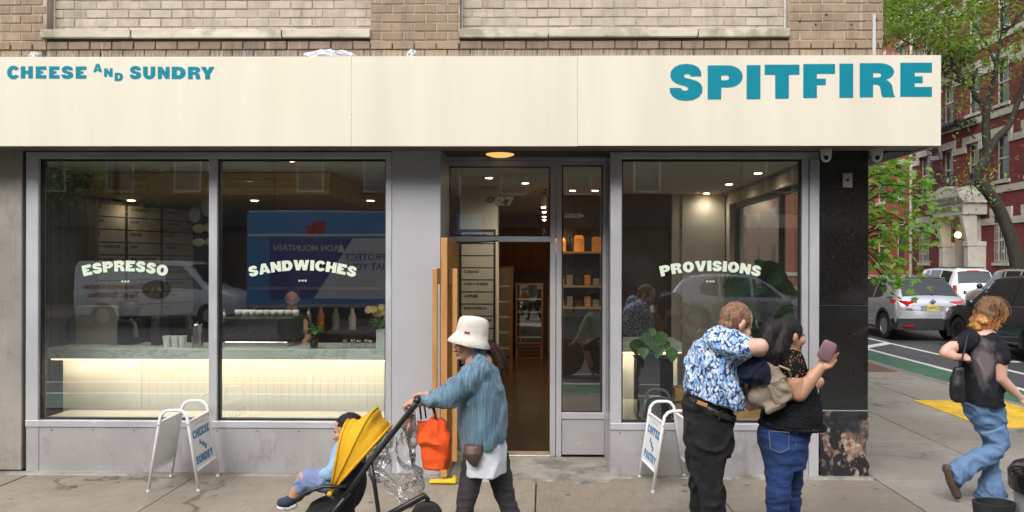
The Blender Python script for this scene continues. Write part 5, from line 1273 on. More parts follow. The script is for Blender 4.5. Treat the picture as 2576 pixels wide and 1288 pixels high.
    def top_patch(nm, ya_, yb_, f, m, off=.008, x_lim=1.0, n=8, fr=None):
        mb = MB(); k = 10
        for i in range(n + 1):
            y = ya_ + (yb_ - ya_) * i / n; q = sec(y); fr_ = fr(i / n) if fr else f
            for j in range(k + 1):
                xx = (j / k * 2 - 1) * q[7][0] * fr_; ax = abs(xx)
                pts = [q[10], q[9], q[8], q[7]]
                for a in range(3):
                    if ax <= pts[a + 1][0] + 1e-6: z = pts[a][1] + (pts[a + 1][1] - pts[a][1]) * (ax - pts[a][0]) / max(1e-6, pts[a + 1][0] - pts[a][0]); break
                sl = (cr(ts, vs, y + .02)[2] - cr(ts, vs, y - .02)[2]) / .04; nl = math.hypot(1, sl)
                mb.v.append((xx, y - sl / nl * off, z + off / nl))
        for i in range(n):
            for j in range(k): mb.f.append((i * (k + 1) + j, i * (k + 1) + j + 1, (i + 1) * (k + 1) + j + 1, (i + 1) * (k + 1) + j))
        return mb.build(nm, m, e, smooth=True, local=True)
    if rear_glass: top_patch('rear_window', rear_glass[0], rear_glass[1], .93, M_CGLASS)
    if front_glass: top_patch('windscreen', front_glass[0], front_glass[1], .95, M_CGLASS)
    return e, sec, wx
XO = [  # rear to front: y, sill, belt, top, half width, half width at top
    (0, .42, .80, .90, .78, .70), (.05, .34, .93, 1.01, .86, .76), (.13, .27, 1.0, 1.09, .90, .76), (.50, .24, 1.02, 1.47, .915, .64), (.68, .24, 1.02, 1.555, .92, .61), (1.5, .24, .97, 1.60, .92, .63), (2.4, .24, .95, 1.56, .92, .63), (2.95, .24, .94, 1.32, .92, .65), (3.4, .25, .94, 1.04, .91, .72), (3.95, .27, .86, .93, .89, .70), (4.28, .32, .70, .78, .82, .62), (4.4, .42, .58, .64, .70, .5)]
sg = [[(.95, .12, .55), (1.15, .08, .86), (1.45, .06, .92)], [(1.53, .06, .92), (2.35, .06, .92)], [(2.43, .06, .92), (2.75, .06, .93), (3.2, .06, .35)]]
M_SILVER = paint('silver_paint', (.50, .515, .55), .6, .28)
sx_, sy_ = 10.3, 20.25
sil, sec_s, wx = car('silver_crossover', (sx_, sy_, ZR), 0, 'silver crossover seen from behind with red tail lamps and yellow plate', XO, M_SILVER, (.78, 3.42), sg, (.14, .52), (2.62, 3.3), M_RIM)
def quadp(par, nm, m, pts, th=.02, bevel=.004):
    """flat piece from 4 corners (local), thickened backwards along +y"""
    mb = MB().hexa([pts[0], pts[1], (pts[1][0], pts[1][1] + th, pts[1][2]), (pts[0][0], pts[0][1] + th, pts[0][2]), pts[3], pts[2], (pts[2][0], pts[2][1] + th, pts[2][2]), (pts[3][0], pts[3][1] + th, pts[3][2])])
    return mb.build(nm, m, par, local=True, bevel=bevel)
for s in (-1, 1):
    # wrap-round lamp: inner tongue on the gate, outer wedge round the flank
    MB().loft([[(s * .44, -.002, .93), (s * .44, .03, .93), (s * .44, .03, .97), (s * .44, .008, .97)], [(s * .66, -.006, .845), (s * .66, .05, .845), (s * .66, .05, .985), (s * .66, .02, .985)], [(s * .80, .03, .83), (s * .80, .1, .83), (s * .80, .1, 1.0), (s * .80, .05, 1.0)], [(s * .89, .13, .87), (s * .85, .2, .87), (s * .85, .2, 1.01), (s * .885, .16, 1.01)], [(s * .925, .40, .96), (s * .88, .40, .96), (s * .87, .40, 1.03), (s * .905, .40, 1.03)]]).build('tail_lamp', M_TAIL, sil, smooth=True, angle=40, local=True)
    MB().loft([[(s * .445, -.008, .925), (s * .445, .0, .925), (s * .445, .0, .945), (s * .445, -.002, .945)], [(s * .60, -.012, .86), (s * .60, .0, .86), (s * .60, .0, .90), (s * .60, -.004, .90)]]).build('lamp_lens', M_WFRAME, sil, local=True)
bump_ = MB().loft([[(x, y0, .30), (x, y0 + .25, .30), (x, y0 + .25, .56), (x, y0, .56)] for x, y0 in ((-.90, .22), (-.86, .04), (-.7, -.03), (0, -.05), (.7, -.03), (.86, .04), (.90, .22))]).build('bumper', M_CLAD, sil, smooth=True, angle=40, local=True)
for s in (-1, 1): MB().box(s * .62 - .12, s * .62 + .12, -.055, -.01, .36, .40).build('reflector', M_TAIL, bump_, local=True)
MB().loft([[(x, y0, .565), (x, y0 + .2, .565), (x, y0 + .2, .70), (x, y0 + .02, .74)] for x, y0 in ((-.88, .2), (-.84, .03), (-.7, -.035), (0, -.05), (.7, -.035), (.84, .03), (.88, .2))]).build('bumper_skin', M_SILVER, sil, smooth=True, angle=40, local=True)
MB().box(-.30, .30, -.018, .02, .745, .885).build('plate_recess', M_SILVER, sil, local=True, bevel=.01)
pl_ = MB().box(-.16, .16, -.03, -.019, .745, .885).build('number_plate', mat('yellow_plate', (.60, .50, .10), .5, var=.05), sil, local=True, bevel=.004)
text_mesh('D68\u2022PGZ', .105, 'plate_text', M_BLACK, pl_, face_to((0, -.0305, .813), (1, 0, 0), (0, 0, 1)), .001, local=True, extrude=.0006, xs=.72)
MB().lathe([(.058, 0), (.058, .014), (.045, .014), (.045, 0)], (0, -.008, .97), 20, Matrix.Rotation(R(90), 3, 'X')).box(-.075, .075, -.026, -.012, .958, .982).build('badge', M_CHROME, sil, local=True)
MB().loft([[(x, .52, z), (x, .62, z + .025), (x, .70, z + .012), (x, .6, z - .02)] for x, z in ((-.60, 1.515), (-.3, 1.545), (.3, 1.545), (.6, 1.515))]).build('spoiler', M_SILVER, sil, local=True, smooth=True, angle=40)
MB().tube([(0.02, .13, 1.115), (.12, .16, 1.135), (.42, .22, 1.16)], .014, 6).build('wiper', M_BLACK, sil, local=True)
MB().tube([(0, .95, 1.585), (0, .88, 1.66)], [.02, .006], 6).build('antenna', M_BLACK, sil, local=True)
for y in (1.7, 2.6): MB().box(-.945, -.915, y, y + .2, .82, .85).build('door_handle', M_CHROME, sil, local=True)
MB().box(-.70, -.52, -.03, -.02, .785, .80).build('trim_badge', M_CHROME, sil, local=True)
sil.scale = (1.04, 1.04, 1.10)
# dark blue-grey SUV
XD = [(y * 1.06, zs, zb * 1.06, zr * 1.055, wm * 1.02, wt * 1.02) for (y, zs, zb, zr, wm, wt) in XO]
M_NAVY = paint('dark_blue_paint', (.020, .034, .048), .5, .25)
sg2 = [[(a * 1.06, b, c) for a, b, c in q] for q in sg]
dk, sec_d, wx = car('dark_blue_suv', (10.92, 19.45 - 4.66, ZR), 0, 'dark blue SUV behind the walking woman, nose towards the silver car', XD, M_NAVY, (.84, 3.66), sg2, (.15, .54), (2.8, 3.5), M_RIMD, wr=.37)
for s in (-1, 1):
    MB().ell((s * 1.0, 3.02, 1.08), .09, .11, .085, 16, 10).build('mirror', M_NAVY, dk, smooth=True, local=True)
    MB().tube([(s * .84, 3.05, 1.03), (s * .98, 3.03, 1.05)], .025, 6).build('mirror_arm', M_CLAD, dk, local=True)
    MB().loft([[(s * .62, 4.56, .72), (s * .62, 4.46, .72), (s * .62, 4.46, .82), (s * .62, 4.52, .82)], [(s * .86, 4.34, .76), (s * .80, 4.3, .76), (s * .80, 4.3, .87), (s * .85, 4.3, .87)]]).build('headlamp', M_CHROME, dk, local=True)
    for y in (1.62, 2.55): MB().box(s * .93 - .02, s * .93 + .02, y, y + .22, .93, .965).build('door_handle', M_CHROME, dk, local=True)
    MB().tube([(s * .895, .95, 1.085), (s * .90, 2.0, 1.04), (s * .905, 3.3, 1.01)], .012, 6).build('chrome_strip', M_CHROME, dk, local=True)
dk.scale = (1, 1, 1.08)
# white SUV and beige SUV at the far kerb
XU = [(0, .45, .80, .95, .84, .80), (.05, .36, 1.02, 1.12, .93, .84), (.12, .30, 1.08, 1.25, .96, .80), (.34, .28, 1.12, 1.78, .975, .72), (.50, .28, 1.12, 1.86, .98, .70), (2.0, .28, 1.10, 1.92, .98, .70), (3.0, .28, 1.08, 1.86, .98, .70), (3.45, .28, 1.08, 1.5, .98, .72), (3.85, .29, 1.08, 1.17, .97, .80), (4.5, .32, 1.0, 1.10, .95, .80), (4.85, .36, .85, .95, .90, .74), (4.95, .45, .7, .78, .8, .6)]
sgu = [[(.55, .08, .93), (1.35, .06, .94)], [(1.45, .06, .94), (2.3, .06, .94)], [(2.4, .06, .94), (3.1, .06, .94), (3.6, .06, .4)]]
M_WPAINT = paint('white_paint', (.72, .73, .74), .0, .3); M_BEIGE_P = paint('beige_paint', (.42, .36, .31), .3, .32)
YU = 32.0
wh, s_, wx = car('white_suv', (17.15 + .98, YU, ZR), 0, 'white boxy SUV with dark rear glass parked before the red house', XU, M_WPAINT, (1.0, 3.95), sgu, (.13, .335), (3.12, 3.75), M_RIM, 'parked SUVs at the far kerb', clad=False, wr=.38)
for s in (-1, 1):
    MB().box(s * .90 - .05, s * .90 + .05, -.005, .12, .86, 1.2).build('tail_lamp', M_TAIL, wh, local=True, bevel=.01)
    MB().tube([(s * .62, .6, 1.93), (s * .62, 2.9, 1.95)], .025, 6).build('roof_rail', M_BLACK, wh, local=True)
MB().box(-.84, .84, -.06, .1, .42, .66).build('bumper', M_WPAINT, wh, local=True, bevel=.03); MB().box(-.26, .1, -.012, .02, .82, .95).build('number_plate', M_WFRAME, wh, local=True); MB().box(-.25, .25, .30, .36, 1.77, 1.82).build('brake_lamp', M_TAIL, wh, local=True)
be, s_, wx = car('beige_suv', (17.2 + .98, YU - .5 - 4.95, ZR), 0, 'beige SUV parked nose to tail behind the white SUV', XU, M_BEIGE_P, (1.0, 3.95), sgu, (.13, .335), (3.12, 3.75), M_RIM, 'parked SUVs at the far kerb', clad=False, wr=.38)
for s in (-1, 1):
    MB().ell((s * 1.1, 3.45, 1.22), .12, .1, .11, 14, 8).build('mirror', M_BLACK, be, smooth=True, local=True); MB().box(s * .95 - .05, s * 1.03, 3.44, 3.5, 1.13, 1.17).build('mirror_arm', M_BLACK, be, local=True)
    MB().box(s * .82 - .1, s * .82 + .1, 4.78, 4.93, .84, 1.0).build('headlamp', M_CHROME, be, local=True, bevel=.02)
    MB().tube([(s * .62, .6, 1.93), (s * .62, 2.9, 1.95)], .025, 6).build('roof_rail', M_BLACK, be, local=True)
# ---------------------------------------------------------------- pavement boards
M_WTUBE = mat('white_tube', (.82, .82, .83), .35, var=.03, coat=.3)
M_WPANEL = mat('white_board', (.76, .76, .75), .5, var=.04)
M_BLUEL = mat('blue_letter', (.03, .19, .36), .5, var=.05)
def a_board(loc, rz, label, words, side):
    e = empty('pavement_board', loc, rz, label, 'pavement sign', 'folding pavement boards')
    H, S, Wd = .675, .205, .45
    for iy, y in enumerate((-Wd / 2, Wd / 2)):
        pts = [(-S, y, .004), (-.115, y, H - .09), (-.105, y, H - .045), (-.075, y, H - .012), (-.04, y, H), (.04, y, H), (.075, y, H - .012), (.105, y, H - .045), (.115, y, H - .09), (S, y, .004)]
        MB().tube(pts, .0135, 10).build('tube_frame', M_WTUBE, e, smooth=True, local=True)
        for x in (-S, S):
            MB().tube([(x * 1.0, y, .0), (x * .985, y, .02)], .0145, 10).build('foot_cap', M_WHITEP, e, local=True)
        for x in (-.121, .121): MB().ell((x, y - .0125, H - .12), .006, nu=8, nv=6).build('bolt', M_BLACK, e, local=True)
    def lx(s, z): return s * (S + (.115 - S) * z / (H - .09))
    for s in (-1, 1):
        zt_, zb_ = H - .10, .165
        for z in (zt_, zb_): MB().tube([(lx(s, z), -Wd / 2, z), (lx(s, z), Wd / 2, z)], .012, 10).build('cross_bar', M_WTUBE, e, local=True)
        p = MB(); a, b = lx(s, zt_ - .012), lx(s, zb_ + .012)
        p.hexa([(b - .003, -Wd / 2 + .012, zb_ + .012), (b + .003, -Wd / 2 + .012, zb_ + .012), (b + .003, Wd / 2 - .012, zb_ + .012), (b - .003, Wd / 2 - .012, zb_ + .012), (a - .003, -Wd / 2 + .012, zt_ - .012), (a + .003, -Wd / 2 + .012, zt_ - .012), (a + .003, Wd / 2 - .012, zt_ - .012), (a - .003, Wd / 2 - .012, zt_ - .012)])
        pn = p.build('panel', M_WPANEL, e, local=True)
        if s == side:
            for txt, zc_, h, wd in words:
                tot = sum(GW[c] for c in txt) + .12 * (len(txt) - 1); u = 0
                for i, c in enumerate(txt):
                    st_ = (-.028 * (i - 1) if txt == 'AND' else 0)
                    def place(p_, q_, w_, u=u, c=c, st_=st_):
                        yy = ((u + p_) / tot - .5) * wd * s; z = zc_ + (q_ - .5) * h + st_
                        return (lx(s, z) + s * (.0035 + w_), yy, z)
                    o = glyph(c, place, 'letter', M_BLUEL, pn, (0, .001)); o.matrix_parent_inverse = Matrix.Identity(4); u += GW[c] + .12
            for z in (zt_ - .045, zb_ + .05):
                k0 = lx(s, z - .006) + s * .0035; k1 = lx(s, z + .006) + s * .0035; MB().hexa([(k0, -.11, z - .006), (k0 + s * .0006, -.11, z - .006), (k0 + s * .0006, .11, z - .006), (k0, .11, z - .006), (k1, -.11, z + .006), (k1 + s * .0006, -.11, z + .006), (k1 + s * .0006, .11, z + .006), (k1, .11, z + .006)]).build('faded_print', mat('grey_print', (.55, .55, .55), .6), pn, local=True)
a_board((at(464, 1240, 6.5).x, 6.50, .002), R(4), 'white folding board reading CHEESE AND SUNDRY on the pavement', [('CHEESE', .455, .068, .37), ('AND', .345, .045, .15), ('SUNDRY', .24, .068, .37)], 1)
a_board((at(1684, 1240, 6.56).x, 6.58, .002), R(7), 'white folding board reading COFFEE AND PASTRY behind the man', [('COFFEE', .455, .068, .37), ('AND', .345, .045, .15), ('PASTRY', .24, .068, .37)], -1)
# ---------------------------------------------------------------- litter bin at the lower right
bx0, by0 = 2.79, 4.05
bn = empty('litter_bin', (bx0, by0, 0), label='grey litter bin with glossy black lid at the lower right edge', cat='litter bin')
zb_ = at(2560, 1175, 4.0).z
MB().lathe([(.20, .02), (.235, .06), (.26, zb_ - .16), (.255, zb_ - .15)], (bx0, by0, 0), 32).build('drum', mat('grey_bin_drum', (.30, .30, .31), .5, var=.1), bn, smooth=True, angle=40)
MB().lathe([(.25, zb_ - .149), (.285, zb_ - .145), (.29, zb_ - .06), (.265, zb_ - .025), (.20, zb_), (.16, zb_ + .003), (.15, zb_ - .03)], (bx0, by0, 0), 36).build('lid', mat('glossy_black_lid', (.012, .012, .013), .15, var=.2), bn, smooth=True, angle=50)
for k, (txt, a) in enumerate((('lit', R(234)), ('n', R(212)))):
    p = Vector((bx0 + .2905 * math.cos(a), by0 + .2905 * math.sin(a), zb_ - .1)); text_mesh(txt, .055, 'print', M_WHITEP, bn, face_to(p, (-math.sin(a), math.cos(a), 0), (0, 0, 1)), .001, 'LEFT' if k == 0 else 'CENTER', .0006)
# black open tub with a handle hole beside the bin
tq = at(2500, 1290, 4.1); tbx, tby, tbz = tq.x, 4.1, at(2500, 1262, 4.1).z
tub = empty('plastic_tub', (tbx, tby, 0), label='black open plastic tub with a handle hole beside the litter bin', cat='tub')
ring_o = []
for zz, r_ in ((tbz - .16, .085), (tbz - .04, .095), (tbz, .10), (tbz, .086), (tbz - .04, .082), (tbz - .15, .075)):
    ring_o.append([(tbx + r_ * 1.1 * math.cos(2 * math.pi * k / 32), tby + r_ * .8 * math.sin(2 * math.pi * k / 32), zz) for k in range(32)])
MB().loft(ring_o, caps=False).build('rim', M_CLAD, tub, smooth=True, angle=50)
MB().loft([[(tbx + r_ * 1.1 * math.cos(2 * math.pi * k / 32), tby + r_ * .8 * math.sin(2 * math.pi * k / 32), zz) for k in range(32)] for zz, r_ in ((.01, .07), (tbz - .165, .08))]).build('body', M_CLAD, tub, smooth=True, angle=50)
# ---------------------------------------------------------------- people
def skin_mat(name, c):
    t = NT(name); n = t.noise(14, 4); n2 = t.noise(160, 2)
    cc = t.mix(t.ramp(n, [(.35, 0), (.7, .6)]), c, (c[0] * 1.0, c[1] * .78, c[2] * .72))
    p = t.bsdf(cc, .48, 0, t.bump(n2, .12, .002), .4, Subsurface_Weight=.12); p.inputs['Subsurface Radius'].default_value = (.012, .005, .003); return t.m
M_SKIN1 = skin_mat('pale_skin', (.52, .33, .25)); M_SKIN2 = skin_mat('warm_skin', (.50, .27, .18)); M_SKIN3 = skin_mat('tan_skin', (.46, .26, .17)); M_SKIN4 = skin_mat('fair_skin', (.58, .37, .29))
def hair_mat(name, c, c2=None, zr=None):
    t = NT(name); n = t.noise(30, 3, .6, stretch=(2.5, 2.5, .35)); col = t.mix(t.ramp(n, [(.35, 0), (.65, 1)]), [q * .55 for q in c], [q * 1.5 for q in c])
    if c2:
        ge = t.n('NewGeometry'); s = t.n('SeparateXYZ'); t.l(ge.outputs['Position'], s.inputs[0]); f = t.math('ADD', t.math('MULTIPLY', t.math('SUBTRACT', s.outputs[2], zr[0]), 1 / (zr[1] - zr[0])), t.math('MULTIPLY', t.math('SUBTRACT', t.noise(9, 3), .5), 1.6))
        col2 = t.mix(t.ramp(n, [(.35, 0), (.65, 1)]), [q * .6 for q in c2], [q * 1.4 for q in c2]); col = t.mix(t.ramp(f, [(.2, 1), (.8, 0)]), col, col2)
    t.bsdf(col, .55, 0, t.bump(n, .6, .006), .22); return t.m
M_HBLACK = hair_mat('black_hair', (.012, .010, .010)); M_HBROWN = hair_mat('dark_brown_hair', (.035, .018, .013)); M_HGREY = hair_mat('thin_brown_hair', (.19, .10, .062))
def cloth(name, c, rough=.85, bump=.35, bs=55, var=.12, vs=8, weave=0, sheen=.03):
    t = NT(name); n = t.noise(vs, 5, .6); col = t.mix(1, c, t.ramp(n, [(.3, 1 - var), (.7, 1 + var)]), 'MULTIPLY')
    h = t.math('ADD', t.noise(bs, 3), t.math('MULTIPLY', t.noise(7, 3, .6), 3.0)); t.bsdf(col, rough, 0, t.bump(h, bump, .008), .25, Sheen_Weight=sheen); return t.m
class Fig:
    """a figure measured in survey pixels on the plane y = Y0, with depth offsets in metres"""
    def __init__(s, name, Y0, px, label, cat='person', group=None):
        s.Y = Y0; s.k = FPX / Y0; p = at(px, 900, Y0); s.e = empty(name, (p.x, Y0, 0), label=label, cat=cat, group=group)
    def q(s, px, py, dy=0):
        return at(px, py, s.Y + dy)
    def ring(s, xl, xr, py, dep, dy=0, tilt=0, n=28, pw=1.0):
        c = s.q((xl + xr) / 2, py, dy); h = (xr - xl) / 2 / s.k; tl = tilt / s.k / 2; out = []
        for i in range(n):
            a = 2 * math.pi * i / n; ca, sa = math.cos(a), math.sin(a)
            ca = math.copysign(abs(ca) ** pw, ca); sa = math.copysign(abs(sa) ** pw, sa)
            out.append((c.x + h * ca, c.y + dep * sa, c.z - tl * ca))
        return out
    def loft(s, mb, secs, **kw): return mb.loft([s.ring(*q, **kw) for q in secs])
def hand(mb, w, d, nrm, size=1.0, curl=(30, 40, 30), side=1, thumb=35, spread=3):
    """palm and five fingers from wrist w along d; nrm is the back of the hand; side +1 puts the thumb on nrm x d"""
    w = Vector(w); d = Vector(d).normalized(); nrm = Vector(nrm); nrm = (nrm - d * nrm.dot(d)).normalized(); y = nrm.cross(d).normalized() * side
    k = size
    def P(a, b, c): return w + d * a * k + y * b * k + nrm * c * k
    rot = Matrix((d, y, nrm)).transposed()
    mb.ell(P(.05, 0, 0), .055 * k, .041 * k, .0165 * k, 14, 8, rot); mb.ell(P(.03, .018, -.006), .035 * k, .022 * k, .018 * k, 12, 8, rot); mb.ell(P(.06, -.004, -.001), .045 * k, .04 * k, .014 * k, 12, 8, rot)
    for i, (yo, L) in enumerate(((.030, .070), (.010, .078), (-.011, .073), (-.030, .058))):
        p = P(.088 - .006 * abs(i - 1), yo, .002); a = 0; fd = Matrix.Rotation(R(spread * (1.2 - i)) * side, 3, nrm) @ d; pts = [P(.06, yo * .9, 0), p]
        for sg_, c in zip((.46, .30, .24), curl):
            a += c; dirv = fd * math.cos(R(a)) - nrm * math.sin(R(a)); p = p + dirv * L * sg_ * k; pts.append(p)
        mb.cap(pts, [.0095 * k, .0095 * k, .0085 * k, .0078 * k, .0068 * k], 10)
    p0 = P(.018, .026, -.006); td = (d * math.cos(R(thumb + 12)) + y * math.sin(R(thumb + 12)) - nrm * .35).normalized(); p1 = p0 + td * .04 * k; td2 = (d * math.cos(R(thumb - 20)) + y * math.sin(R(thumb - 20)) - nrm * .55).normalized(); p2 = p1 + td2 * .032 * k; p3 = p2 + (td2 - nrm * .25).normalized() * .024 * k
    mb.cap([p0, p1, p2, p3], [.014 * k, .0115 * k, .0095 * k, .008 * k], 10)
def head(mb, c, f, up, k=1.0, jaw=1.0):
    """skull, jaw, nose, lips, ears and brow; c centre, f where the face looks"""
    c = Vector(c); f = Vector(f).normalized(); up = Vector(up); up = (up - f * up.dot(f)).normalized(); s = f.cross(up); rot = Matrix((f, s, up)).transposed()
    def P(a, b, z): return c + (f * a + s * b + up * z) * k
    def E(a, b, z, rx, ry, rz): mb.ell(P(a, b, z), rx * k, ry * k, rz * k, 18, 12, rot)
    E(-.008, 0, .025, .098, .076, .092); E(.022, 0, -.03, .068, .062, .085); E(.045, 0, -.078, .042 * jaw, .040 * jaw, .034); E(.02, 0, -.065, .055 * jaw, .056 * jaw, .045)
    E(.082, 0, .018, .016, .048, .014)                       # brow
    mb.cap([P(.086, 0, .008), P(.104, 0, -.020), P(.112, 0, -.034)], [.009 * k, .012 * k, .014 * k], 10)     # nose
    for sd in (-1, 1):
        E(.103, sd * .013, -.036, .009, .008, .008); E(.07, sd * .042, -.022, .028, .024, .028); E(-.005, sd * .076, -.008, .020, .010, .032); E(-.012, sd * .082, .0, .014, .009, .026)
    E(.094, 0, -.056, .011, .022, .006); E(.091, 0, -.068, .010, .019, .0065); E(.082, 0, -.088, .018, .02, .014)
    return P, rot
def face_bits(par, P, rot, k=1.0, lip=(.36, .13, .11)):
    for sd in (-1, 1):
        MB().ell(P(.080, sd * .031, -.002), .012 * k, .013 * k, .008 * k, 12, 8, rot).build('eye', mat('eye_white', (.55, .52, .5), .25), par, smooth=True)
        MB().ell(P(.0895, sd * .031, -.002), .004 * k, .0055 * k, .0058 * k, 10, 6, rot).build('iris', M_BLACK, par, smooth=True)
        MB().cap([P(.086, sd * .014, .017), P(.087, sd * .034, .022), P(.078, sd * .052, .015)], .0042 * k, 8).build('eyebrow', M_HBROWN, par, smooth=True)
    MB().cap([P(.094, -.02, -.06), P(.103, 0, -.059), P(.094, .02, -.06)], .0045 * k, 8).cap([P(.092, -.017, -.067), P(.10, 0, -.069), P(.092, .017, -.067)], .0055 * k, 8).build('lips', mat('lips_%d' % int(lip[0] * 100), lip, .45), par, smooth=True)
def strands(mb, roots, rnd, n, r=.003, spread=.012, seg=5):
    """roots: list of polylines; scatter thin locks along them"""
    for _ in range(n):
        pl_ = rnd.choice(roots); o = Vector((rnd.gauss(0, spread), rnd.gauss(0, spread), rnd.gauss(0, spread))); p = sm([Vector(a) + o * (1 + .5 * i) for i, a in enumerate(pl_)], 4); m = len(p)
        mb.tube(p, [r * (1 - .75 * (i / (m - 1)) ** 2) for i in range(m)], 5)

# ---- woman in a bucket hat pushing the pushchair (faces left)
A = Fig('person', 4.7, 1215, 'woman in cream bucket hat and pleated blue jacket pushing a pushchair'); q = A.q; rnd = random.Random(31)
b = MB(); fA = Vector((-1, -.08, -.10))
PA, rotA = head(b, q(1186, 862), fA, (0, 0, 1), .98, .92)
b.cap([q(1196, 880), q(1206, 915)], [.052, .06], 14)
b.cap([q(1085, 1008, -.19), q(1060, 1011, -.19)], [.034, .027], 12); hand(b, q(1062, 1010, -.19), (-1, .0, -.06), (-.1, -.25, 1), .95, (38, 55, 40), 1, 30)
b.cap([q(1100, 995, .14), q(1076, 994, .14)], [.034, .027], 12); hand(b, q(1078, 993, .14), (-1, 0, -.02), (0, .2, 1), .95, (38, 55, 40), -1, 30)
b.cap([q(1206, 915), q(1215, 1130)], [.09, .12]); b.cap([q(1210, 930, -.1), q(1135, 992, -.18), q(1085, 1008, -.19)], [.05, .042, .034]); b.cap([q(1205, 930, .1), q(1145, 985, .15), q(1100, 995, .14)], [.05, .042, .034])
bodyA = remeshed(b, 'body', M_SKIN2, A.e, .0048, 2, .5)
face_bits(bodyA, PA, rotA, .98)
t = NT('pleated_blue_cloth'); pl1 = t.noise(1, 3, .6, t.co(scale=(95, 50, 3.5), rot=(0, R(-5), 0))); pl2 = t.noise(1, 2, .5, t.co(scale=(26, 16, 5))); n = t.noise(6, 4); plt = t.ramp(t.math('ADD', t.math('MULTIPLY', pl1, .75), t.math('MULTIPLY', pl2, .25)), [(.38, 0), (.62, 1)])
col = t.mix(1, t.mix(plt, (.075, .14, .195), (.15, .255, .335)), t.ramp(n, [(.3, .85), (.7, 1.12)]), 'MULTIPLY'); wv = None
t.bsdf(col, .62, 0, t.bump(t.math('ADD', plt, t.math('MULTIPLY', n, 2.0)), .6, .010), .3, Sheen_Weight=.2); M_PLEAT = t.m
j = MB(); A.loft(j, [(1188, 1226, 884, .075, 0, 10), (1176, 1236, 900, .12), (1166, 1254, 922, .185), (1158, 1264, 955, .215), (1154, 1271, 990, .225), (1151, 1276, 1025, .225), (1152, 1279, 1062, .225), (1157, 1279, 1095, .22), (1161, 1277, 1118, .21, 0, -26)])
j.cap([q(1206, 930, -.13), q(1172, 962, -.19), q(1130, 1000, -.21), q(1098, 1006, -.2), q(1072, 1010, -.19)], [.088, .085, .072, .058, .044], 18)
j.cap([q(1200, 928, .13), q(1150, 985, .17), q(1088, 995, .14)], [.085, .07, .045], 16)
remeshed(j, 'jacket', M_PLEAT, A.e, .0068, 3, .5, [(9, .012, (1.6, 1, .5)), (42, .006, (2.2, 1.4, .22))], creases=(5, .014, (1.6, 1, .8)))
cl = MB(); A.loft(cl, [(1184, 1222, 892, .078, 0, 14), (1182, 1228, 872, .072, 0, 14)]); remeshed(cl, 'collar', M_PLEAT, A.e, .006, 2)
tn = MB(); A.loft(tn, [(1166, 1270, 1080, .19), (1165, 1274, 1130, .20), (1166, 1276, 1184, .205)]); remeshed(tn, 'tunic', cloth('white_cotton', (.66, .67, .72), .8, .3), A.e, .0075, 3, .5, [(8, .010, (1.5, 1, .4))], creases=(6, .010, (1.6, 1, .5)))
lg = MB(); lg.cap([q(1200, 1140, -.07), q(1172, 1262, -.08), q(1160, 1345, -.07), q(1152, 1415, -.06)], [.088, .060, .052, .038], 18); lg.cap([q(1244, 1140, .07), q(1276, 1268, .07), q(1312, 1350, .08), q(1338, 1408, .08)], [.09, .060, .052, .038], 18)
remeshed(lg, 'leggings', cloth('dark_grey_knit', (.048, .043, .047), .9, .3), A.e, .0065, 3, .5, [(14, .004)], creases=(9, .006, (.8, 1, 1.6)))
sh = MB(); sh.cap([q(1156, 1424, -.06), q(1120, 1428, -.06)], [.04, .035]); remeshed(sh, 'shoe', M_BLACK, A.e, .007); sh = MB(); sh.cap([q(1342, 1412, .08), q(1312, 1430, .08)], [.04, .03]); remeshed(sh, 'shoe', M_BLACK, A.e, .007)
# hat: crown, stitched brim
hc = q(1186, 842); tl = Matrix.Rotation(R(11), 3, 'Y')
hb = MB().lathe([(.138, -.062), (.141, -.058), (.120, -.022), (.101, .004), (.099, .03), (.094, .075), (.086, .098), (.07, .110), (.03, .115), (.005, .115)], hc, 40, tl, caps=True)
hat = hb.build('bucket_hat', cloth('cream_corduroy', (.62, .57, .50), .9, .5, 120, .08), A.e, smooth=True)
for v in hat.data.vertices:
    v.co += Vector((mnoise.noise(v.co * 9), mnoise.noise(v.co * 9 + Vector((5, 1, 2))), mnoise.noise(v.co * 7 + Vector((1, 7, 3))))) * .010
pt = hc + tl @ Vector((-.02, -.100, .018)); MB().obox(pt, (.034, .005, .012), tl).build('hat_tab', mat('red_brown_tab', (.25, .06, .04), .6), hat)
hr = MB(); hr.ell(q(1207, 866), .075, .07, .055, 16, 10); hr.cap([q(1222, 868), q(1240, 880), q(1252, 900), q(1258, 922), q(1256, 934)], [.035, .033, .030, .022, .008], 12)
hA = remeshed(hr, 'hair', M_HBROWN, A.e, .006, 2, .5, [(30, .006, (2, 2, .5))]); ss = MB(); strands(ss, [[q(1218, 864), q(1240, 874), q(1256, 905), q(1258, 938)], [q(1215, 868), q(1234, 878), q(1248, 908), q(1250, 932)]], rnd, 70, .0028, .013); ss.build('strands', M_HBROWN, hA)
# brown pouch under the jacket
pb = MB(); pb.loft([A.ring(1168, 1216, 1118, .04, -.20), A.ring(1166, 1214, 1140, .045, -.215), A.ring(1178, 1206, 1162, .035, -.215), A.ring(1190, 1200, 1174, .015, -.21)])
tag(remeshed(pb, 'pouch_bag', mat('brown_monogram_leather', (.085, .045, .032), .45, var=.35, vs=70), None, .006, 3), 'small brown leather pouch hanging below the blue jacket hem', 'bag')

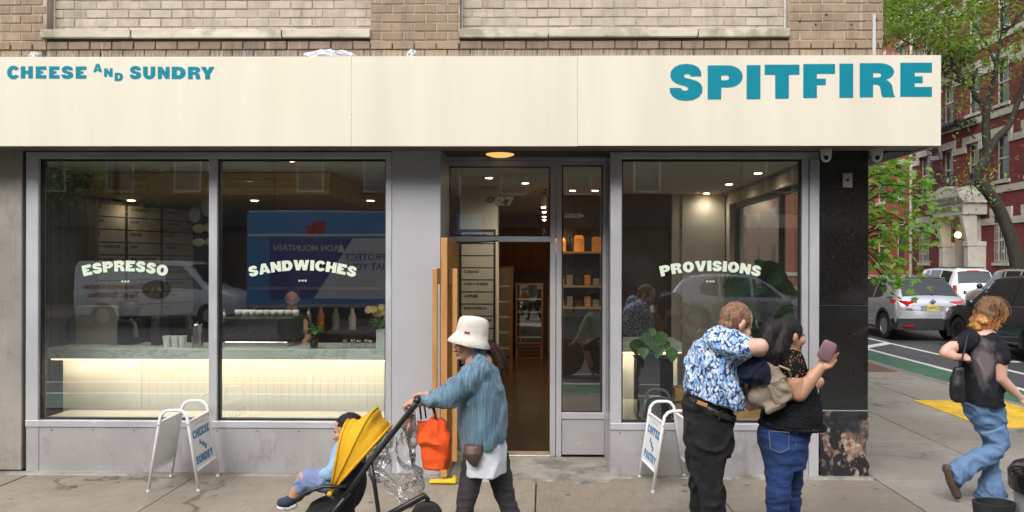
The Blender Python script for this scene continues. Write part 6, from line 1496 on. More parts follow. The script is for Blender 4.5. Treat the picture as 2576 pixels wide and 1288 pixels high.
# ---- pushchair with child
YB = 4.68; S_ = Fig('pushchair', YB, 900, 'black pushchair with yellow hood and clear rain cover', 'pushchair'); q = S_.q
M_YEL = cloth('yellow_canvas', (.64, .34, .015), .75, .4, 90, .08, 5); M_FRAME = mat('black_tube', (.014, .014, .015), .35, var=.1); M_BFAB = cloth('black_fabric', (.016, .016, .018), .8, .4)
for sd in (-1, 1):
    w_ = .22 * sd
    MB().tube([q(1046, 1012, w_), q(1040, 1024, w_), q(970, 1112, w_), q(904, 1200, w_), q(866, 1250, w_)], .017, 10).build('push_bar', M_FRAME, S_.e, smooth=True)
    MB().tube([q(932, 1165, w_), q(944, 1230, w_), q(955, 1310, w_), q(980, 1400, w_)], .013, 8).build('rear_strut', M_FRAME, S_.e, smooth=True)
    MB().tube([q(960, 1305, w_), q(1010, 1278, w_), q(1068, 1246, w_), q(1076, 1260, w_)], .02, 10).build('rear_fork', M_FRAME, S_.e, smooth=True)
    MB().tube([q(745, 1258, w_), q(775, 1236, w_), q(815, 1223, w_), q(872, 1224, w_)], .02, 10, flat=.6).build('bumper_bar', M_FRAME, S_.e, smooth=True)
    MB().tube([q(880, 1238, w_), q(830, 1300, w_), q(770, 1385, w_)], .015, 8).build('front_leg', M_FRAME, S_.e, smooth=True)
    for (px, py, r_) in ((1074, 1312, .10), (762, 1392, .07)):
        c = q(px, py, w_ * 1.02); rot = Matrix.Rotation(R(90), 3, 'X')
        if px > 900: c.z = r_ + .18 * 0 + .0; c = q(1074, 1300, w_); r_ = .095
        else: c.z = r_
        wl_ = MB().lathe([(r_ * .7, -.022), (r_ * .96, -.02), (r_, 0), (r_ * .96, .02), (r_ * .7, .022)], c, 24, rot).build('wheel', M_TYRE, S_.e, smooth=True)
        h_ = MB().lathe([(.02, -.024), (.02, .024)], c, 12, rot)
        for k in range(6): a = k * 1.047; h_.tube([c, c + Vector((math.cos(a), 0, math.sin(a))) * r_ * .72], .008, 6)
        h_.build('hub', M_CLAD, wl_)
MB().tube([q(1046, 1012, -.22), q(1052, 1004, -.20), q(1058, 1000, 0), q(1052, 1004, .20), q(1046, 1012, .22)], .019, 10).build('handle', M_FRAME, S_.e, smooth=True)
sb = MB(); sb.loft([S_.ring(874, 912, 1120, .19), S_.ring(868, 915, 1170, .20), S_.ring(858, 918, 1215, .20), S_.ring(845, 912, 1248, .20), S_.ring(780, 905, 1268, .19), S_.ring(770, 880, 1290, .17)])
remeshed(sb, 'seat', M_BFAB, S_.e, .01, 4, .5, [(9, .01)])
MB().box(q(770, 1278).x, q(880, 1278).x, YB - .15, YB + .15, q(800, 1330).z, q(800, 1280).z).build('basket', M_BFAB, S_.e, bevel=.02); MB().box(q(778, 1278).x, q(812, 1278).x, YB - .1615, YB - .1512, q(800, 1300).z, q(800, 1268).z).build('yellow_pouch', M_YEL, S_.e, bevel=.004)
# hood: fabric stretched between ribs that fan out from a pivot
pv = q(856, 1214); hood = MB(); rings = []
spec = [(7, .30, .0), (9, .405, .0), (13, .43, .0), (17, .40, -.0), (20, .455, 0), (25, .50, 0), (28.5, .502, 0), (31, .455, 0), (36, .47, 0), (41.5, .455, 0), (44, .40, 0)]
for ang, rad, _ in spec:
    d = Vector((math.sin(R(ang)), 0, math.cos(R(ang)))); pts = []; n = 22
    for i in range(n + 1):
        f_ = math.pi * i / n; pts.append(pv + Vector((0, -.215 * math.copysign(abs(math.cos(f_)) ** .55, math.cos(f_)), 0)) + d * rad * (math.sin(f_) ** .5))
    rings.append(pts)
hood.loft(rings, caps=False, closed=False); hd_ = hood.build('hood', M_YEL, S_.e, smooth=True)
m_ = hd_.modifiers.new('t', 'SOLIDIFY'); m_.thickness = .012; m_ = hd_.modifiers.new('s', 'SUBSURF'); m_.levels = 1; m_.render_levels = 1
pip = MB()
for k in (1, 5, 9):
    pip.tube(rings[k], .009, 8)
pip.build('hood_ribs', M_YEL, hd_, smooth=True)
MB().ell(pv + Vector((.0, -.235, .0)), .016, .012, .016, 12, 8).build('hinge', M_YEL, hd_, smooth=True)
# clear rain cover bunched behind the hood
t = NT('clear_film'); tr1 = t.n('BsdfTransparent'); tr1.inputs[0].default_value = (.97, .972, .976, 1); gl = t.n('BsdfGlossy'); gl.inputs['Roughness'].default_value = .06
nn = t.noise(9, 3, .5); bpn = t.bump(nn, .5, .04); t.l(bpn, gl.inputs['Normal']); fr = t.n('Fresnel'); fr.inputs[0].default_value = 1.5; t.l(bpn, fr.inputs['Normal'])
mx = t.n('MixShader'); t.l(t.math('MINIMUM', t.math('ADD', t.math('MULTIPLY', fr.outputs[0], 1.0), .0), .9), mx.inputs[0]); t.l(tr1.outputs[0], mx.inputs[1]); t.l(gl.outputs[0], mx.inputs[2]); t.l(mx.outputs[0], t.out.inputs['Surface']); M_FILM = t.m
rc = MB(); S_.loft(rc, [(1030, 1046, 1026, .10, -.10), (1012, 1050, 1050, .14, -.1), (975, 1052, 1090, .18, -.1), (940, 1054, 1125, .2, -.1), (924, 1058, 1155, .2, -.1), (938, 1062, 1190, .19, -.1), (975, 1058, 1225, .15, -.1), (1012, 1048, 1250, .09, -.1), (1028, 1036, 1264, .03, -.1)])
rco = remeshed(rc, 'rain_cover', M_FILM, S_.e, .012, 2, .5, [(4, .05, (1.3, 1, .7))], creases=(6, .05, (1, 1, .8)))
# orange tote hanging on the handle
ot = MB(); S_.loft(ot, [(1047, 1112, 1050, .02, -.13, -12), (1048, 1126, 1062, .045, -.13, -6), (1052, 1128, 1100, .065, -.13), (1060, 1129, 1150, .075, -.13), (1066, 1126, 1174, .07, -.13, 8), (1070, 1122, 1178, .06, -.13, 8)], pw=.45)
oto = remeshed(ot, 'tote_bag', cloth('orange_nonwoven', (.72, .085, .012), .7, .3, 120, .06), None, .006, 2, .5, [(6, .018, (1.4, 1, .6))], creases=(6, .022, (1.3, 1, .6))); tag(oto, 'bright orange shopping bag hanging from the pushchair handle', 'bag')
MB().tube([q(1060, 1056, -.16), q(1056, 1020, -.17), q(1062, 1006, -.15), q(1092, 1022, -.16), q(1096, 1054, -.16)], .006, 6).tube([q(1072, 1052, -.09), q(1066, 1010, -.09), q(1086, 1018, -.09), q(1096, 1050, -.09)], .006, 6).build('bag_strap', M_BLACK, oto)
# child
C_ = Fig('person', YB, 850, 'small child with dark hair in light blue clothes sitting in the pushchair'); q = C_.q
b = MB(); PC, rotC = head(b, q(873, 1082), (-1, -.1, -.25), (-.1, 0, 1), .80, .9); b.cap([q(880, 1105), q(884, 1128)], [.04, .05]); b.cap([q(884, 1128), q(862, 1222)], [.09, .10])
b.cap([q(868, 1140, -.13), q(828, 1190, -.14), q(806, 1192, -.1)], [.035, .03, .022]); hand(b, q(806, 1192, -.1), (-1, .3, -.1), (0, 0, 1), .6, (25, 30, 20), 1)
b.cap([q(846, 1215, -.08), q(768, 1204, -.09), q(738, 1250, -.09)], [.06, .05, .032]); b.cap([q(846, 1215, .06), q(778, 1208, .06), q(750, 1250, .06)], [.06, .05, .032])
bodyC = remeshed(b, 'body', M_SKIN3, C_.e, .0055, 2); face_bits(bodyC, PC, rotC, .8)
M_LBLUE = cloth('light_blue_cotton', (.27, .42, .62), .85, .4); s_ = MB(); s_.cap([q(880, 1130), q(860, 1215)], [.10, .115]); s_.cap([q(872, 1140, -.12), q(832, 1188, -.14), q(816, 1193, -.12)], [.05, .045, .035])
remeshed(s_, 'shirt', M_LBLUE, C_.e, .007, 3, .5, [(14, .006)], creases=(10, .005, (1, 1, 1)))
p_ = MB(); p_.cap([q(850, 1216, -.08), q(776, 1204, -.09), q(758, 1222, -.09)], [.075, .066, .056]); p_.cap([q(850, 1216, .06), q(786, 1206, .06), q(768, 1226, .06)], [.075, .064, .054]); remeshed(p_, 'trousers', cloth('dusty_blue_cotton', (.17, .22, .38), .85, .4), C_.e, .007, 3, .5, [(14, .008)], creases=(10, .010, (1, 1, 1)))
for dy in (-.09, .06):
    f = MB(); f.cap([q(740, 1252, dy), q(724, 1262, dy), q(708, 1264, dy)], [.034, .034, .028]); o = remeshed(f, 'shoe', cloth('navy_canvas', (.03, .045, .075), .8, .4), C_.e, .006, 2); MB().cap([q(742, 1272, dy), q(722, 1278, dy), q(704, 1276, dy)], .017, 10).build('sole', M_WHITEP, o, smooth=True)
h_ = MB(); hcn = q(876, 1072); h_.ell(hcn + Vector((.006, 0, .012)), .084, .068, .073, 20, 12, Matrix.Rotation(R(-16), 3, 'Y')); h_.ell(q(892, 1085), .045, .062, .055); remeshed(h_, 'hair', M_HBLACK, C_.e, .0055, 2, .5, [(60, .004)])

# ---- man in patterned shirt, back to us, bent over the backpack
B = Fig('person', 4.8, 1790, 'balding man in blue leaf print shirt and black trousers reaching into a backpack'); q = B.q; rnd = random.Random(41)
b = MB(); fB = Vector((.80, .35, -.55)); PB, rotB = head(b, q(1851, 812), fB, (.45, .1, 1), 1.08, 1.05)
b.cap([q(1842, 830), q(1820, 862)], [.066, .070]); b.cap([q(1808, 900), q(1795, 960), q(1785, 1040)], [.09, .12, .12])
b.cap([q(1828, 862, -.16), q(1880, 874, -.26), q(1912, 872, -.30)], [.07, .056, .050]); b.cap([q(1912, 872, -.30), q(1908, 884, -.2), q(1890, 902, -.04)], [.050, .042, .030]); hand(b, q(1890, 902, -.04), (-.2, .6, -.6), (.6, .2, .6), 1.0, (20, 25, 20), -1)
b.cap([q(1800, 870, .17), q(1860, 960, .1), q(1888, 1022, -.02)], [.06, .045, .030]); hand(b, q(1888, 1022, -.03), (1, .1, .05), (.1, -.6, -.7), 1.0, (12, 20, 16), 1)
bodyB = remeshed(b, 'body', M_SKIN4, B.e, .0055, 2); face_bits(bodyB, PB, rotB, 1.08, (.42, .2, .17))
t = NT('leaf_print_cloth'); v1 = t.n('TexVoronoi'); v1.feature = 'F1'; v1.inputs['Scale'].default_value = 1; v1.inputs['Randomness'].default_value = .75
dn = t.n('TexNoise'); dn.inputs['Scale'].default_value = 18; t.l(t.co(), dn.inputs['Vector']); mxv = t.n('Mix'); mxv.data_type = 'VECTOR'; mxv.inputs[0].default_value = .045; t.l(t.co(), mxv.inputs[4]); t.l(dn.outputs['Color'], mxv.inputs[5]); mpv = t.n('Mapping'); mpv.inputs['Scale'].default_value = (60, 60, 38); mpv.inputs['Rotation'].default_value = (.3, .5, .2); t.l(mxv.outputs[1], mpv.inputs[0]); t.l(mpv.outputs[0], v1.inputs['Vector'])
edge = t.ramp(v1.outputs['Distance'], [(.50, 0), (.64, 1)]); sep = t.n('SeparateColor'); t.l(v1.outputs['Color'], sep.inputs[0]); leafc = t.ramp(sep.outputs[0], [(.0, (.16, .34, .68)), (.35, (.36, .53, .78)), (.6, (.64, .72, .84)), (1, (.74, .78, .84))])
vein = t.n('TexWave'); vein.inputs['Scale'].default_value = 60; vein.inputs['Distortion'].default_value = 6; t.l(t.co(rot=(.4, .9, .3)), vein.inputs['Vector']); leafc = t.mix(t.ramp(vein.outputs['Fac'], [(.6, 0), (.9, .45)]), leafc, (.10, .22, .52))
t.bsdf(t.mix(edge, leafc, (.022, .035, .115)), .75, 0, t.bump(t.noise(7, 4), .5, .03), .3); M_LEAFP = t.m
s_ = MB(); B.loft(s_, [(1794, 1848, 836, .075, .02, -26), (1768, 1854, 843, .12, .0, -18), (1742, 1862, 862, .19, 0, -8), (1728, 1864, 900, .215), (1723, 1870, 945, .215), (1724, 1875, 985, .215, 0, 20), (1728, 1872, 1010, .21, 0, 40)])
s_.cap([q(1808, 858, -.15), q(1846, 868, -.22), q(1872, 872, -.255)], [.092, .086, .078], 18); s_.cap([q(1800, 865, .15), q(1835, 915, .15)], [.09, .08])
remeshed(s_, 'shirt', M_LEAFP, B.e, .007, 3, .5, [(7, .018, (1, 1, .7)), (17, .006)], creases=(5, .020, (1, 1, .8)))
co_ = MB(); B.loft(co_, [(1794, 1848, 840, .084, .02, -26), (1798, 1846, 829, .078, .02, -28)]); remeshed(co_, 'collar', M_LEAFP, B.e, .006, 2)
M_BTROU = cloth('black_denim', (.012, .012, .0135), .85, .5, 60, .15)
p_ = MB(); B.loft(p_, [(1728, 1846, 1000, .16, 0, 46), (1719, 1848, 1035, .175, 0, 30), (1718, 1846, 1070, .18), (1722, 1844, 1110, .17), (1732, 1836, 1145, .15)])
p_.cap([q(1776, 1110, -.06), q(1790, 1235, -.07), q(1794, 1330, -.06), q(1796, 1405, -.06)], [.118, .088, .08, .075], 18); p_.cap([q(1770, 1110, .08), q(1764, 1235, .09), q(1766, 1330, .09), q(1768, 1405, .09)], [.115, .085, .075, .07], 18)
remeshed(p_, 'trousers', M_BTROU, B.e, .007, 3, .5, [(8, .016, (1, 1, .8)), (20, .006)], creases=(6, .018, (.8, 1, 1.1)))
bt_ = MB(); rg = [B.ring(1727, 1850, 1018, .178, 0, 52, n=40), B.ring(1725, 1851, 1033, .183, 0, 52, n=40)]; bt_.loft(rg, caps=False); bo = bt_.build('belt', mat('brown_black_leather', (.03, .02, .016), .4), B.e, smooth=True); bo.modifiers.new('s', 'SOLIDIFY').thickness = .004
MB().obox(q(1766, 1015, -.186), (.065, .006, .022), Matrix.Rotation(R(20), 3, 'Y')).build('leather_patch', mat('tan_patch', (.42, .2, .06), .6), bo)
for px in (1748, 1812): MB().obox(q(px, 1018 + (px - 1748) * .4, -.184), (.014, .008, .062), Matrix.Rotation(R(20), 3, 'Y')).build('belt_loop', M_BTROU, bo)
for px, dy in ((1796, -.06), (1770, .09)): f = MB(); f.cap([q(px, 1408, dy), q(px + 40, 1412, dy + .02)], [.05, .04]); remeshed(f, 'shoe', M_BLACK, B.e, .008)
h_ = MB(); up_ = rotB @ Vector((0, 0, 1)); bk = rotB @ Vector((-1, 0, 0)); hc_ = q(1851, 812)
h_.ell(hc_ + rotB @ Vector((-.017, 0, .024)) * 1.08, .1075, .0875, .1035, 22, 14, rotB); h_.ell(hc_ + rotB @ Vector((-.05, 0, -.045)), .05, .066, .05, 18, 12, rotB); remeshed(h_, 'hair', M_HGREY, B.e, .0055, 3, .5, [(55, .004)])

# ---- woman in black top holding a phone case (faces right)
Cw = Fig('person', 4.82, 1975, 'dark haired woman in black lace top and blue jeans holding up a mauve phone case'); q = Cw.q; rnd = random.Random(51)
b = MB(); fC = Vector((.93, .34, -.12)); PW, rotW = head(b, q(1984, 845), fC, (0, 0, 1), .98, .95); b.cap([q(1978, 872), q(1974, 905)], [.052, .062]); b.cap([q(1976, 912), q(1985, 990), q(1978, 1080)], [.11, .12, .13])
b.cap([q(1996, 918, -.15), q(2000, 960, -.18), q(2010, 990, -.19)], [.064, .062, .050], 16); b.cap([q(2010, 990, -.19), q(2038, 955, -.20), q(2064, 924, -.2)], [.050, .044, .030], 16)
hand(b, q(2063, 926, -.2), (.62, .0, .78), (.35, .85, -.3), .95, (14, 22, 18), 1, 25)
b.cap([q(1985, 920, .16), q(2030, 985, .22), q(2060, 960, .2)], [.055, .045, .035])
bodyW = remeshed(b, 'body', M_SKIN3, Cw.e, .005, 2); face_bits(bodyW, PW, rotW, .98)
M_LACE = NT('black_lace'); t = M_LACE; vo = t.n('TexVoronoi'); vo.inputs['Scale'].default_value = 70; t.l(t.co(), vo.inputs['Vector']); t.bsdf((.010, .010, .012), .85, 0, t.bump(t.math('ADD', vo.outputs['Distance'], t.math('MULTIPLY', t.noise(8, 4), 3)), .6, .012), .15); M_LACE = t.m
s_ = MB(); Cw.loft(s_, [(1958, 2000, 892, .08), (1944, 2014, 906, .14), (1936, 2030, 930, .18), (1932, 2046, 960, .19), (1926, 2058, 1000, .185), (1920, 2066, 1035, .19), (1914, 2070, 1066, .195, 0, 6)])
s_.cap([q(1982, 908, -.10), q(1988, 916, -.12)], [.07, .06], 18); s_.cap([q(1985, 912, .14), q(2000, 935, .17)], [.075, .07]); remeshed(s_, 'top', M_LACE, Cw.e, .007, 3, .5, [(8, .012, (1.4, 1, .6))], creases=(6, .014, (1, 1, .8)))
fr_ = MB()
for k in range(46):
    a = 2 * math.pi * k / 46; c = q(1992, 1068); fr_.ell((c.x + .196 * math.cos(a), c.y + .196 * math.sin(a), c.z - .008 * math.cos(a)), .016, .016, .012, 8, 6)
fr_.build('lace_hem', M_LACE, Cw.e, smooth=True)
# openwork lace sleeve over the shoulder
t = NT('open_lace'); vo = t.n('TexVoronoi'); vo.inputs['Scale'].default_value = 42; vo.feature = 'DISTANCE_TO_EDGE'; t.l(t.co(), vo.inputs['Vector']); d_ = t.n('BsdfDiffuse'); d_.inputs[0].default_value = (.012, .011, .012, 1); tr1 = t.n('BsdfTransparent'); mx = t.n('MixShader'); t.l(t.ramp(vo.outputs['Distance'], [(.16, 0), (.22, 1)]), mx.inputs[0]); t.l(d_.outputs[0], mx.inputs[1]); t.l(tr1.outputs[0], mx.inputs[2]); t.l(mx.outputs[0], t.out.inputs['Surface']); M_OLACE = t.m
sl = MB(); sl.cap([q(1993, 908, -.15), q(1999, 930, -.175)], [.074, .074], 20); remeshed(sl, 'lace_sleeve', M_OLACE, Cw.e, .0075, 3)
M_JEAN = cloth('mid_blue_denim', (.018, .042, .135), .85, .5, 160, .35, 5)
p_ = MB(); Cw.loft(p_, [(1916, 2042, 1058, .15), (1908, 2038, 1082, .17), (1907, 2032, 1105, .175), (1914, 2030, 1140, .165), (1926, 2026, 1170, .15)])
p_.cap([q(1962, 1130, -.07), q(1958, 1225, -.08), q(1955, 1310, -.07), q(1954, 1395, -.07)], [.105, .078, .07, .055], 18); p_.cap([q(1988, 1130, .08), q(1988, 1225, .08), q(1986, 1310, .09), q(1986, 1395, .09)], [.10, .075, .066, .055], 18)
jo = remeshed(p_, 'jeans', M_JEAN, Cw.e, .0075, 4, .5, [(9, .008, (.7, 1, 2.2)), (26, .004, (.6, 1, 2.5))], creases=(8, .006, (.5, .8, 2.2)))
M_STITCH = mat('pale_stitching', (.16, .17, .22), .8); pk = [q(1934, 1084, -.185), q(1985, 1088, -.185), q(1984, 1128, -.185), q(1964, 1140, -.188), q(1938, 1128, -.185), q(1934, 1084, -.185)]
MB().tube(pk, .0022, 5).tube([q(2008, 1080, -.165), q(2003, 1120, -.165)], .0022, 5).build('pocket_seam', M_STITCH, jo)
for px, dy in ((1954, -.07), (1986, .09)): f = MB(); f.cap([q(px, 1404, dy), q(px + 50, 1410, dy + .03)], [.045, .035]); remeshed(f, 'shoe', M_BLACK, Cw.e, .008)
h_ = MB(); hc_ = q(1984, 845); h_.ell(hc_ + rotW @ Vector((-.014, 0, .032)), .100, .083, .090, 20, 14, rotW); h_.ell(hc_ + rotW @ Vector((-.06, 0, .0)), .065, .08, .075, 18, 12, rotW); h_.cap([q(1960, 824, -.02), q(1938, 834, -.03), q(1930, 858, -.04), q(1934, 888, -.05), q(1942, 915, -.05), q(1948, 932, -.05)], [.055, .066, .066, .062, .045, .015], 14); h_.cap([q(1966, 850, -.03), q(1958, 885, -.06), q(1958, 912, -.07), q(1960, 926, -.07)], [.07, .062, .04, .012])
hW = remeshed(h_, 'hair', M_HBLACK, Cw.e, .006, 3, .5, [(26, .004, (2, 2, .5))]); ss = MB()
strands(ss, [[q(1956, 812), q(1928, 830), q(1918, 865), q(1930, 905)], [q(1962, 815), q(1940, 845), q(1936, 880), q(1950, 922)], [q(1955, 818), q(1922, 842), q(1914, 872), q(1922, 896)], [q(1960, 840), q(1950, 880), q(1958, 925)], [q(1950, 824, -.05), q(1932, 850, -.06), q(1930, 885, -.05), q(1944, 920, -.03)]], rnd, 150, .0022, .008); ss.build('strands', M_HBLACK, hW)
MB().lathe([(.016, -.012), (.022, 0), (.016, .012)], q(1953, 819, -.045), 12, Matrix.Rotation(R(60), 3, 'Y')).build('hair_tie', mat('pink_tie', (.7, .38, .42), .5), hW, smooth=True)
# phone case in her hand
pc_ = q(2080, 882, -.23); rot = Matrix.Rotation(R(-14), 3, 'Z') @ Matrix.Rotation(R(24), 3, 'Y'); tag(MB().loft([[pc_ + rot @ Vector((sx * .017 + (.043 - .017) * 0 + x, yy, z)) for x, z, sx in [((.040 * k_) * (1 if abs(math.cos(a_)) > 1e-9 else 1) * 0 + (.022 if math.cos(a_) > 0 else -.022) + .020 * k_ * math.cos(a_), (.040 if math.sin(a_) > 0 else -.040) + .020 * k_ * math.sin(a_), 0) for a_ in [2 * math.pi * (i_ + .5) / 32 for i_ in range(32)]]] for yy, k_ in ((-.010, .75), (-.007, .97), (.0, 1.0), (.007, .97), (.010, .75))]).build('phone_case', mat('mauve_leatherette', (.20, .105, .125), .45, var=.06), None, smooth=True, angle=50), 'rounded mauve phone case held up in the woman\'s hand', 'phone case')
# backpack on her back with a dark blue jacket stuffed in
bp = Fig('backpack', 4.74, 1925, 'taupe backpack worn by the woman in black, held open by the man', 'backpack'); q = bp.q
m_ = MB(); rotp = Matrix.Rotation(R(-24), 3, 'Y'); m_.ell(q(1934, 972, -.03), .125, .13, .15, 22, 14, rotp); m_.obox(q(1936, 975, -.04), (.19, .2, .23), rotp); m_.ell(q(1958, 985, -.09), .09, .08, .09, 16, 10, rotp); m_.ell(q(1908, 998, -.06), .09, .09, .075, 16, 10, rotp)
remeshed(m_, 'pack_body', cloth('taupe_nylon', (.26, .205, .155), .65, .4, 110, .08), bp.e, .007, 3, .5, [(9, .012)], creases=(7, .022, (1, 1, 1)))
pk = MB(); pk.obox(q(1960, 985, -.135), (.11, .03, .13), rotp); remeshed(pk, 'front_pocket', MATS.get('x') or bpy.data.materials['taupe_nylon'], bp.e, .007, 3, .5, [(15, .006)])
MB().tube([q(1972, 972, -.13), q(1982, 966, -.11), q(1985, 985, -.12)], .007, 6).build('strap', M_STONE, bp.e); MB().tube([q(1960, 920, -.13), q(1985, 930, -.17), q(1990, 960, -.1)], .016, 8, flat=.4).build('shoulder_strap', bpy.data.materials['taupe_nylon'], bp.e)
nj = MB(); nj.ell(q(1898, 925, -.12), .085, .09, .095, 18, 12); nj.ell(q(1918, 935, -.10), .055, .08, .08); nj.ell(q(1880, 935, -.09), .05, .07, .06)
tag(remeshed(nj, 'folded_jacket', cloth('navy_wool', (.010, .014, .035), .85, .4), None, .007, 3, .5, [(8, .02)], creases=(7, .026, (1, 1, 1))), 'dark navy jacket stuffed in the open backpack between the couple', 'jacket')

# ---- red haired woman walking off to the right
D = Fig('person', 6.2, 2470, 'red haired woman in black t-shirt and flared jeans walking away right'); q = D.q; rnd = random.Random(61)
b = MB(); fD = Vector((.93, .30, -.22)); PD, rotD = head(b, q(2494, 786), fD, (.12, 0, 1), 1.0, .95); b.cap([q(2484, 812), q(2474, 842)], [.052, .06]); b.cap([q(2472, 852), q(2472, 940), q(2472, 1010)], [.11, .11, .13])
b.cap([q(2428, 856, -.06), q(2384, 880, -.12), q(2378, 888, -.14)], [.055, .047, .044]); b.cap([q(2378, 888, -.14), q(2400, 897, -.16), q(2416, 900, -.15)], [.044, .036, .026]); hand(b, q(2414, 900, -.15), (1, .2, .05), (.1, -.7, .7), .92, (45, 60, 45), 1)
b.cap([q(2510, 866, -.10), q(2518, 910, -.14), q(2518, 952, -.14)], [.055, .048, .043]); b.cap([q(2518, 952, -.14), q(2546, 980, -.13), q(2566, 1000, -.12)], [.043, .036, .026]); hand(b, q(2565, 999, -.12), (.75, 0, -.6), (.3, -.8, .3), .92, (15, 22, 18), 1)
bodyD = remeshed(b, 'body', M_SKIN4, D.e, .006, 2); face_bits(bodyD, PD, rotD, 1.0)
t = NT('washed_black_cotton'); n = t.noise(5.5, 5, .65); ge = t.n('NewGeometry'); mk = t.n('TexGradient'); s3 = t.n('SeparateXYZ'); t.l(ge.outputs['Position'], s3.inputs[0]); pc0 = q(2450, 905)
dxm = t.math('ABSOLUTE', t.math('SUBTRACT', s3.outputs[0], pc0.x)); dzm = t.math('ABSOLUTE', t.math('SUBTRACT', s3.outputs[2], pc0.z)); msk = t.math('SUBTRACT', 1.0, t.math('ADD', t.math('MULTIPLY', dxm, 6.5), t.math('MULTIPLY', dzm, 2.4)))
f_ = t.ramp(t.math('ADD', msk, t.math('MULTIPLY', t.math('SUBTRACT', n, .5), 1.8)), [(.25, 0), (.75, .75)]); t.bsdf(t.mix(f_, (.013, .014, .018), (.20, .165, .17)), .85, 0, t.bump(t.noise(8, 4), .5, .02), .15); M_TEE = t.m
s_ = MB(); D.loft(s_, [(2452, 2500, 838, .08, 0, 8), (2432, 2510, 850, .13, 0, 6), (2420, 2522, 872, .165), (2418, 2527, 905, .17), (2422, 2522, 950, .165), (2422, 2518, 985, .17), (2422, 2522, 1016, .175, 0, 8)])
s_.cap([q(2440, 852, -.06), q(2412, 868, -.09)], [.075, .07]); s_.cap([q(2499, 862, -.09), q(2511, 880, -.125), q(2517, 900, -.145)], [.086, .084, .076]); remeshed(s_, 't_shirt', M_TEE, D.e, .0075, 3, .5, [(8, .014, (1.2, 1, .7))], creases=(6, .016, (1.1, 1, .8)))
t = NT('faded_denim'); n = t.noise(5, 5, .6); n2 = t.noise(180, 2, .6); t.bsdf(t.mix(1, t.mix(t.ramp(n, [(.3, 0), (.75, 1)]), (.085, .16, .30), (.145, .24, .385)), t.ramp(n2, [(.3, .85), (.7, 1.15)]), 'MULTIPLY'), .85, 0, t.bump(t.math('ADD', n2, t.math('MULTIPLY', t.noise(9, 4), 4)), .5, .01), .25); M_FLARE = t.m
p_ = MB(); D.loft(p_, [(2424, 2518, 1008, .135), (2426, 2521, 1028, .14), (2438, 2528, 1056, .13), (2454, 2534, 1082, .10), (2468, 2536, 1104, .085)])
p_.loft([D.ring(2462, 2520, 1080, .085, .05), D.ring(2474, 2520, 1120, .075, .05), D.ring(2478, 2516, 1155, .065, .05), D.ring(2474, 2514, 1188, .07, .05), D.ring(2462, 2520, 1222, .09, .05), D.ring(2454, 2530, 1252, .11, .05)])
def sring(c, d, r1, r2, n=24):
    d = Vector(d).normalized(); s = d.cross(Vector((0, 1, 0))).normalized(); u = Vector((0, 1, 0)); return [c + s * r1 * math.cos(2 * math.pi * i / n) + u * r2 * math.sin(2 * math.pi * i / n) for i in range(n)]
p_.loft([sring(q(2496, 1075, -.05), (.4, 0, -1), .11, .085), sring(q(2506, 1098, -.06), (.25, 0, -1), .095, .085), sring(q(2512, 1116, -.06), (-.15, 0, -1), .082, .078), sring(q(2504, 1132, -.06), (-.7, 0, -.7), .078, .075), sring(q(2480, 1146, -.06), (-1, 0, -.55), .078, .075), sring(q(2440, 1168, -.06), (-1, 0, -.6), .088, .085), sring(q(2393, 1198, -.06), (-1, 0, -.65), .116, .10)])
remeshed(p_, 'flared_jeans', M_FLARE, D.e, .0075, 3, .5, [(8, .012), (20, .005)], creases=(7, .016, (1, 1, 1.2)))
f = MB(); c0 = q(2398, 1194, -.08); f.cap([q(2384, 1178, -.08), q(2394, 1210, -.08), q(2408, 1246, -.08)], [.034, .042, .034], 12); remeshed(f, 'boot', mat('brown_suede', (.07, .045, .03), .8), D.e, .008, 2)
f = MB(); f.cap([q(2498, 1242, .07), q(2526, 1246, .07)], [.04, .03]); remeshed(f, 'boot', bpy.data.materials['brown_suede'], D.e, .008, 2)
M_RED = hair_mat('red_hair', (.15, .08, .045), (.58, .26, .08), (q(0, 830).z, q(0, 755).z)); h_ = MB(); hc_ = q(2494, 786)
h_.ell(hc_ + rotD @ Vector((-.012, 0, .035)), .105, .092, .10, 20, 14, rotD); h_.ell(hc_ + rotD @ Vector((-.05, 0, -.03)), .09, .095, .10, 18, 12, rotD); h_.ell(q(2466, 806, -.02), .07, .09, .07); h_.ell(q(2456, 820, -.01), .05, .08, .04)
h_.ell(hc_ + rotD @ Vector((.05, -.07, .0)), .04, .025, .07, 14, 10, rotD); h_.ell(hc_ + rotD @ Vector((.05, .07, .0)), .04, .025, .07, 14, 10, rotD); h_.ell(hc_ + rotD @ Vector((.075, 0, .058)), .035, .06, .025, 14, 10, rotD)
hD = remeshed(h_, 'hair', M_RED, D.e, .0075, 2, .5, [(16, .018, (1, 1, 1.2)), (38, .007)]); ss = MB()
roots = []
for k in range(16):
    a = R(-200 + k * 20); o = Vector((math.cos(a) * .085, math.sin(a) * .085, 0)); tp = hc_ + Vector((-.0, 0, .118)) + o * .5; roots.append([tp, hc_ + o * 1.08 + Vector((0, 0, .065)), hc_ + o * 1.2 + Vector((rnd.uniform(-.015, .015), 0, -.02)), hc_ + o * 1.0 + Vector((-.03 + rnd.uniform(-.02, .02), 0, -.07)), hc_ + o * 1.1 + Vector((-.05, 0, -.115))])
roots = [r_ for r_ in roots if (r_[3] - hc_).dot(fD) < .055]
strands(ss, roots, rnd, 190, .0042, .006); ss.build('strands', M_RED, hD)
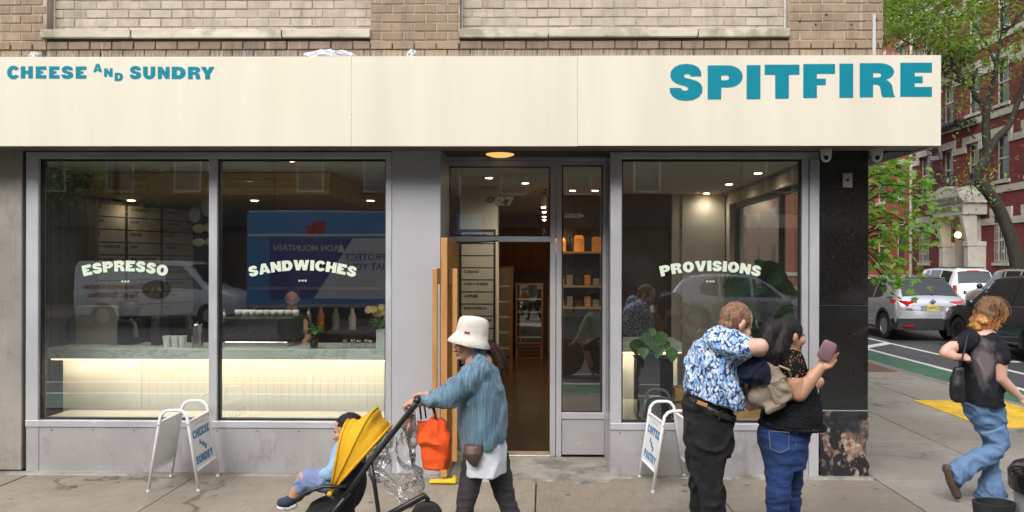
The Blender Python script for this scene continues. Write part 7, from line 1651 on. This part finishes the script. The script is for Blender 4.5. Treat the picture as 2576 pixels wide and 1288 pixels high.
# shoulder bag
sb_ = MB(); sb_.loft([D.ring(2400, 2422, 925, .03, -.16), D.ring(2394, 2424, 950, .05, -.16), D.ring(2390, 2426, 980, .055, -.16), D.ring(2394, 2428, 1005, .05, -.16), D.ring(2404, 2426, 1014, .03, -.16)])
so_ = remeshed(sb_, 'shoulder_bag', mat('black_leather', (.014, .013, .013), .4, var=.2, bump=.3), None, .007, 2, .5, [(12, .012)]); tag(so_, 'black slouchy shoulder bag of the red haired woman', 'bag')
MB().tube([q(2412, 928, -.17), q(2424, 890, -.19), q(2432, 850, -.17), q(2440, 838, -.08)], .010, 8, flat=.5).build('strap', bpy.data.materials['black_leather'], so_)
# ---- barista behind the bar, and back bar goods
E_ = Fig('person', 9.2, 735, 'barista in dark clothes standing behind the bar under SANDWICHES'); q = E_.q
b = MB(); PE, rotE = head(b, q(735, 752), (.25, -1, -.25), (0, 0, 1), 1.0); b.cap([q(735, 772), q(735, 790)], [.055, .06]); b.cap([q(705, 812, -.05), q(695, 850, -.12), q(712, 868, -.3)], [.05, .042, .03]); hand(b, q(712, 868, -.3), (.5, -1, 0), (0, 0, 1), .95); b.cap([q(765, 812, -.05), q(776, 850, -.12), q(758, 870, -.3)], [.05, .042, .03]); hand(b, q(758, 870, -.3), (-.5, -1, 0), (0, 0, 1), .95, side=-1); b.cap([q(735, 800), q(735, 880)], [.1, .12])
bo_ = remeshed(b, 'body', M_SKIN3, E_.e, .007, 2); face_bits(bo_, PE, rotE)
s_ = MB(); E_.loft(s_, [(722, 750, 786, .08), (700, 770, 798, .12), (694, 776, 825, .14), (700, 772, 870, .14), (700, 772, 930, .14)]); s_.cap([q(706, 808), q(696, 842, -.08)], [.075, .065]); s_.cap([q(764, 808), q(776, 842, -.08)], [.075, .065]); remeshed(s_, 'shirt', M_BFAB, E_.e, .01, 3, .5, [(8, .014)])
p_ = MB(); p_.cap([q(718, 930), q(716, 1040)], [.11, .07]); p_.cap([q(752, 930), q(754, 1040)], [.11, .07]); remeshed(p_, 'trousers', M_BFAB, E_.e, .012, 3)
h_ = MB(); h_.ell(q(735, 745) + Vector((0, .02, .02)), .085, .095, .09); remeshed(h_, 'hair', M_HBLACK, E_.e, .009, 2)
bb = empty('back_bar', (-3.9, 10.9, .012), label='dark back bar with shelf along the rear wall behind the barista', cat='counter')
MB().box(-5.3, -2.5, 10.7, 11.3, .012, .92).build('cabinet', M_BROWN, bb); MB().box(-5.3, -2.5, 10.66, 11.32, .921, .96).build('worktop', M_OAK_D, bb); MB().box(-4.6, -2.5, 11.7, 11.98, 1.5, 1.54).build('shelf', M_PINE, bb)
rnd = random.Random(90)
for k in range(11):
    x = -5.1 + k * .235; h = rnd.uniform(.18, .34); m_ = (M_WHITEP, M_BOTTLE, M_INOX, M_AMB, M_MENU)[k % 5]
    tag(MB().lathe([(.05, 0), (.055, h * .6), (.03, h * .8), (.025, h), (.01, h + .003)], (x, 10.9 + rnd.uniform(-.1, .2), .961), 14).build('bar_bottle', m_, None, smooth=True, angle=40), '%s on the back bar, number %s from the left wall' % (('white jug', 'dark bottle', 'steel shaker', 'amber syrup bottle', 'beige canister')[k % 5], ('one', 'two', 'three', 'four', 'five', 'six', 'seven', 'eight', 'nine', 'ten', 'eleven')[k]), 'bottle', 'goods on the back bar')
# stools, cups and stacks on the marble counter
for k, px in enumerate((415, 436, 455)):
    tag(MB().lathe([(.03, 0), (.042, .11), (.038, .11), (.028, .006)], (at(px, 870, 7.62).x, 7.66, zc), 16).build('paper_cup', M_WHITEP, None, smooth=True, angle=50), ('left', 'middle', 'right')[k] + ' white paper cup on the counter beside the steel flask', 'cup', 'paper cups by the flask')
tag(MB().box(at(385, 870, 7.8).x, at(408, 870, 7.8).x, 7.75, 7.95, zc, zc + .3).build('syrup_rack', M_BLACK, None, bevel=.01), 'black tin behind the paper cups on the coffee bar', 'tin')
# ---- cyclist riding by, beside the camera: seen only in the sidelight glass (built mirrored about the glass, then turned round)
YMIR = 2 * (YD + .03)
before = set(o.name for o in bpy.data.objects)
F_ = Fig('person', 13.9, 1490, 'cyclist in pale green shirt and dark cap, mirrored in the sidelight glass'); q = F_.q
b = MB(); PF, rotF = head(b, q(1488, 754), (-1, .2, -.1), (0, 0, 1), 1.0); b.cap([q(1492, 772), q(1496, 790)], [.055, .06]); b.cap([q(1478, 800, -.15), q(1462, 838, -.18), q(1446, 862, -.2)], [.048, .04, .03]); hand(b, q(1446, 862, -.2), (-1, 0, -.1), (0, 0, 1), .95, (50, 60, 40)); b.cap([q(1500, 850, -.1), q(1472, 876, -.12), q(1486, 920, -.12)], [.085, .06, .045]); b.cap([q(1500, 850, .1), q(1476, 890, .12), q(1492, 936, .12)], [.085, .06, .045]); b.cap([q(1494, 800), q(1504, 855)], [.1, .11])
remeshed(b, 'body', M_SKIN3, F_.e, .009, 2)
s_ = MB(); F_.loft(s_, [(1482, 1506, 786, .08), (1470, 1514, 800, .17), (1474, 1520, 826, .19), (1482, 1526, 860, .18)]); s_.cap([q(1480, 802, -.14), q(1466, 832, -.17)], [.08, .07]); remeshed(s_, 'shirt', cloth('pale_green_cotton', (.34, .40, .27), .85), F_.e, .011, 3, .5, [(8, .012)])
p_ = MB(); p_.cap([q(1504, 852, -.09), q(1474, 876, -.12)], [.1, .075]); p_.cap([q(1504, 852, .09), q(1478, 888, .12)], [.1, .075]); remeshed(p_, 'shorts', M_BFAB, F_.e, .012, 3)
MB().lathe([(.13, -.01), (.10, .0), (.10, .06), (.06, .10), (.01, .105)], q(1488, 748), 20).build('cap', M_BFAB, F_.e, smooth=True)
K_ = Fig('bicycle', 13.9, 1480, 'dark bicycle ridden past the shop, mirrored low in the sidelight glass', 'bicycle'); q = K_.q
for px in (1424, 1522):
    c = q(px, 893); c.z = .34 + ZR
    w_ = MB().lathe([(.315, -.015), (.335, -.012), (.34, 0), (.335, .012), (.315, .015)], c, 32, Matrix.Rotation(R(90), 3, 'X')).build('wheel', M_TYRE, K_.e, smooth=True, angle=50); sp_ = MB()
    for k in range(14): a = k * .449; sp_.tube([c, c + Vector((math.cos(a), 0, math.sin(a))) * .316], .0025, 4)
    sp_.build('spokes', M_INOX, w_)
zz = .34 + ZR; c1, c2 = q(1424, 893), q(1522, 893); c1.z = c2.z = zz; bb_ = q(1482, 893); bb_.z = zz - .03; sd_ = q(1500, 870); hd2 = q(1436, 862)
MB().tube([c2, sd_, hd2, c1], .016, 8).tube([sd_, bb_, hd2], .016, 8).tube([bb_, c2], .012, 8).build('frame', M_IRON, K_.e); MB().tube([hd2 + Vector((0, -.25, .03)), hd2, hd2 + Vector((0, .25, .03))], .013, 8).build('handlebar', M_IRON, K_.e); MB().ell(sd_ + Vector((0, 0, .04)), .13, .07, .03, 14, 8).build('saddle', M_BLACK, K_.e)
for o in [o for o in bpy.data.objects if o.name not in before]:
    if o.type == 'MESH':
        for v in o.data.vertices: v.co.y = YMIR - v.co.y
        o.data.flip_normals(); o.matrix_parent_inverse = Matrix.Identity(4) if o.parent and o.parent.type == 'MESH' else Matrix.Translation((-o.parent.location.x, -(YMIR - o.parent.location.y), -o.parent.location.z))
for o in (F_.e, K_.e): o.location.y = YMIR - o.location.y
# ---------------------------------------------------------------- across the avenue, behind the camera: seen in the glass
YO = -21.0
st(box('opposite_sidewalk', M_CONC, -60, 60, -21.2, -12.7, ZR - .006, .0))
for k, (x0, x1, h, c_, lab) in enumerate(((-46, -12.5, 17, (.075, .05, .04), 'dark brown brick block across the avenue, mirrored in the left windows'), (-12.4, 9, 20, (.12, .062, .045), 'tall red brown block across the avenue, mirrored in the door glass'), (9.1, 46, 15, (.16, .13, .10), 'grey brown block across the avenue, mirrored in the right window'))):
    e = empty('avenue_building', ((x0 + x1) / 2, YO - 4, 0), label=lab, cat='building', group='buildings across the avenue')
    MB().box(x0, x1, YO - 9, YO, 0, h).build('wall', mat('avenue_brick_%d' % k, c_, .85, var=.2, vs=2), e)
    n = int((x1 - x0) / 3.1)
    for i in range(n):
        for f_ in range(int((h - 5) / 3.3)):
            x = x0 + 1 + i * 3.1; z = 5.2 + f_ * 3.3
            w_ = MB().box(x, x + 1.25, YO - .02, YO + .06, z, z + 1.9).build('window', M_STONE, e); MB().box(x + .08, x + 1.17, YO + .061, YO + .07, z + .08, z + 1.82).build('pane', M_WGLASS, w_)
    for i in range(n):
        x = x0 + .4 + i * 3.1; w_ = MB().box(x, x + 2.7, YO - .02, YO + .05, .3, 3.4).build('shop_front', M_BLACK, e); MB().box(x + .1, x + 2.6, YO + .051, YO + .06, .5, 3.2).build('pane', M_WGLASS, w_)
    MB().box(x0, x1, YO - .02, YO + .4, 3.6, 4.2).build('cornice', M_STONE if k == 2 else M_DARK, e)
for k, (x, lab) in enumerate(((-15.5, 'leafy street tree across the avenue mirrored at the far left'), (12.5, 'leafy street tree across the avenue mirrored in the right window'), (-27, 'leafy street tree across the avenue beyond the left edge'))):
    e = empty('avenue_tree', (x, -13.6, 0), label=lab, cat='tree', group='trees across the avenue'); rnd = random.Random(70 + k)
    tk = MB(); limb(tk, [(x, -13.6, -.02), (x + .1, -13.6, 2.5), (x - .1, -13.7, 5), (x + .2, -13.6, 8)], .18, .06, 9); tk.build('trunk', M_BARK, e, smooth=True); lv = MB()
    for c in range(40):
        a, r_, h = rnd.uniform(0, 6.28), 2.7 * math.sqrt(rnd.random()), rnd.uniform(3.6, 9.5); o0 = Vector((x + r_ * math.cos(a), -13.6 + r_ * math.sin(a), h))
        for j in range(42):
            o = o0 + Vector((rnd.gauss(0, .4), rnd.gauss(0, .4), rnd.gauss(0, .28))); L = rnd.uniform(.15, .28); leaf(lv, o, (rnd.gauss(0, 1), rnd.gauss(0, 1), rnd.gauss(-.3, .4)), (rnd.gauss(0, .3), rnd.gauss(0, .3), 1), L, L * .6, .1, .2, shape=[.2, 1, .1])
    lv.build('crown', M_LEAF_L, e)
# white panel van
XV_ = [(0, .4, .9, 1.5, .9, .86), (.04, .34, 1.2, 2.0, .98, .86), (.12, .30, 1.2, 2.12, 1.0, .84), (2.0, .30, 1.2, 2.14, 1.0, .84), (3.55, .30, 1.2, 2.10, 1.0, .82), (3.9, .30, 1.2, 1.85, 1.0, .80), (4.35, .30, 1.18, 1.33, .99, .82), (4.9, .32, 1.08, 1.18, .96, .8), (5.3, .36, .9, 1.0, .9, .72), (5.4, .45, .72, .8, .8, .6)]
vy = -11.4
van, s_, wx = car('panel_van', (-15.2, vy, ZR), R(-90), 'white panel van with red lettering across the avenue, mirrored under ESPRESSO', XV_, M_WPAINT, (1.0, 4.45), [[(3.0, .05, .9), (3.5, .05, .9), (4.2, .05, .35)]], None, (3.75, 4.3), M_RIM, clad=False, wr=.36, cat='van')
M_REDP = mat('red_print', (.45, .03, .02), .5)
for txt, z, s__ in (('Commercial Kitchen', 1.32, .24), ('Equip. Specialists', 1.05, .24)): text_mesh(txt, s__, 'lettering', M_REDP, van, face_to((-1.008, 1.35, z - .02), (0, -1, 0), (0, 0, 1)), .004, local=True)
ov = MB().lathe([(.30, 0), (.30, .006)], (-1.006, 2.75, 1.2), 28, Matrix.Rotation(R(-90), 3, 'Y')); ov.v = [(a, 2.75 + (b - 2.75) * 1.5, c) for a, b, c in ov.v]; ovo = ov.build('oval_mark', M_BLACK, van, local=True)
text_mesh('A L', .26, 'lettering', M_WHITEP, ovo, face_to((-1.014, 2.75, 1.2), (0, -1, 0), (0, 0, 1)), .004, local=True)
# blue box truck
tx0, tx1, ty0, ty1 = -7.6, -1.7, -7.9, -5.5
tk_ = empty('box_truck', ((tx0 + tx1) / 2, -6.7, ZR), label='blue and white box truck on the avenue, mirrored under SANDWICHES', cat='truck')
M_TBLUE = paint('truck_blue', (.03, .24, .58), 0, .3); M_TNAVY = paint('truck_navy', (.02, .05, .30), 0, .3)
bxo = MB().box(tx0, tx1, ty0, ty1, .75, 3.25).build('cargo_box', M_TBLUE, tk_, bevel=.03)
MB().prism([(-7.0, 1.0), (-5.9, 1.0), (-4.9, 2.55), (-7.0, 2.55)], ty1 + .002, ty1 + .012).build('navy_panel', M_TNAVY, bxo); MB().prism([(-5.89, 1.0), (tx1 - .05, 1.0), (tx1 - .05, 2.55), (-4.89, 2.55)], ty1 + .002, ty1 + .012).build('white_panel', M_WPAINT, bxo)
# lettering reads from the street, so it shows reversed in the glass
text_mesh('IRON MOUNTAIN', .21, 'lettering', M_WHITEP, bxo, face_to((-6.05, ty1 + .014, 2.3), (-1, 0, 0), (0, 0, 1)), .003)
text_mesh('WE PROTECT\nWHAT YOU', .24, 'lettering', M_TNAVY, bxo, face_to((-4.35, ty1 + .014, 1.95), (-1, 0, 0), (0, 0, 1)), .003)
MB().prism([(-5.27, 2.2), (-5.08, 2.2), (-5.17, 2.42)], ty1 + .0125, ty1 + .016).build('peak_mark', M_WHITEP, bxo)
MB().box(tx0 + .05, tx1 - .05, ty1 + .002, ty1 + .03, 2.60, 2.66).build('side_rail', M_WPAINT, bxo); MB().box(tx0 + .05, tx1 - .05, ty1 + .002, ty1 + .02, .78, .86).build('side_rail', M_CHROME, bxo)
for x, z, w_ in ((-5.75, 2.82, .32), (-5.98, 2.72, .2)): MB().box(x - w_ / 2, x + w_ / 2, ty1 + .002, ty1 + .01, z - .16, z + .16).build('red_placard', M_REDP, bxo)
cab = MB().prism([(tx1 + .08, .45), (tx1 + 2.2, .45), (tx1 + 2.25, 1.2), (tx1 + 1.5, 1.4), (tx1 + 1.15, 2.3), (tx1 + .08, 2.35)], ty0 + .15, ty1 - .15).build('cab', M_WPAINT, tk_, bevel=.06)
MB().prism([(tx1 + .35, 1.4), (tx1 + 1.38, 1.4), (tx1 + 1.08, 2.15), (tx1 + .35, 2.15)], ty1 - .149, ty1 - .14).build('side_window', M_CGLASS, cab)
MB().box(tx0 + .1, tx1 + 2.0, ty0 + .4, ty1 - .4, .45, .74).build('chassis', M_CLAD, tk_)
for x in (tx0 + 1.2, tx1 + 1.5):
    for y in (ty0 + .12, ty1 - .12): MB().lathe([(.2, -.12), (.40, -.12), (.42, 0), (.40, .12), (.2, .12)], (x, y, ZR + .42), 24, Matrix.Rotation(R(90), 3, 'X')).build('wheel', M_TYRE, tk_, smooth=True, angle=40)
ctree(sil, (3.6, -9.4, ZR), R(-90), 'silver crossover across the avenue, mirrored in the right window'); ctree(wh, (9.4, -9.5, ZR), R(-90), 'white SUV across the avenue, mirrored low in the right window')
# one-way sign on a pole
e = empty('one_way_sign', (1.2, -15.2, 0), label='one-way arrow sign on a pole across the avenue, mirrored in the sidelight', cat='traffic sign')
MB().tube([(1.2, -15.2, 0), (1.2, -15.2, 4.6)], .04, 8).build('pole', M_IRON, e); MB().box(.75, 1.65, -15.15, -15.13, 3.65, 3.95).build('plate', M_BLACK, e)
MB().prism([(.80, 3.72), (1.35, 3.72), (1.35, 3.68), (1.6, 3.8), (1.35, 3.92), (1.35, 3.88), (.80, 3.88)], -15.128, -15.12).build('arrow', M_WHITEP, e); text_mesh('ONE WAY', .12, 'lettering', M_BLACK, e, face_to((1.1, -15.118, 3.8), (-1, 0, 0), (0, 0, 1)), .002)
